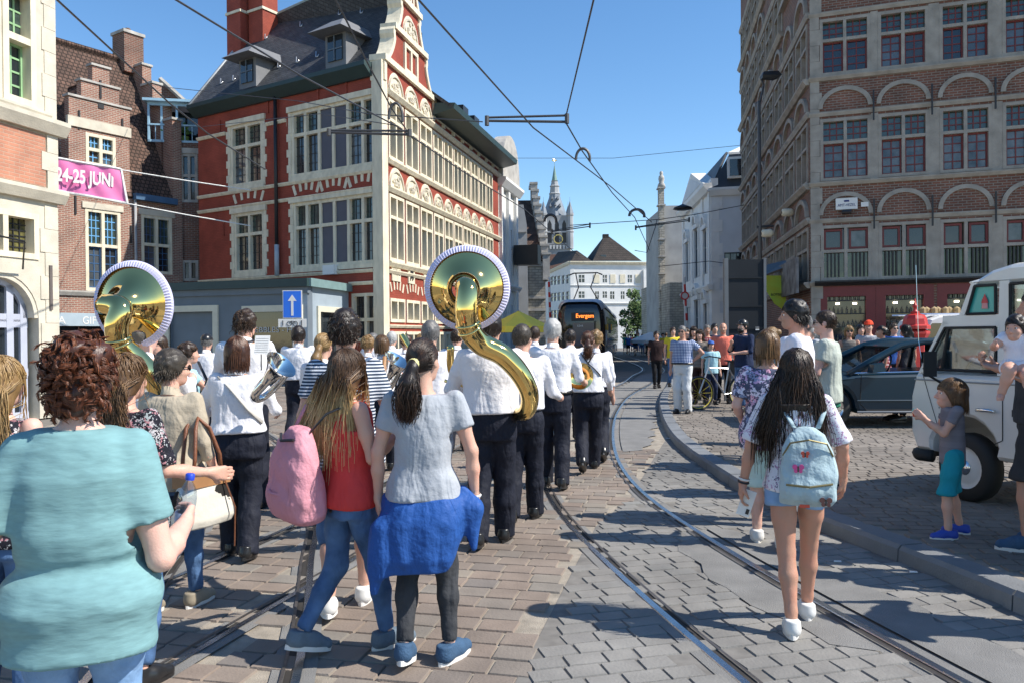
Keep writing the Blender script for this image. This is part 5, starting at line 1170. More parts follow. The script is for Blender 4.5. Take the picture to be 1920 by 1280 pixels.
# bicycle leaning by the panel
def bicycle(X0,Y0,z0,ang,label):
    M=Matrix.Translation((X0,Y0,z0))@Matrix.Rotation(ang,4,'Z'); t=thing('parked_bicycle',label,'bicycle',M)
    for x,nm in ((-.52,'wheel'),(.52,'wheel')):
        o=MB().add([],[]); b=MB(); pts=[(x+.33*math.cos(a),0,.34+.33*math.sin(a)) for a in [2*math.pi*k/24 for k in range(25)]]; b.tube(pts,.022,6,False); o=b.build(nm,BLACK,t,M,True)
        r=MB(); r.tube([(x+.305*math.cos(a),0,.34+.305*math.sin(a)) for a in [2*math.pi*k/24 for k in range(25)]],.01,5,False)
        for k in range(12): a=math.pi*k/6; r.tube([(x,0,.34),(x+.3*math.cos(a),0,.34+.3*math.sin(a))],.0025,3)
        r.build('rim',mat('yellow_rim',(.6,.5,.05),.4),o,M)
    f=MB(); f.tube([(-.52,0,.34),(-.08,0,.3),(.3,0,.85),(-.2,0,.82),(-.52,0,.34)],.016,6).tube([(-.08,0,.3),(-.22,0,.95)],.016,6).tube([(.52,0,.34),(.3,0,.85),(.27,0,1.05)],.016,6); f.build('frame',mat('silver_frame',(.5,.5,.5),.3,metal=.6),t,M)
    MB().tube([(.2,-.28,1.05),(.27,0,1.08),(.2,.28,1.05)],.014,6).build('handlebar',BLACK,t,M); MB().add([(-.34,-.08,.98),(-.34,.08,.98),(-.1,.02,1.0),(-.1,-.02,1.0),(-.34,-.07,.93),(-.34,.07,.93),(-.1,.02,.97),(-.1,-.02,.97)],[(0,1,2,3),(4,7,6,5),(0,4,5,1),(1,5,6,2),(2,6,7,3),(3,7,4,0)]).build('saddle',BLACK,t,M)
    MB().box(-.78,-.3,-.2,.2,.7,.98).build('pannier_basket',mat('black_basket',(.03,.03,.032),.7,.2,20,.6,80),t,M); MB().tube([(-.55,.1,.34),(-.62,.25,.0)],.014,5).build('kickstand',BLACK,t,M)
pb=gp(1352,766,.12); bicycle(pb.x,pb.y,.12,R(200),'black bicycle with basket and yellow rims parked by the dark panel')
bb=gp(1322,766,.12)
# ================================================================ people: shaping library
class SDF:
    def __init__(s, lo, hi, h):
        s.h=h; s.lo=np.array(lo,float); n=np.ceil((np.array(hi)-s.lo)/h).astype(int)+2
        s.ax=[s.lo[i]+h*np.arange(n[i]) for i in range(3)]; s.V=np.full(n,.5)
    def blk(s, lo, hi):
        sl=[]
        for i in range(3):
            a=int(max(0,math.floor((lo[i]-s.lo[i])/s.h))); b=int(min(len(s.ax[i]),math.ceil((hi[i]-s.lo[i])/s.h)+1)); sl.append(slice(a,max(a,b)))
        return tuple(sl)
    def xyz(s, sl): return s.ax[0][sl[0]][:,None,None], s.ax[1][sl[1]][None,:,None], s.ax[2][sl[2]][None,None,:]
    def add(s, fn, lo, hi, k=.02):
        m=k+.03; sl=s.blk([a-m for a in lo],[a+m for a in hi]); v=s.V[sl]
        if v.size==0: return
        d=fn(*s.xyz(sl)); h=np.maximum(k-np.abs(v-d),0)/k if k>0 else 0
        s.V[sl]=np.minimum(v,d)-h*h*k*.25
    def cone(s,a,b,r1,r2,k=.02,fl=None):
        a=np.array(a,float); b=np.array(b,float); ba=b-a; L=max(ba@ba,1e-9); r=max(r1,r2)
        def f(X,Y,Z):
            t=np.clip(((X-a[0])*ba[0]+(Y-a[1])*ba[1]+(Z-a[2])*ba[2])/L,0,1)
            dx,dy,dz=X-a[0]-t*ba[0],Y-a[1]-t*ba[1],Z-a[2]-t*ba[2]
            return np.sqrt(dx*dx+dy*dy+dz*dz)-(r1+t*(r2-r1))
        s.add(f,np.minimum(a,b)-r,np.maximum(a,b)+r,k)
    def chain(s,pts,rs,k=.02):
        for i in range(len(pts)-1): s.cone(pts[i],pts[i+1],rs[i],rs[i+1],k)
    def ell(s,c,r,k=.02,noise=None):
        c=np.array(c,float); r=np.array(r,float)
        def f(X,Y,Z):
            x,y,z=X-c[0],Y-c[1],Z-c[2]; k0=np.sqrt((x/r[0])**2+(y/r[1])**2+(z/r[2])**2); k1=np.sqrt((x/r[0]**2)**2+(y/r[1]**2)**2+(z/r[2]**2)**2)+1e-9
            return k0*(k0-1)/k1
        s.add(f,c-r,c+r,k)
    def loft(s,lev,k=.03,p=2.4):
        A=np.array(lev,float); z0,z1=A[0,0],A[-1,0]; rm=A[:,3].max(); 
        def f(X,Y,Z):
            zz=np.clip(Z,z0,z1); I=lambda c: np.interp(zz,A[:,0],A[:,c])
            rx,ry=I(3),I(4); q=(np.abs((X-I(1))/rx)**p+np.abs((Y-I(2))/ry)**p)**(1/p)
            d=(q-1)*np.minimum(rx,ry); o=np.maximum(np.maximum(z0-Z,Z-z1),0)
            return np.where(o>0,np.sqrt(np.maximum(d,0)**2+o*o)+np.minimum(d,0)*0,np.maximum(d,-np.minimum(Z-z0,z1-Z)*0-.2))
        s.add(f,(A[:,1].min()-rm,A[:,2].min()-A[:,4].max(),z0),(A[:,1].max()+rm,A[:,2].max()+A[:,4].max(),z1),k)
    def cut(s,fn): s.V=np.maximum(s.V,fn(*s.xyz((slice(None),)*3)))
    def noise(s,amp,f,seed=0,an=(1,1,1)):
        rg=np.random.default_rng(seed); X,Y,Z=s.xyz((slice(None),)*3); t=0
        for i in range(5):
            d=rg.normal(size=3)*np.array(an); d/=np.linalg.norm(d); e=rg.normal(size=3); e/=np.linalg.norm(e); ff=f*rg.uniform(.6,1.6)
            t=t+np.sin(ff*(X*d[0]+Y*d[1]+Z*d[2])+1.8*np.sin(ff*.45*(X*e[0]+Y*e[1]+Z*e[2])+i)+i*2.1)
        s.V=s.V+amp*t*.45
    def mesh(s):
        V=s.V; I=V<0; c=np.zeros(tuple(n-1 for n in V.shape),np.int8)
        sub=lambda A,o:A[o[0]:A.shape[0]-1+o[0],o[1]:A.shape[1]-1+o[1],o[2]:A.shape[2]-1+o[2]]
        offs=[(i,j,k) for i in (0,1) for j in (0,1) for k in (0,1)]
        for o in offs: c+=sub(I,o)
        act=(c>0)&(c<8); ids=np.argwhere(act); 
        if len(ids)==0: return np.zeros((0,3)),np.zeros((0,4),int)
        idx=np.full(act.shape,-1); idx[act]=np.arange(len(ids))
        pos=np.zeros((len(ids),3)); cnt=np.zeros(len(ids))
        for o in offs:
            for ax in range(3):
                if o[ax]: continue
                q=list(o); q[ax]=1
                va=V[ids[:,0]+o[0],ids[:,1]+o[1],ids[:,2]+o[2]]; vb=V[ids[:,0]+q[0],ids[:,1]+q[1],ids[:,2]+q[2]]
                m=(va<0)!=(vb<0); t=np.where(m,va/np.where(m,va-vb,1),0); pp=np.tile(np.array(o,float),(len(ids),1)); pp[:,ax]+=t
                pos+=pp*m[:,None]; cnt+=m
        P=s.lo+s.h*(ids+pos/cnt[:,None]); F=[]
        for ax in range(3):
            a,b=[(1,2),(2,0),(0,1)][ax]
            sh=list(V.shape); sl0=[slice(1,n-1) for n in sh]; sl0[ax]=slice(0,sh[ax]-1); sl1=list(sl0); sl1[ax]=slice(1,sh[ax])
            A=I[tuple(sl0)]; B=I[tuple(sl1)]; e=np.argwhere(A!=B)
            if len(e)==0: continue
            flip=A[A!=B]; base=e.copy(); 
            for q in range(3):
                if q!=ax: base[:,q]+=1
            def cell(da,db):
                g=base.copy(); g[:,a]+=da; g[:,b]+=db; return idx[g[:,0],g[:,1],g[:,2]]
            Q=np.stack([cell(-1,-1),cell(0,-1),cell(0,0),cell(-1,0)],1); Q[~flip]=Q[~flip][:,::-1]; F.append(Q)
        F=np.concatenate(F); return P,F[(F>=0).all(1)]
def npmesh(name,P,F,tint=None):
    me=bpy.data.meshes.new(name); P=np.asarray(P,np.float32); F=np.asarray(F,np.int32); n=F.shape[1] if len(F) else 4
    me.vertices.add(len(P)); me.vertices.foreach_set('co',P.ravel()); me.loops.add(F.size); me.loops.foreach_set('vertex_index',F.ravel())
    me.polygons.add(len(F)); me.polygons.foreach_set('loop_start',np.arange(0,F.size,n,dtype=np.int32)); me.polygons.foreach_set('use_smooth',np.ones(len(F),bool))
    if tint is not None: me.attributes.new('tint','FLOAT','POINT').data.foreach_set('value',np.asarray(tint,np.float32))
    me.update(calc_edges=True); return me
def strands_mesh(S,w0,w1,tint=None,sides=3):
    """S (N,m,3) strands -> thin tapered tubes"""
    N,m,_=S.shape; T=np.gradient(S,axis=1); T/=np.linalg.norm(T,axis=2,keepdims=True)+1e-9
    a=np.array([.31,.83,.47]); X=np.cross(T,a); X/=np.linalg.norm(X,axis=2,keepdims=True)+1e-9; Y=np.cross(T,X)
    t=np.linspace(0,1,m)[None,:,None]; w=(w0+(w1-w0)*t**1.5)
    V=np.stack([S+(X*math.cos(2*math.pi*k/sides)+Y*math.sin(2*math.pi*k/sides))*w for k in range(sides)],2)   # N,m,s,3
    i=np.arange(N)[:,None,None]*m*sides+np.arange(m-1)[None,:,None]*sides+np.arange(sides)[None,None,:]; k2=np.roll(np.arange(sides),-1)[None,None,:]
    j=np.arange(N)[:,None,None]*m*sides+np.arange(m-1)[None,:,None]*sides+k2
    F=np.stack([i,j,j+sides,i+sides],-1).reshape(-1,4)
    ti=None if tint is None else np.repeat(tint.reshape(-1),sides)
    return V.reshape(-1,3),F,ti
def hairmat(name,cols,rough=.42):
    if name in MATS: return MATS[name]
    m,t,b=nmat(name); N=t.nodes; L=t.links; b.inputs['Roughness'].default_value=rough; b.inputs['Specular IOR Level'].default_value=.45
    at=N.new('ShaderNodeAttribute'); at.attribute_name='tint'; rp=N.new('ShaderNodeValToRGB'); e=rp.color_ramp.elements
    while len(e)<len(cols): e.new(.5)
    for i,c in enumerate(cols): e[i].position=i/(len(cols)-1); e[i].color=(*c,1)
    L.new(at.outputs['Fac'],rp.inputs[0]); L.new(rp.outputs[0],b.inputs['Base Color'])
    tc=N.new('ShaderNodeTexCoord'); mp=N.new('ShaderNodeMapping'); mp.inputs['Scale'].default_value=(220,220,25); L.new(tc.outputs['Object'],mp.inputs[0])
    n=N.new('ShaderNodeTexNoise'); n.inputs['Scale'].default_value=1; L.new(mp.outputs[0],n.inputs['Vector']); bp=N.new('ShaderNodeBump'); bp.inputs['Strength'].default_value=.5; bp.inputs['Distance'].default_value=.004
    L.new(n.outputs[0],bp.inputs['Height']); L.new(bp.outputs[0],b.inputs['Normal']); MATS[name]=m; return m
def skinmat(name,c):
    if name in MATS: return MATS[name]
    m=mat(name,c,.5,.12,9,.12,160,spec=.35,col2=(min(1,c[0]*1.1),c[1]*.9,c[2]*.88)); b=m.node_tree.nodes['Principled BSDF']
    b.inputs['Subsurface Weight'].default_value=.12; b.inputs['Subsurface Radius'].default_value=(.02,.008,.004); b.inputs['Subsurface Scale'].default_value=.3
    return m
def cloth(name,c,bump=.35,bs=14,var=.06,rough=.85,fine=True,sheen=.0,col2=None,scale=6,stretch=None,fold=(11,11,3.2,.55,.05)): 
    return mat(name,c,rough,var,scale,bump,bs*2.2,spec=.2,sheen=sheen,col2=col2,stretch=stretch,fold=fold)
def patmat(name,kind,cols,scale=1.0,rough=.85):
    """printed cloth: stripes across the body, checks, flower print"""
    if name in MATS: return MATS[name]
    m,t,b=nmat(name); N=t.nodes; L=t.links; b.inputs['Roughness'].default_value=rough; b.inputs['Specular IOR Level'].default_value=.2
    tc=N.new('ShaderNodeTexCoord'); src=tc.outputs['Object']
    def ramp(fac,stops,interp='CONSTANT'):
        r=N.new('ShaderNodeValToRGB'); r.color_ramp.interpolation=interp; e=r.color_ramp.elements
        while len(e)<len(stops): e.new(.5)
        for i,(p,c) in enumerate(stops): e[i].position=p; e[i].color=(*c,1)
        L.new(fac,r.inputs[0]); return r.outputs[0]
    def band(axis,per):
        sp=N.new('ShaderNodeSeparateXYZ'); L.new(src,sp.inputs[0]); mu=N.new('ShaderNodeMath'); mu.operation='MULTIPLY'; mu.inputs[1].default_value=1/per; L.new(sp.outputs[axis],mu.inputs[0])
        fr=N.new('ShaderNodeMath'); fr.operation='FRACT'; L.new(mu.outputs[0],fr.inputs[0]); return fr.outputs[0]
    if kind=='stripes': out=ramp(band(2,scale),[(0,cols[0]),(.55,cols[1])])
    elif kind=='checks':
        a=ramp(band(2,scale),[(0,(1,1,1)),(.5,(.3,.3,.3))]); c=ramp(band(0,scale),[(0,(1,1,1)),(.5,(.3,.3,.3))])
        ad=N.new('ShaderNodeMixRGB'); ad.blend_type='MULTIPLY'; ad.inputs[0].default_value=1; L.new(a,ad.inputs[1]); L.new(c,ad.inputs[2]); out=ramp(ad.outputs[0],[(0,cols[0]),(.15,cols[1]),(.6,cols[2])])
    else:
        ns=N.new('ShaderNodeTexNoise'); ns.inputs['Scale'].default_value=scale*1.6; ns.inputs['Detail'].default_value=3; L.new(src,ns.inputs['Vector'])
        va=N.new('ShaderNodeMixRGB'); va.inputs[0].default_value=.12; L.new(src,va.inputs[1]); L.new(ns.outputs['Color'],va.inputs[2])
        vo=N.new('ShaderNodeTexVoronoi'); vo.inputs['Scale'].default_value=scale; L.new(va.outputs[0],vo.inputs['Vector'])
        sp=N.new('ShaderNodeSeparateColor'); L.new(vo.outputs['Color'],sp.inputs[0])
        n=len(cols)-1; fl=ramp(sp.outputs[0],[(i/n,cols[1+i]) for i in range(n)])
        mk_=ramp(vo.outputs['Distance'],[(0,(1,1,1)),(.5,(0,0,0))]); mx=N.new('ShaderNodeMixRGB'); L.new(mk_,mx.inputs[0]); mx.inputs[1].default_value=(*cols[0],1); L.new(fl,mx.inputs[2]); out=mx.outputs[0]
    L.new(out,b.inputs['Base Color'])
    n2=N.new('ShaderNodeTexNoise'); n2.inputs['Scale'].default_value=14; n2.inputs['Detail'].default_value=5; L.new(src,n2.inputs['Vector']); bp=N.new('ShaderNodeBump'); bp.inputs['Strength'].default_value=.35; bp.inputs['Distance'].default_value=.02
    L.new(n2.outputs[0],bp.inputs['Height']); L.new(bp.outputs[0],b.inputs['Normal']); MATS[name]=m; return m
# ---------------------------------------------------------------- shoes (shared meshes)
def _shoe():
    f=SDF((-.07,-.12,-.02),(.07,.24,.16),.008)
    f.chain([(0,-.055,.05),(0,.06,.045),(.004,.15,.035)],[.043,.045,.036],.03); f.cone((0,-.045,.06),(0,-.05,.11),.042,.045,.03); f.cone((0,.0,.09),(0,.08,.06),.032,.03,.03)
    f.cut(lambda X,Y,Z:.018-Z+0*X+0*Y); f.cut(lambda X,Y,Z:Z-.105+0*X+0*Y); P,F=f.mesh(); return npmesh('shoe',P,F)
def _sole():
    pts=[]
    for k in range(24):
        a=2*math.pi*k/24; y=math.sin(a); x=math.cos(a); w_=.045 if y<0 else .048; pts.append((x*w_*(1-.15*max(0,-y))+.003*y,.045+y*.145))
    me=MB().slab(pts,0,.026).mesh('sole'); return me
SHOE=_shoe(); SOLE=_sole()
def objmat(o,m):
    if not o.data.materials: o.data.materials.append(None)
    o.material_slots[0].link='OBJECT'; o.material_slots[0].material=m
# ---------------------------------------------------------------- hair
def flow_strands(N,m,ctr,rad,length,rs,grav=.25,start=(-.2,1.0),front=.55,curl=0,cf=20,spread=.0,back=None,wind=(0,0,0),part=0,seedvar=.15,zmin=None,lift=1.0,clump=0,thick=.05,wmax=None,wshift=0):
    """roots over the skull, hair runs off the crown, hugs the skull, then hangs"""
    ctr=np.array(ctr); rad=np.array(rad); d=[]
    while len(d)<N:
        v=rs.normal(size=(N*3,3)); v/=np.linalg.norm(v,axis=1,keepdims=True)
        v=v[(v[:,2]>start[0])&(v[:,2]<=start[1])&(v[:,1]*.75-v[:,2]*.66<front*.62)]; d+=list(v)
    D=np.array(d[:N]); P=ctr+D*rad*lift; S=[P.copy()]; L=length*(1+seedvar*rs.normal(size=N)); st=(L/(m-1))[:,None]
    crown=np.array([part,-.25,1.0]); crown/=np.linalg.norm(crown); ph=rs.uniform(0,6.28,N); dirp=None
    rnd=rs.normal(size=(N,3))*spread; lay=1.0+thick*rs.random(N)**.7; jit=rs.uniform(.7,1.05,N)
    for i in range(1,m):
        q=(P-ctr)/rad; r=np.linalg.norm(q,axis=1,keepdims=True); n=q/rad; n/=np.linalg.norm(n,axis=1,keepdims=True)
        t=q/r-crown*((q/r)@crown)[:,None]; t=t-n*(t*n).sum(1)[:,None]; t/=np.linalg.norm(t,axis=1,keepdims=True)+1e-6
        g=np.array([0,0,-1.0])+np.array(wind)*min(1,i/m*1.6); k=np.where(P[:,2]<ctr[2]-.1*rad[2],np.clip(grav+.75,0,1),grav)[:,None] if grav>0 else 0; dr=t*(1-k)+g*k+rnd
        if dirp is not None: dr=dr*.75+dirp*.25
        dr/=np.linalg.norm(dr,axis=1,keepdims=True); dirp=dr; P=P+dr*st
        if curl: P=P+np.stack([np.cos(cf*i/m*6.28+ph),np.sin(cf*i/m*6.28+ph),.6*np.sin(cf*i/m*6.28+ph*2)],1)*curl
        q=(P-ctr)/rad; r=np.linalg.norm(q,axis=1); hug=(P[:,2]>ctr[2]-.35*rad[2]); tgt=np.where(hug,np.clip(r,1.0,lay),np.maximum(r,1.0)); P=ctr+(q/r[:,None])*rad*tgt[:,None]
        if wmax is not None: lim=wmax[0]+(wmax[1]-wmax[0])*np.clip((ctr[2]-P[:,2])/max(length,.1),0,1); cxs=wshift*np.clip((ctr[2]-P[:,2])/max(length,.1),0,1); spx=1+.5*np.clip((ctr[2]-P[:,2])/max(length,.1),0,1)*(wmax[1]/wmax[0]-1)/m*2.2; P[:,0]=np.clip(cxs+(P[:,0]-cxs)*spx,cxs-lim*jit,cxs+lim*jit)
        if back is not None:
            bz,by=back; low=P[:,2]<bz; bb=-.095+(by+.095)*np.clip((bz+.12-P[:,2])/.26,0,1); low=P[:,2]<bz+.12; P[:,1]=np.where(low&(np.abs(P[:,0])<.2)&(P[:,1]>bb-.01)&(P[:,1]<.03),bb-.01+rs.normal(size=N)*.006,P[:,1])
        S.append(P.copy())
    return np.stack(S,1)
def add_hair(style,hm,root,MH,rs,res,o):
    """MH: matrix head-local -> person-local; body of hair plus strands"""
    f=SDF((-.22,-.3,-.75),(.22,.22,.3),max(res*.8,.008)); ctr=(0,-.012,.028); zb=-.07; cutc=.034; A=np.array(MH)[:3,:]
    S=None; m=8; w0,w1=.0035,.001; tint=None; ombre=0; dens=o.get('dens',1.0); det=.8 if res<.0125 else (.3 if res<.018 else .08)
    if res>.02: w0,w1=.008,.004
    if style=='bald':
        f.ell((0,-.012,.022),(.079,.1,.095),.01); f.noise(.002,90,3); f.cut(lambda X,Y,Z:np.maximum(np.maximum(Y*.8-Z*.2-.02,Z-.035),-.075-Z)+0*X)
    elif style in ('short','crop','spiky'):
        e=.010 if style=='crop' else .016; f.ell(ctr,(.073+e,.092+e,.092+e*1.3),.01); f.noise(.0045 if style!='crop' else .002,70,5); f.cut(lambda X,Y,Z:np.maximum(Y*.75-Z*.66-cutc,zb-Z)+0*X)
        N=int(2000*det*dens); ln=.02 if style=='crop' else (.034 if style=='spiky' else .04)
        S=flow_strands(N,5,ctr,(.083,.102,.102),ln,rs,.15,(-.75,1),.5,spread=.55 if style=='spiky' else .3,seedvar=.35,thick=.22 if style=='spiky' else .07); w0,w1=(.0024,.0008) if res<.02 else (.006,.003)
        sel=S[:,0,2]>zb+.005; S=S[sel]
    elif style=='curlyshort':
        f.ell((0,-.015,.03),(.088,.106,.1),.01); f.noise(.012,60,5); f.cut(lambda X,Y,Z:np.maximum(Y*.75-Z*.66-cutc,zb-.02-Z)+0*X)
        S=flow_strands(int(700*det*dens),12,(0,-.015,.03),(.086,.105,.1),.07,rs,.2,(-.7,1),.5,curl=.006,cf=2.6,spread=.4,seedvar=.3,thick=.14); w0,w1=.005,.002
    elif style=='bigcurly':
        f.ell((0,-.026,.024),(.09,.108,.1),.02); f.ell((0,-.046,-.06),(.078,.07,.068),.03); f.noise(.012,46,11); f.cut(lambda X,Y,Z:Y*.8-Z*.5-.055+0*X)
        S=[]
        for c_,r_,nn,z_ in (((0,-.026,.024),(.09,.108,.1),105,-.3),((0,-.044,-.06),(.08,.072,.07),50,-.75)):
            # whole locks: bundles of fine hairs curling together
            D=rs.normal(size=(nn*6,3)); D/=np.linalg.norm(D,axis=1,keepdims=True); D=D[(D[:,2]>z_)&(D[:,1]*.8-D[:,2]*.4<.42)][:nn]
            for d in D:
                n_=d; t_=np.cross(n_,rs.normal(size=3)); t_/=np.linalg.norm(t_); t_=t_*.55+np.array([0,-.1,-1.0])*.75; t_-=n_*(t_@n_); t_/=np.linalg.norm(t_)+1e-6; b_=np.cross(n_,t_)
                u=np.linspace(0,1,14); rad_=rs.uniform(.009,.019); tw=rs.uniform(1.0,1.9)*6.28*rs.choice([-1,1]); L_=rs.uniform(.05,.085); nh=int(18*dens)
                ph=rs.uniform(0,6.28); base=np.array(c_)+d*np.array(r_)*rs.uniform(.95,1.06)
                o1=rs.normal(size=(nh,2))*.0045; rv=rs.normal(1,.13,nh)
                for q in range(nh):
                    a=ph+tw*u+o1[q,0]*30; rr_=rad_*rv[q]*(1-.35*u)
                    S.append(base+np.outer(u*L_+o1[q,1],t_)+np.outer(np.cos(a)*rr_,b_)+np.outer(np.sin(a)*rr_*.75+.004*np.sin(u*3.1),n_))
        S=np.array(S); w0,w1=.0012,.0006
    elif style=='bob':
        f.ell(ctr,(.09,.107,.105),.02); f.loft([(-.10,0,-.035,.085,.07),(-.06,0,-.03,.095,.085),(0,0,-.02,.09,.095),(.05,0,-.015,.085,.09)],.03); f.noise(.003,60,2,(1,1,.2)); f.cut(lambda X,Y,Z:np.maximum(Y*.8-Z*.5-.045,-.105-Z)+0*X)
        S=flow_strands(int(1700*det*dens),10,ctr,(.092,.11,.108),.2,rs,.3,(-.1,1),.45,spread=.05,seedvar=.1,thick=.05,wmax=(.1,.1))
        sel=S[:,-1,2]>-.16; S=S[sel]; w0,w1=.0026,.001
    elif style=='long':
        ln=o.get('len',.5); sx=o.get('swing',0); f.ell(ctr,(.088,.106,.105),.02)
        wq=o.get('vol',1.0); lv=[(-ln*.62,sx*.7,o.get('by',-.115)-.005,.05*wq,.008),(-ln*.45,sx*.5,o.get('by',-.115)-.008,.085*wq,.02),(-.16,sx*.2,-.085,.085*wq,.045),(-.1,sx*.1,-.065,.095*(wq*.5+.5),.065),(0,0,-.03,.09,.085),(.04,0,-.02,.085,.085)]; f.loft(lv,.03); f.noise(.005,40,2,(1,1,.15)); f.cut(lambda X,Y,Z:Y*.8-Z*.5-.04+0*X)
        S=flow_strands(int(1900*det*dens),13,ctr,(.093,.111,.109),ln+.12,rs,.28,(.0,1),.42,spread=o.get('fan',.06),seedvar=o.get('sv',.13),back=(-.14,o.get('by',-.115)),wind=(sx*.9,-.06,0),thick=.07,wmax=None if 'wide' in o else o.get('wmax',(.1,.17)),curl=o.get('wave',.003),cf=2.2,part=o.get('part',0),wshift=sx)
        if 'wide' in o:
            tq=np.clip((.0-S[:,:,2])/ln,0,1)**.75; off=o['wide']*(.5*np.clip(S[:,6,0]/.09,-1,1)+.5*rs.uniform(-1,1,len(S))); S[:,:,0]=S[:,:,0]*(1-.55*tq)+(off[:,None]+sx)*tq; S[:,:,1]+=rs.normal(size=(len(S),1))*.013*tq-.012*tq*(1-np.abs(off[:,None])/o['wide'])
            gp_=rs.integers(0,70,len(S)); ph_=rs.uniform(0,6.28,70)[gp_]; S[:,:,0]+=.014*tq*np.sin(ph_[:,None]+tq*5); S[:,:,1]+=.008*tq*np.cos(ph_[:,None]*2+tq*4)
        ombre=o.get('ombre',0); w0,w1=.003,.0012
    elif style=='pony':
        f.ell(ctr,(.080,.099,.098),.02); f.noise(.0015,70,2); tz=o.get('tz',-.01); f.cone((0,-.115,tz),(0,-.13,tz-.02),.028,.03,.02); tl=o.get('len',.28); tx=o.get('tx',-.03)
        f.chain([(0,-.13,tz-.02),(tx*.5,-.155,tz-tl*.35),(tx,-.15,tz-tl*.75),(tx*1.2,-.14,tz-tl)],[.03,.045,.038,.012],.02); f.cut(lambda X,Y,Z:np.maximum(Y*.75-Z*.66-.03,np.where(Y>-.09,-.085-Z,-1))+0*X)
        N=int(800*det*dens); t=np.linspace(0,1,11); base=np.stack([tx*1.1*t,-.13-.028*np.sin(t*3),tz-.02-tl*1.06*t],1); off=rs.normal(size=(N,3))*np.array([.022,.018,.01]); fan=np.sin(t*2.6)[None,:,None]*1.0+.25
        S=base[None]+off[:,None,:]*fan; S+=np.stack([.006*np.sin(t[None]*14+rs.uniform(0,6,(N,1))),.005*np.cos(t[None]*12+rs.uniform(0,6,(N,1))),0*t[None]+rs.normal(size=(N,1))*.012],2); m=11
        # combed hair over the skull to the band
        K=int(1300*det*dens); v=rs.normal(size=(K,3)); v/=np.linalg.norm(v,axis=1,keepdims=True); v=v[(v[:,1]*.75-v[:,2]*.66<.3)&(v[:,2]>-.75)]; r0=np.array([.081,.1,.099]); e=np.array([0,-.118,tz]); q=np.array(ctr)+v*r0; C=[]
        for u in t:
            p=q*(1-u)+e*u; d=(p-np.array(ctr))/r0; rr_=np.linalg.norm(d,axis=1,keepdims=True); C.append(np.array(ctr)+d/rr_*r0*(1+.012*np.sin(u*3.1)))
        S=np.concatenate([S,np.stack(C,1)]); w0,w1=.0024,.001
    elif style=='bun':
        f.ell(ctr,(.080,.099,.098),.02); f.ell((0,-.1,.05),(.045,.04,.045),.015); f.noise(.004,60,2); f.cut(lambda X,Y,Z:np.maximum(Y*.75-Z*.66-.03,-.085-Z)+0*X)
        S=flow_strands(int(300*det),6,ctr,(.082,.101,.1),.06,rs,.2,(-.6,1),.45,spread=.3,seedvar=.3)
    P,F=f.mesh()
    if len(P)==0: return
    tb=np.full(len(P),.12)+rs.normal(size=len(P))*.05
    if ombre: tb=np.clip(.1-P[:,2]*ombre*1.3,0,1)*.9
    if S is not None:
        N,m,_=S.shape; tt=np.clip(rs.normal(.42,.24,(N,1))+np.linspace(-.06,.06,m)[None],0,1)
        if ombre: tt=np.clip(rs.normal(.12,.14,(N,1))+np.clip(-S[:,:,2]*ombre*1.45,0,1),0,1)
        V2,F2,t2=strands_mesh(S,w0,w1,tt); F=np.concatenate([F,F2+len(P)]); P=np.concatenate([P,V2]); tb=np.concatenate([tb,t2])
    P=P@A[:,:3].T+A[:,3]
    return npmesh('hair',P,F,np.clip(tb,0,1))
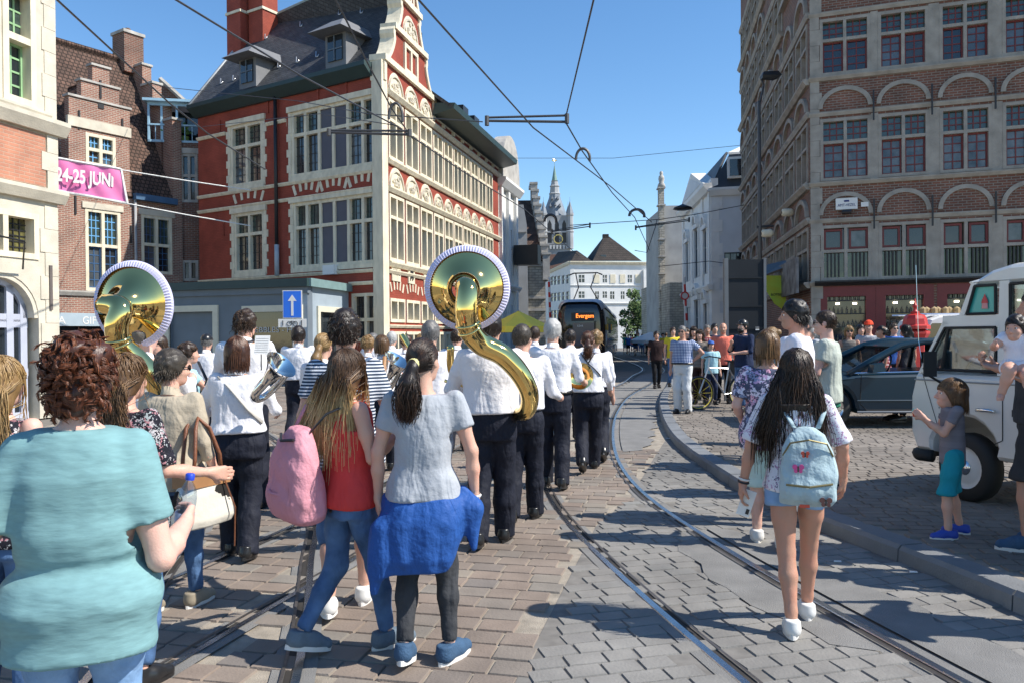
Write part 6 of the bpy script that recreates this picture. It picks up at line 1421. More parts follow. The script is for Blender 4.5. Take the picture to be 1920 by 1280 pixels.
# ---------------------------------------------------------------- one person
NPEOPLE=[0]; EYEW=mat('eye_white',(.7,.68,.65),.3,.02); EYED=mat('eye_dark',(.03,.02,.015),.2,.02)
def person(label,X,Y,h=1.72,sex='m',hd=0,z0=0.0,arms=None,legs='stand',top=None,topk='short',bot=None,botk='trousers',shoe=None,sole=None,hair=('short',None),skin=None,g=1.0,res=.015,group=None,lean=0.0,head=(0,0,0),face=False,ho=None,tuck=False,hem=None,hs=1.0,fing=None,wr=1.0,belly=0.0,cat='person',child=False,sleeve=None,legr=1.0,armr=1.0,torso=True,glasses=None,cap=None,beltm=None,bust=0,shd=0,armlen=1.0,crease=None):
    NPEOPLE[0]+=1; sd=NPEOPLE[0]; rs=np.random.default_rng(sd*17+3); k=h/1.75
    M=Matrix.Translation((X,Y,z0))@Matrix.Rotation(R(hd),4,'Z')
    root=thing('person',label,cat,M,group)
    f_=sex=='f'; shw=(.165 if f_ else .19)*k*(.9+.1*g)
    sk=lambda z:lean*(z-.95*k)
    Vv=lambda *a:np.array(a,float)
    # joints
    sh={s:Vv(sg*shw*(1-shd*1.2),sk(1.42*k)-.01,(1.42-shd)*k) for s,sg in (('R',1),('L',-1))}
    hip={s:Vv(sg*.088*k*(1.05 if f_ else 1),sk(.92*k)*.5,.92*k) for s,sg in (('R',1),('L',-1))}
    ad={'R':((.16,-.05,-1),(.06,.2,-1)),'L':((-.16,-.05,-1),(-.06,.2,-1))}
    ad.update(arms or {}); el={};wr_={}; nf={}
    for s in 'RL':
        u,fo=[np.array(v,float)/np.linalg.norm(v) for v in ad[s][:2]]; el[s]=sh[s]+u*.285*k*armlen; wr_[s]=el[s]+fo*.25*k*armlen**.5; nf[s]=fo
    if legs=='stand': ft={'R':(.11*k,.0,.0,0,-8),'L':(-.11*k,.02,.0,0,8)}
    elif legs=='wide': ft={'R':(.17*k,.02,.0,0,-18),'L':(-.17*k,-.02,.0,0,18)}
    elif legs=='walkR': ft={'R':(.08*k,.26*k,.0,0,0),'L':(-.08*k,-.28*k,.05*k,28,0)}
    elif legs=='walkL': ft={'L':(-.08*k,.26*k,.0,0,0),'R':(.08*k,-.28*k,.05*k,28,0)}
    elif legs=='sstepR': ft={'R':(.09*k,.14*k,.0,0,-6),'L':(-.09*k,-.14*k,.01,8,6)}
    elif legs=='sstepL': ft={'L':(-.09*k,.14*k,.0,0,6),'R':(.09*k,-.14*k,.01,8,-6)}
    else: ft=legs
    drop=0.02 if 'walk' in str(legs) else 0
    for s in 'RL': hip[s][2]-=drop*k
    an={};kn={}
    for s in 'RL':
        x,y,z,pt,yw=ft[s]; a=Vv(x,y-.02,.085*k+z+ (math.sin(R(pt))*.09 if pt else 0)); an[s]=a; d=a-hip[s]; D=np.linalg.norm(d); l1=.43*k; l2=.415*k; D2=min(D,l1+l2-.002)
        c=(l1*l1-l2*l2+D2*D2)/(2*D2); hgt=math.sqrt(max(l1*l1-c*c,0)); dn=d/D; per=Vv(0,1,0)-dn*dn[1]; per/=np.linalg.norm(per); kn[s]=hip[s]+dn*c*(D/D2)+per*hgt
    lo=np.min([*an.values(),*wr_.values(),*el.values(),[-.3*k*g,-.3*k,0]],0)-.16; hi=np.max([*an.values(),*wr_.values(),*el.values(),[.3*k*g,.3*k,1.5*k]],0)+.16; lo[2]=-.05
    # torso rows z,cx,cy,rx,ry
    if child: T=[(.78,.13,.10),(.92,.135,.105),(1.05,.128,.105),(1.2,.13,.10),(1.32,.14,.10),(1.42,.13,.085),(1.475,.07,.06)]
    elif f_: T=[(.80,.168,.125),(.90,.18,.135),(.98,.168,.122),(1.08,.135,.1),(1.18,.14,.105),(1.30,.155,.112),(1.40,.15,.092),(1.47,.075,.062)]
    else: T=[(.80,.155,.115),(.92,.165,.122),(1.04,.155,.112),(1.18,.162,.115),(1.32,.18,.12),(1.42,.17,.1),(1.485,.085,.07)]
    if shd: T=[(z,rx*(1 if z<1.35 else .86),ry) for z,rx,ry in T]
    def rows(ex,z0_,z1_,fl=0):
        out=[]; zs=sorted({z0_,z1_,*[t[0] for t in T if z0_<t[0]<z1_],*([z0_+(z1_-z0_)*i_/44 for i_ in range(45)] if crease else [])})
        for z in zs:
            rx=np.interp(z,[t[0] for t in T],[t[1] for t in T])*g; ry=np.interp(z,[t[0] for t in T],[t[2] for t in T])*(g*.7+.3); bl=belly*math.exp(-((z-1.06)/.14)**2); bu=bust*math.exp(-((z-1.27)/.07)**2)
            cz=sum(a_*math.exp(-((z-z_)/w_)**2) for z_,a_,w_ in crease) if crease else 0
            out.append((z*k,0,sk(z*k)+(bl+bu)*.5*k,(rx+ex+bl*.4+cz)*k,(ry+ex+(bl+bu)*.6+cz)*k))
        return out
    # ------- body
    ar=armr*(.92 if f_ else 1.0)*k*(.75+.25*g); lr=legr*k*(.8+.2*g)
    b=SDF(lo,hi,res*1.35 if res>.0135 else res*1.2); b.loft(rows(-.022,.82,1.46),.03)
    for s in 'RL':
        b.chain([sh[s],sh[s]*.5+el[s]*.5,el[s],el[s]*.6+wr_[s]*.4,wr_[s]],[.052*ar,.046*ar,.037*ar,.038*ar,.026*ar],.02)
        cv=.72 if botk in ('trousers','jeans','skinny') and bot else 1.0; c2=.8 if bot and botk in ('capri','bermuda','shorts') else cv
        b.chain([hip[s],hip[s]*.5+kn[s]*.5,kn[s],kn[s]*.65+an[s]*.35,an[s]*.85+kn[s]*.15,an[s]],[.088*lr*c2,.074*lr*c2,.053*lr*cv,.055*lr*cv,.036*lr*cv,.034*lr],.02)
        if res>.013:
            q=wr_[s]; n=nf[s]; b.chain([q,q+n*.07*k,q+n*.15*k],[.026*k,.036*k,.018*k],.015); b.cone(q+n*.03*k,q+n*.09*k+Vv(0,.03,.0)*k,.016*k,.011*k,.012)
    nk=Vv(0,sk(1.46*k)-.012*k,1.44*k); b.cone(nk,nk+Vv(0,.02*k,.12*k),.06*k*(.88 if f_ else 1),.054*k*(.85 if f_ else 1),.03)
    P,F=b.mesh()
    def join(P,F,P2,F2): return np.concatenate([P,P2]),np.concatenate([F,F2+len(P)])
    # hands with fingers
    if res<=.013:
        for s in 'RL':
            n=nf[s]; inn=np.array(ad[s][2],float) if len(ad[s])>2 else Vv(-1 if s=='R' else 1,.3,0); inn=inn-n*(inn@n); inn/=np.linalg.norm(inn); sd_=np.cross(n,inn); sg=1 if s=='R' else -1
            sd_=sd_*sg; curl=ad[s][3] if len(ad[s])>3 else .35; q=wr_[s]
            hf=SDF(q-.24*k,q+.24*k,.0072)
            for j in range(4):
                o=sd_*(j-1.5)*.02*k; hf.cone(q+o*.5+n*.01*k,q+o+n*.085*k,.017*k,.0135*k,.012)
                p=q+o+n*.088*k; a=curl*.6; L3=(.04,.027,.022) if j in (1,2) else ((.036,.024,.02) if j==0 else (.028,.02,.018))
                for l in L3: 
                    d=n*math.cos(a)+inn*math.sin(a); p2=p+d*l*k; hf.cone(p,p2,.0095*k,.008*k,.004); p=p2; a+=curl
            th=q-sd_*.026*k+n*.03*k; d=n*.62-sd_*.6+inn*.4; d/=np.linalg.norm(d); p2=th+d*.042*k; hf.cone(th,p2,.014*k,.0115*k,.012); d2=n*.85-sd_*.1+inn*(.35+curl*.5); d2/=np.linalg.norm(d2); hf.cone(p2,p2+d2*.035*k,.0105*k,.009*k,.004)
            hf.cone(q-n*.03*k,q+n*.02*k,.025*k,.024*k,.015); P,F=join(P,F,*hf.mesh())
    # head
    hk=k*hs*1.02; yaw,pit,rol=head; hc=Vector((0,sk(1.6*k)+.012*k,1.63*k if hs<=1.01 else (1.75-.12*hs)*k))
    MH=Matrix.Translation(hc)@Matrix.Rotation(R(yaw),4,'Z')@Matrix.Rotation(R(-pit),4,'X')@Matrix.Rotation(R(rol),4,'Y')@Matrix.Scale(hk,4)
    hr=max(.0078,res*(.6 if res<.016 else .75)) if face else max(.0105,res*.85)
    hf=SDF((-.12,-.14,-.24),(.12,.16,.15),hr)
    hf.ell((0,-.012,.03),(.074,.093,.09),.02); hf.ell((0,.03,-.02),(.06,.066,.085),.03); hf.ell((0,.05,-.08),(.04,.04,.03),.03); hf.cone((0,-.02,-.05),(0,-.03,-.2),.052 if not f_ else .045,.056 if not f_ else .048,.03)
    hf.cone((0,.088,.012),(0,.115,-.028),.008,.0125,.014); hf.cone((-.013,.1,-.035),(.013,.1,-.035),.009,.009,.008); hf.cone((-.035,.083,.026),(.035,.083,.026),.01,.01,.012)
    hf.cone((-.018,.092,-.064),(.018,.092,-.064),.007,.007,.008); hf.cone((-.013,.092,-.074),(.013,.092,-.074),.007,.007,.006)
    for s in (-1,1): hf.ell((s*.074,-.008,-.005),(.011,.022,.032),.008); hf.ell((s*.036,.066,-.03),(.022,.02,.02),.02)
    P2,F2=hf.mesh(); Am=np.array(MH)[:3]; P2=P2@Am[:,:3].T+Am[:,3]; P,F=join(P,F,P2,F2)
    mk('body',npmesh('body',P,F),skin or SKIN,root,M)
    if face:
        e=MB(); ew=MB()
        for s in (-1,1):
            ew.lathe([(.001,-.011),(.008,-.008),(.011,0),(.008,.008),(.001,.011)],10,MH@Matrix.Translation((s*.032,.079,.006))); e.lathe([(.001,-.006),(.0055,-.003),(.0055,.003),(.001,.006)],8,MH@Matrix.Translation((s*.032,.0885,.006))@Matrix.Rotation(R(90),4,'X'))
            e.tube([MH@Vector((s*.016,.092,.026)),MH@Vector((s*.034,.092,.03)),MH@Vector((s*.052,.08,.025))],.0035*k,5)
        ew.build('eyes',EYEW,root,M,True); e.build('brows',EYED,root,M)
    # ------- hair
    if hair and hair[0]:
        hm=add_hair(hair[0],hair[1],root,MH,rs,res,ho or {})
        if hm: mk('hair',hm,hair[1],root,M)
    if cap: 
        c=SDF((-.13,-.16,-.05),(.13,.24,.17),.01); c.ell((0,-.012,.045),(.088,.108,.095),.01); c.cut(lambda X,Y,Z:.035-Z+0*X+0*Y); P_,F_=c.mesh()
        c=SDF((-.13,.0,-.05),(.13,.24,.17),.01); c.ell((0,.08,.045),(.07,.085,.012),.005); p2,f2=c.mesh(); P_,F_=join(P_,F_,p2,f2); P_=P_@Am[:,:3].T+Am[:,3]; mk('cap',npmesh('cap',P_,F_),cap,root,M)
    if glasses:
        gl=MB()
        for s in (-1,1): gl.lathe([(.001,.0),(.02,.0),(.022,.003),(.001,.004)],10,MH@Matrix.Translation((s*.032,.1,.006))@Matrix.Rotation(R(-90),4,'X')); gl.tube([MH@Vector((s*.05,.098,.01)),MH@Vector((s*.077,.05,.012)),MH@Vector((s*.08,-.01,.006))],.0035*k,5)
        gl.tube([MH@Vector((-.015,.104,.012)),MH@Vector((.015,.104,.012))],.003*k,5); gl.build('glasses',glasses,root,M)
    # ------- upper garment
    if top:
        hz=hem if hem else (1.0 if tuck else (.86 if f_ else .85)); ex=.012 if topk in('tee','tank','short') else .02
        t=SDF(lo,hi,res*1.1); rw=rows(ex+.008,hz,1.45)
        if not tuck: rw=[(z,cx,cy,rx+.009*k*max(0,1-abs(z/k-hz)/.12),ry+.009*k*max(0,1-abs(z/k-hz)/.12)) for z,cx,cy,rx,ry in rw]
        if tuck: rw=[(z,cx,cy-.0,rx*(1.05 if .98*k<z<1.14*k else 1),ry*(1.10 if .98*k<z<1.14*k else 1)) for z,cx,cy,rx,ry in rw]
        t.loft(rw,.03)
        sl=sleeve if sleeve is not None else {'short':.34,'tee':.3,'tank':-.1,'long':1.0,'rolled':.62,'crop':.5}[topk]
        for s in 'RL':
            if sl<0: continue
            p=[sh[s]]; rr_=[.060*ar*1.05]
            if sl<=.55: q=sh[s]+(el[s]-sh[s])*min(1,sl/.55); p.append(q); rr_.append(.066*ar if topk!='long' else .058*ar)
            else:
                q=el[s]+(wr_[s]-el[s])*min(1,(sl-.55)/.45); p+=[sh[s]*.5+el[s]*.5,el[s],q]; rr_+=[.055*ar,.048*ar,.038*ar]
            t.chain(p,rr_,.03)
            # flat cuff
            d=(p[-1]-p[-2]); d/=np.linalg.norm(d); e=p[-1]; m_=.07
            bl=t.blk(e-m_*1.6,e+m_*1.6); Xx,Yy,Zz=t.xyz(bl); hp=(Xx-e[0])*d[0]+(Yy-e[1])*d[1]+(Zz-e[2])*d[2]; near=np.sqrt((Xx-e[0])**2+(Yy-e[1])**2+(Zz-e[2])**2)<.095*k
            if sl<.9: t.V[bl]=np.where(near&(hp>0),np.maximum(t.V[bl],hp),t.V[bl])
        t.noise(.0034*wr,17,sd,(1.3,1.3,.8)); t.noise(.0012*wr,50,sd+5,(1.6,1.6,.6)); t.cut(lambda X,Y,Z:hz*k-.004-Z+.01*np.sin(X*14+sd)*.5+0*Y)
        if topk=='tank': t.cut(lambda X,Y,Z:np.where(Z>1.3*k,np.abs(X)-.13*k,-1)+0*Y)
        P_,F_=t.mesh(); mk('shirt',npmesh('shirt',P_,F_),top,root,M)
        if topk in ('long','rolled') and res<.022:
            cr_=.066*k*(.9 if f_ else 1); c0=(0,sk(1.47*k)-.008*k,1.475*k); q=MB()
            ring=[(c0[0]+cr_*math.cos(a),c0[1]+cr_*1.08*math.sin(a),c0[2]-.02*k*math.sin(a)) for a in [2*math.pi*i/20 for i in range(21)]]
            n=len(ring); q.add([(x*1.1,c0[1]+(y-c0[1])*1.1,z-.03*k) for x,y,z in ring]+[(x*.93,c0[1]+(y-c0[1])*.93,z+.026*k) for x,y,z in ring]+[(x*.88,c0[1]+(y-c0[1])*.88,z+.02*k) for x,y,z in ring],[(i,i+1,n+i+1,n+i) for i in range(n-1)]+[(n+i,n+i+1,2*n+i+1,2*n+i) for i in range(n-1)]); q.build('collar',top,root,M,True)
    # ------- lower garment
    if bot:
        hz=.62 if botk=='skirt' else .80; t=SDF(lo,hi,res*1.25); zt=(1.04 if not f_ else 1.05) if (tuck or not top) else max(.83,(hem or .86)+.015)
        t.loft([(z,cx,cy,rx,ry) for z,cx,cy,rx,ry in rows(.008,.80,zt)],.03)
        fr={'trousers':(2.0,.1,.083,.078),'jeans':(1.9,.096,.066,.055),'skinny':(1.93,.094,.062,.046),'shorts':(.8,.1,.092,.09),'hotpants':(.32,.098,.1,.1),'capri':(1.25,.1,.075,.068),'bermuda':(1.05,.1,.088,.085)}[botk]
        for s in 'RL':
            L=fr[0]; a=hip[s]; kk=kn[s]; e=an[s]-Vv(0,0,.045*k if L>=2 else 0)
            if L<=1: q=a+(kk-a)*L; pts=[a,q]; rr_=[fr[1]*lr,fr[2]*lr if L>.5 else fr[3]*lr]
            else: q=kk+(e-kk)*(L-1); pts=[a,a*.5+kk*.5,kk,kk*.6+q*.4,q]; rr_=[fr[1]*lr,(fr[1]*.45+fr[2]*.55)*lr,fr[2]*lr,(fr[2]+fr[3])*.51*lr,fr[3]*lr]
            t.chain(pts,rr_,.028); d=pts[-1]-pts[-2]; d/=np.linalg.norm(d); e=pts[-1]; bl=t.blk(e-.13,e+.13); Xx,Yy,Zz=t.xyz(bl); hp=(Xx-e[0])*d[0]+(Yy-e[1])*d[1]+(Zz-e[2])*d[2]; near=np.sqrt((Xx-e[0])**2+(Yy-e[1])**2+(Zz-e[2])**2)<.125*k
            t.V[bl]=np.where(near&(hp>0),np.maximum(t.V[bl],hp),t.V[bl])
        t.noise(.0022*wr,24,sd+9,(.8,.8,1.5)); t.noise(.0012*wr,55,sd+19,(.5,.5,1.8)); P_,F_=t.mesh(); mk('trousers' if fr[0]>1.2 else 'shorts',npmesh('trousers',P_,F_),bot,root,M)
    if beltm:
        bl=MB(); rw=rows(.03,.995,1.03)[0]; bl.tube([(rw[3]*math.cos(a),rw[2]+rw[4]*math.sin(a),1.01*k) for a in [2*math.pi*i/24 for i in range(25)]],.02*k,6,False,1.0); bl.build('belt',beltm,root,M)
    # ------- shoes
    for s in 'RL':
        x,y,z,pt,yw=ft[s]; Ms=M@Matrix.Translation((an[s][0],an[s][1]+.0,an[s][2]-.085*k))@Matrix.Rotation(R(yw),4,'Z')@Matrix.Rotation(R(-pt),4,'X')@Matrix.Scale(k*1.03,4)
        o=link(bpy.data.objects.new('shoe',SHOE),root,Ms); objmat(o,shoe or BLACKSHOE)
        if res<.03: q=link(bpy.data.objects.new('sole',SOLE),o,Ms); objmat(q,sole or BLACKSHOE)
    root['_']=0; del root['_']
    return dict(root=root,M=M,wr=wr_,el=el,nf=nf,hc=hc,k=k,sh=sh,MH=MH,hip=hip)
SKIN=skinmat('skin_fair',(.62,.39,.29)); SKINP=skinmat('skin_pale',(.68,.45,.36)); SKINT=skinmat('skin_tanned',(.50,.29,.2))
BLACKSHOE=mat('black_shoe_leather',(.015,.015,.016),.3,.1); WHITESOLE=mat('white_rubber',(.68,.66,.62),.7,.06)
def wpt(p,v): return p['M']@Vector(tuple(v))
# ================================================================ the people
H_RED=hairmat('hair_auburn_curls',[(.035,.012,.007),(.10,.03,.014),(.19,.06,.024),(.30,.11,.045)]); H_BLO=hairmat('hair_blond_ombre',[(.035,.018,.009),(.10,.05,.022),(.30,.17,.065),(.58,.41,.19)])
H_DK=hairmat('hair_dark_brown',[(.008,.005,.004),(.022,.012,.008),(.05,.026,.015),(.10,.05,.028)]); H_BK=hairmat('hair_black',[(.006,.005,.005),(.014,.011,.01),(.03,.024,.02)])
H_BR=hairmat('hair_brown',[(.022,.012,.007),(.06,.032,.017),(.12,.065,.03)]); H_AUB=hairmat('hair_auburn',[(.03,.012,.007),(.09,.034,.016),(.20,.085,.04)]); H_GR=hairmat('hair_grey',[(.10,.095,.09),(.22,.21,.2),(.38,.37,.35)])
H_WH=hairmat('hair_white',[(.35,.34,.32),(.55,.54,.52),(.7,.69,.67)]); H_BL=hairmat('hair_blond',[(.16,.09,.035),(.34,.21,.08),(.52,.36,.16)]); H_LB=hairmat('hair_light_brown',[(.06,.03,.013),(.16,.085,.035),(.32,.19,.085)]); H_GB=hairmat('hair_grey_brown',[(.03,.024,.018),(.09,.07,.05),(.24,.2,.15)])
WS=cloth('white_shirt_cotton',(.76,.75,.77),.5,9,.03,.8,fold=(8,8,2.6,.55,.06)); NAVY=cloth('dark_navy_trousers',(.014,.016,.026),.5,10,.2,.7); TEAL=cloth('teal_jersey',(.18,.325,.335),.35,9,.1,.9,scale=90,stretch=(.25,.25,1),fold=(3,3,7,.28,.07)); DENIM=cloth('blue_denim',(.055,.115,.24),.4,12,.3,.85,scale=8,col2=(.10,.19,.36)); LDENIM=cloth('light_denim',(.16,.30,.52),.4,12,.25,.85,scale=8,col2=(.28,.44,.68))
GREYT=cloth('grey_jersey',(.36,.38,.41),.5,9,.06,.9); REDT=cloth('coral_red_jersey',(.62,.055,.05),.4,9,.06); DGREY=cloth('dark_grey_denim',(.045,.047,.052),.45,12,.3); BEIGE=cloth('beige_linen',(.42,.36,.27),.5,9,.1); NSTR=patmat('navy_stripe_jersey','stripes',[(.03,.05,.085),(.62,.64,.68)],.02)
FLOB=patmat('black_flower_print','flower',[(.012,.012,.018),(.5,.46,.46),(.42,.2,.22),(.02,.02,.03),(.3,.33,.33)],34); FLOP=patmat('pink_flower_print','flower',[(.07,.08,.13),(.72,.38,.50),(.64,.63,.74),(.22,.27,.42),(.74,.66,.76),(.50,.33,.52)],24); FLOW=patmat('white_flower_print','flower',[(.70,.69,.74),(.7,.7,.74),(.1,.09,.16),(.7,.7,.74),(.45,.25,.4),(.72,.72,.75)],38)
MINT=cloth('mint_cotton',(.50,.64,.60),.4,10,.05); WT=cloth('white_tee',(.76,.75,.80),.4,9,.03); SAGE=cloth('sage_tee',(.46,.50,.44),.4,9,.05); GREENS=cloth('green_shorts',(.05,.26,.17),.4,10,.1); NVSH=cloth('navy_shirt',(.018,.028,.065),.4,12,.2); CHK=patmat('blue_check_shirt','checks',[(.02,.035,.12),(.16,.22,.38),(.6,.63,.7)],.03); PALEP=cloth('pale_trousers',(.60,.62,.62),.55,8,.05)
BRNT=cloth('dark_brown_tee',(.03,.016,.016),.4,10,.2); BLKP=cloth('black_jeans',(.012,.012,.014),.4,10,.2); STRT=patmat('brown_stripe_tank','stripes',[(.10,.085,.075),(.26,.23,.2)],.03); KGREY=patmat('grey_band_tee','stripes',[(.17,.165,.19),(.19,.185,.21)],.09); TURQ=cloth('turquoise_shorts',(.015,.27,.34),.4,10,.1); LBT=cloth('light_blue_tee',(.34,.56,.62),.4,9,.05); CORAL=cloth('coral_polo',(.75,.18,.12),.4,9,.05); PLAID=patmat('red_plaid_shirt','checks',[(.12,.02,.03),(.25,.05,.06),(.45,.35,.36)],.06); YEL=cloth('yellow_tee',(.6,.48,.04),.4,9,.05); GRN=cloth('green_tee',(.03,.30,.20),.4,9,.05); BLU=cloth('blue_tee',(.06,.14,.42),.4,9,.05); PNK=cloth('pink_tee',(.6,.2,.25),.4,9,.05); DCHAR=cloth('charcoal_shorts',(.04,.04,.043),.4,10,.15)
BLUESH=mat('blue_canvas_shoe',(.035,.085,.16),.8,.12,20,.3,120); WHSH=mat('white_leather_shoe',(.66,.65,.62),.6,.06); GRSH=mat('grey_blue_shoe',(.12,.16,.2),.85,.1,30,.3,150); BGSH=mat('beige_shoe',(.26,.22,.16),.8,.1); KIDSH=mat('royal_blue_shoe',(.02,.06,.38),.6,.15)
SUNG=mat('dark_glasses',(.01,.01,.012),.15,.0)
XP=lambda px,Y,z=1.2:xat(px,Y,z)
PP={}
G1='spectators following the band'; G2='marching band in white shirts'; G3='bystanders on the right pavement'; G4='distant walkers'
PP['teal']=person('red haired woman in a teal tee seen from behind, holding a water bottle',XP(148,2.42,1.45),2.42,1.66,'f',16,arms={'R':((.24,-.06,-1),(.12,.82,.14),(-.9,.3,.1),.75),'L':((-.42,-.12,-1),(-.1,.2,-1))},top=TEAL,topk='tee',hem=.73,bot=LDENIM,botk='jeans',shoe=BGSH,hair=('bigcurly',H_RED),skin=SKINP,g=1.2,res=.011,group=G1,head=(2,-4,0),ho={'dens':1.05},armr=1.18,belly=.02,wr=.9,sleeve=.36,hs=1.0,armlen=1.3,shd=.045,crease=((1.02,-.028,.03),(1.12,.012,.05),(.9,.012,.06)))
PP['edge']=person('blond woman in a dark patterned sleeveless top, cut by the left edge',XP(2,3.4,1.3),3.4,1.57,'f',-5,top=FLOB,topk='tank',bot=DENIM,botk='jeans',hair=('long',H_BL),ho={'len':.33,'wave':.006},skin=SKINP,res=.013,group=G1)
PP['floral']=person('woman with wavy fair hair in a black flowered blouse beside the teal tee',XP(236,3.75,1.3),3.75,1.57,'f',-20,arms={'R':((.3,.1,-1),(.3,.8,-.15))},top=FLOB,topk='crop',hem=.82,bot=DENIM,botk='jeans',hair=('long',H_LB),ho={'len':.2,'wave':.008},res=.013,group=G1,g=1.1)
PP['bag']=person('short haired woman with glasses in a beige jacket carrying a cowhide bag',XP(322,4.75,1.3),4.75,1.575,'f',-8,arms={'R':((.3,-.12,-1),(.2,.35,-1)),'L':((-.15,.0,-1),(-.1,.5,-.8))},legs='sstepR',top=BEIGE,topk='rolled',sleeve=.78,hem=.84,bot=DENIM,botk='skinny',shoe=BGSH,sole=WHITESOLE,hair=('short',H_GB),ho={'dens':1.3},res=.012,group=G1,head=(-32,0,0),glasses=SUNG,g=1.12)
PP['sous1']=person('bald bandsman in white shirt carrying the left sousaphone',XP(272,6.0,1.3),6.0,1.79,'m',4,arms={'R':((.3,.5,-.8),(-.2,.8,.3)),'L':((-.4,.4,-.8),(.4,.7,.2))},top=WS,topk='long',tuck=True,bot=NAVY,hair=('bald',H_GR),skin=SKINP,res=.015,group=G2,head=(-12,0,0),wr=1.3)
PP['euph']=person('bandswoman with auburn bob, white shirt and navy trousers holding a euphonium',XP(446,5.9,1.1),5.9,1.65,'f',8,arms={'R':((.42,.25,-.9),(-.05,.75,-.1)),'L':((-.45,.15,-.9),(.35,.8,-.1))},legs='sstepL',top=WS,topk='long',tuck=True,bot=NAVY,hair=('bob',H_AUB),res=.012,group=G2,g=1.16,wr=1.6)
PP['tall']=person('tall bandsman with curly brown hair and white shirt reading a music sheet',XP(461,7.6,1.4),7.6,1.91,'m',4,arms={'R':((.3,.4,-.8),(-.2,.9,.3)),'L':((-.3,.4,-.8),(.2,.9,.3))},top=WS,topk='long',tuck=True,bot=NAVY,hair=('curlyshort',H_BR),res=.016,group=G2,head=(-18,0,0),wr=1.3)
PP['dark']=person('dark haired bandsman in white shirt striding in front of the one-way sign',XP(560,11.6,1.3),11.6,1.8,'m',0,arms={'R':((.2,.3,-.9),(-.25,.9,.25)),'L':((-.2,.3,-.9),(.25,.9,.25))},legs='walkR',top=WS,topk='long',tuck=True,bot=NAVY,hair=('short',H_DK),res=.017,group=G2,g=1.12,hs=1.1)
PP['stripe']=person('tall woman with short spiky hair in a navy striped tee',XP(648,4.75,1.3),4.75,1.80,'f',6,arms={'R':((.3,.15,-1),(-.15,.75,.45),(-.9,.2,.2),.7),'L':((-.28,.0,-1),(0,.8,-.2))},legs='sstepR',top=NSTR,topk='short',hem=.86,bot=DENIM,botk='capri',shoe=WHSH,sole=WHITESOLE,hair=('spiky',H_DK),ho={'dens':1.4},res=.012,group=G1,head=(-8,0,0),g=1.12)
PP['blonde']=person('girl with long blond hair, red sleeveless top and blue jeans wearing a pink backpack',XP(652,4.1,1.0),4.1,1.58,'f',-50,arms={'R':((.2,.18,-1),(-.1,.75,.5),(-.9,.2,.2),.7),'L':((-.2,.1,-1),(.1,.8,.1))},legs={'R':(.08,.20,.0,0,0),'L':(-.07,-.22,.03,16,4)},top=REDT,topk='tank',hem=.86,bot=DENIM,botk='skinny',shoe=GRSH,sole=WHITESOLE,hair=('long',H_BLO),ho={'len':.36,'ombre':3.2,'wave':.004,'dens':1.5,'swing':-.07,'fan':.05,'wide':.17,'vol':1.1,'sv':.16},res=.011,group=G1,head=(20,-4,0))
PP['grey']=person('girl with dark ponytail in a grey tee with a blue jacket tied round her waist',XP(795,3.95,1.1),3.95,1.635,'f',2,arms={'R':((.34,-.05,-1),(.06,.14,-1)),'L':((-.3,-.02,-1),(-.02,.2,-1))},legs={'R':(.12,.04,.0,0,-30),'L':(-.10,-.05,.015,12,-4)},top=GREYT,topk='tee',hem=.90,bot=DGREY,botk='skinny',shoe=BLUESH,sole=WHITESOLE,hair=('pony',H_DK),ho={'len':.27,'tx':-.03,'dens':1.1,'tz':-.005},res=.011,group=G1,head=(-22,-2,0),wr=1.4,sleeve=.3,g=1.0)
PP['sous2']=person('dark haired bandsman in white shirt carrying the sousaphone in the centre',XP(920,6.2,1.2),6.2,1.83,'m',-4,arms={'R':((.42,.3,-.8),(-.2,.8,.1)),'L':((-.45,.2,-.9),(.5,.6,-.2))},legs='sstepR',top=WS,topk='long',tuck=True,bot=NAVY,hair=('short',H_DK),res=.013,group=G2,head=(-15,0,0),g=1.12,wr=1.4)
PP['crop']=person('bandsman with cropped greying hair walking just right of the central sousaphone',XP(980,7.0,1.3),7.0,1.74,'m',-8,arms={'R':((.3,.15,-1),(.1,.85,-.2)),'L':((-.3,.2,-.9),(.3,.8,.1))},legs='sstepR',top=WS,topk='long',tuck=True,bot=NAVY,hair=('crop',H_GB),res=.015,group=G2,head=(-20,0,0))
PP['white']=person('white haired bandsman with rolled sleeves marching before the tram',XP(1037,8.5,1.3),8.5,1.81,'m',-6,arms={'R':((.3,.15,-1),(.15,.85,-.2)),'L':((-.35,.2,-.9),(.3,.8,.1))},legs='sstepL',top=WS,topk='rolled',tuck=True,bot=NAVY,beltm=BLACKSHOE,hair=('short',H_WH),res=.015,group=G2,head=(-10,0,0),wr=1.3)
PP['braid']=person('bandswoman with red braid and crossed black straps on white shirt',XP(1102,9.5,1.3),9.5,1.69,'f',-4,arms={'R':((.35,.1,-1),(.1,.7,-.5)),'L':((-.35,.2,-.9),(.1,.8,.1))},legs='walkR',top=WS,topk='long',tuck=True,bot=NAVY,hair=('pony',H_AUB),ho={'len':.16,'tx':0},res=.016,group=G2,g=1.05)
PP['bcurl']=person('blond curly bandswoman marching at the right rear of the band',XP(1117,10.3,1.3),10.3,1.70,'f',-4,legs='walkL',top=WS,topk='long',tuck=True,bot=NAVY,hair=('curlyshort',H_BL),res=.018,group=G2,g=1.05)
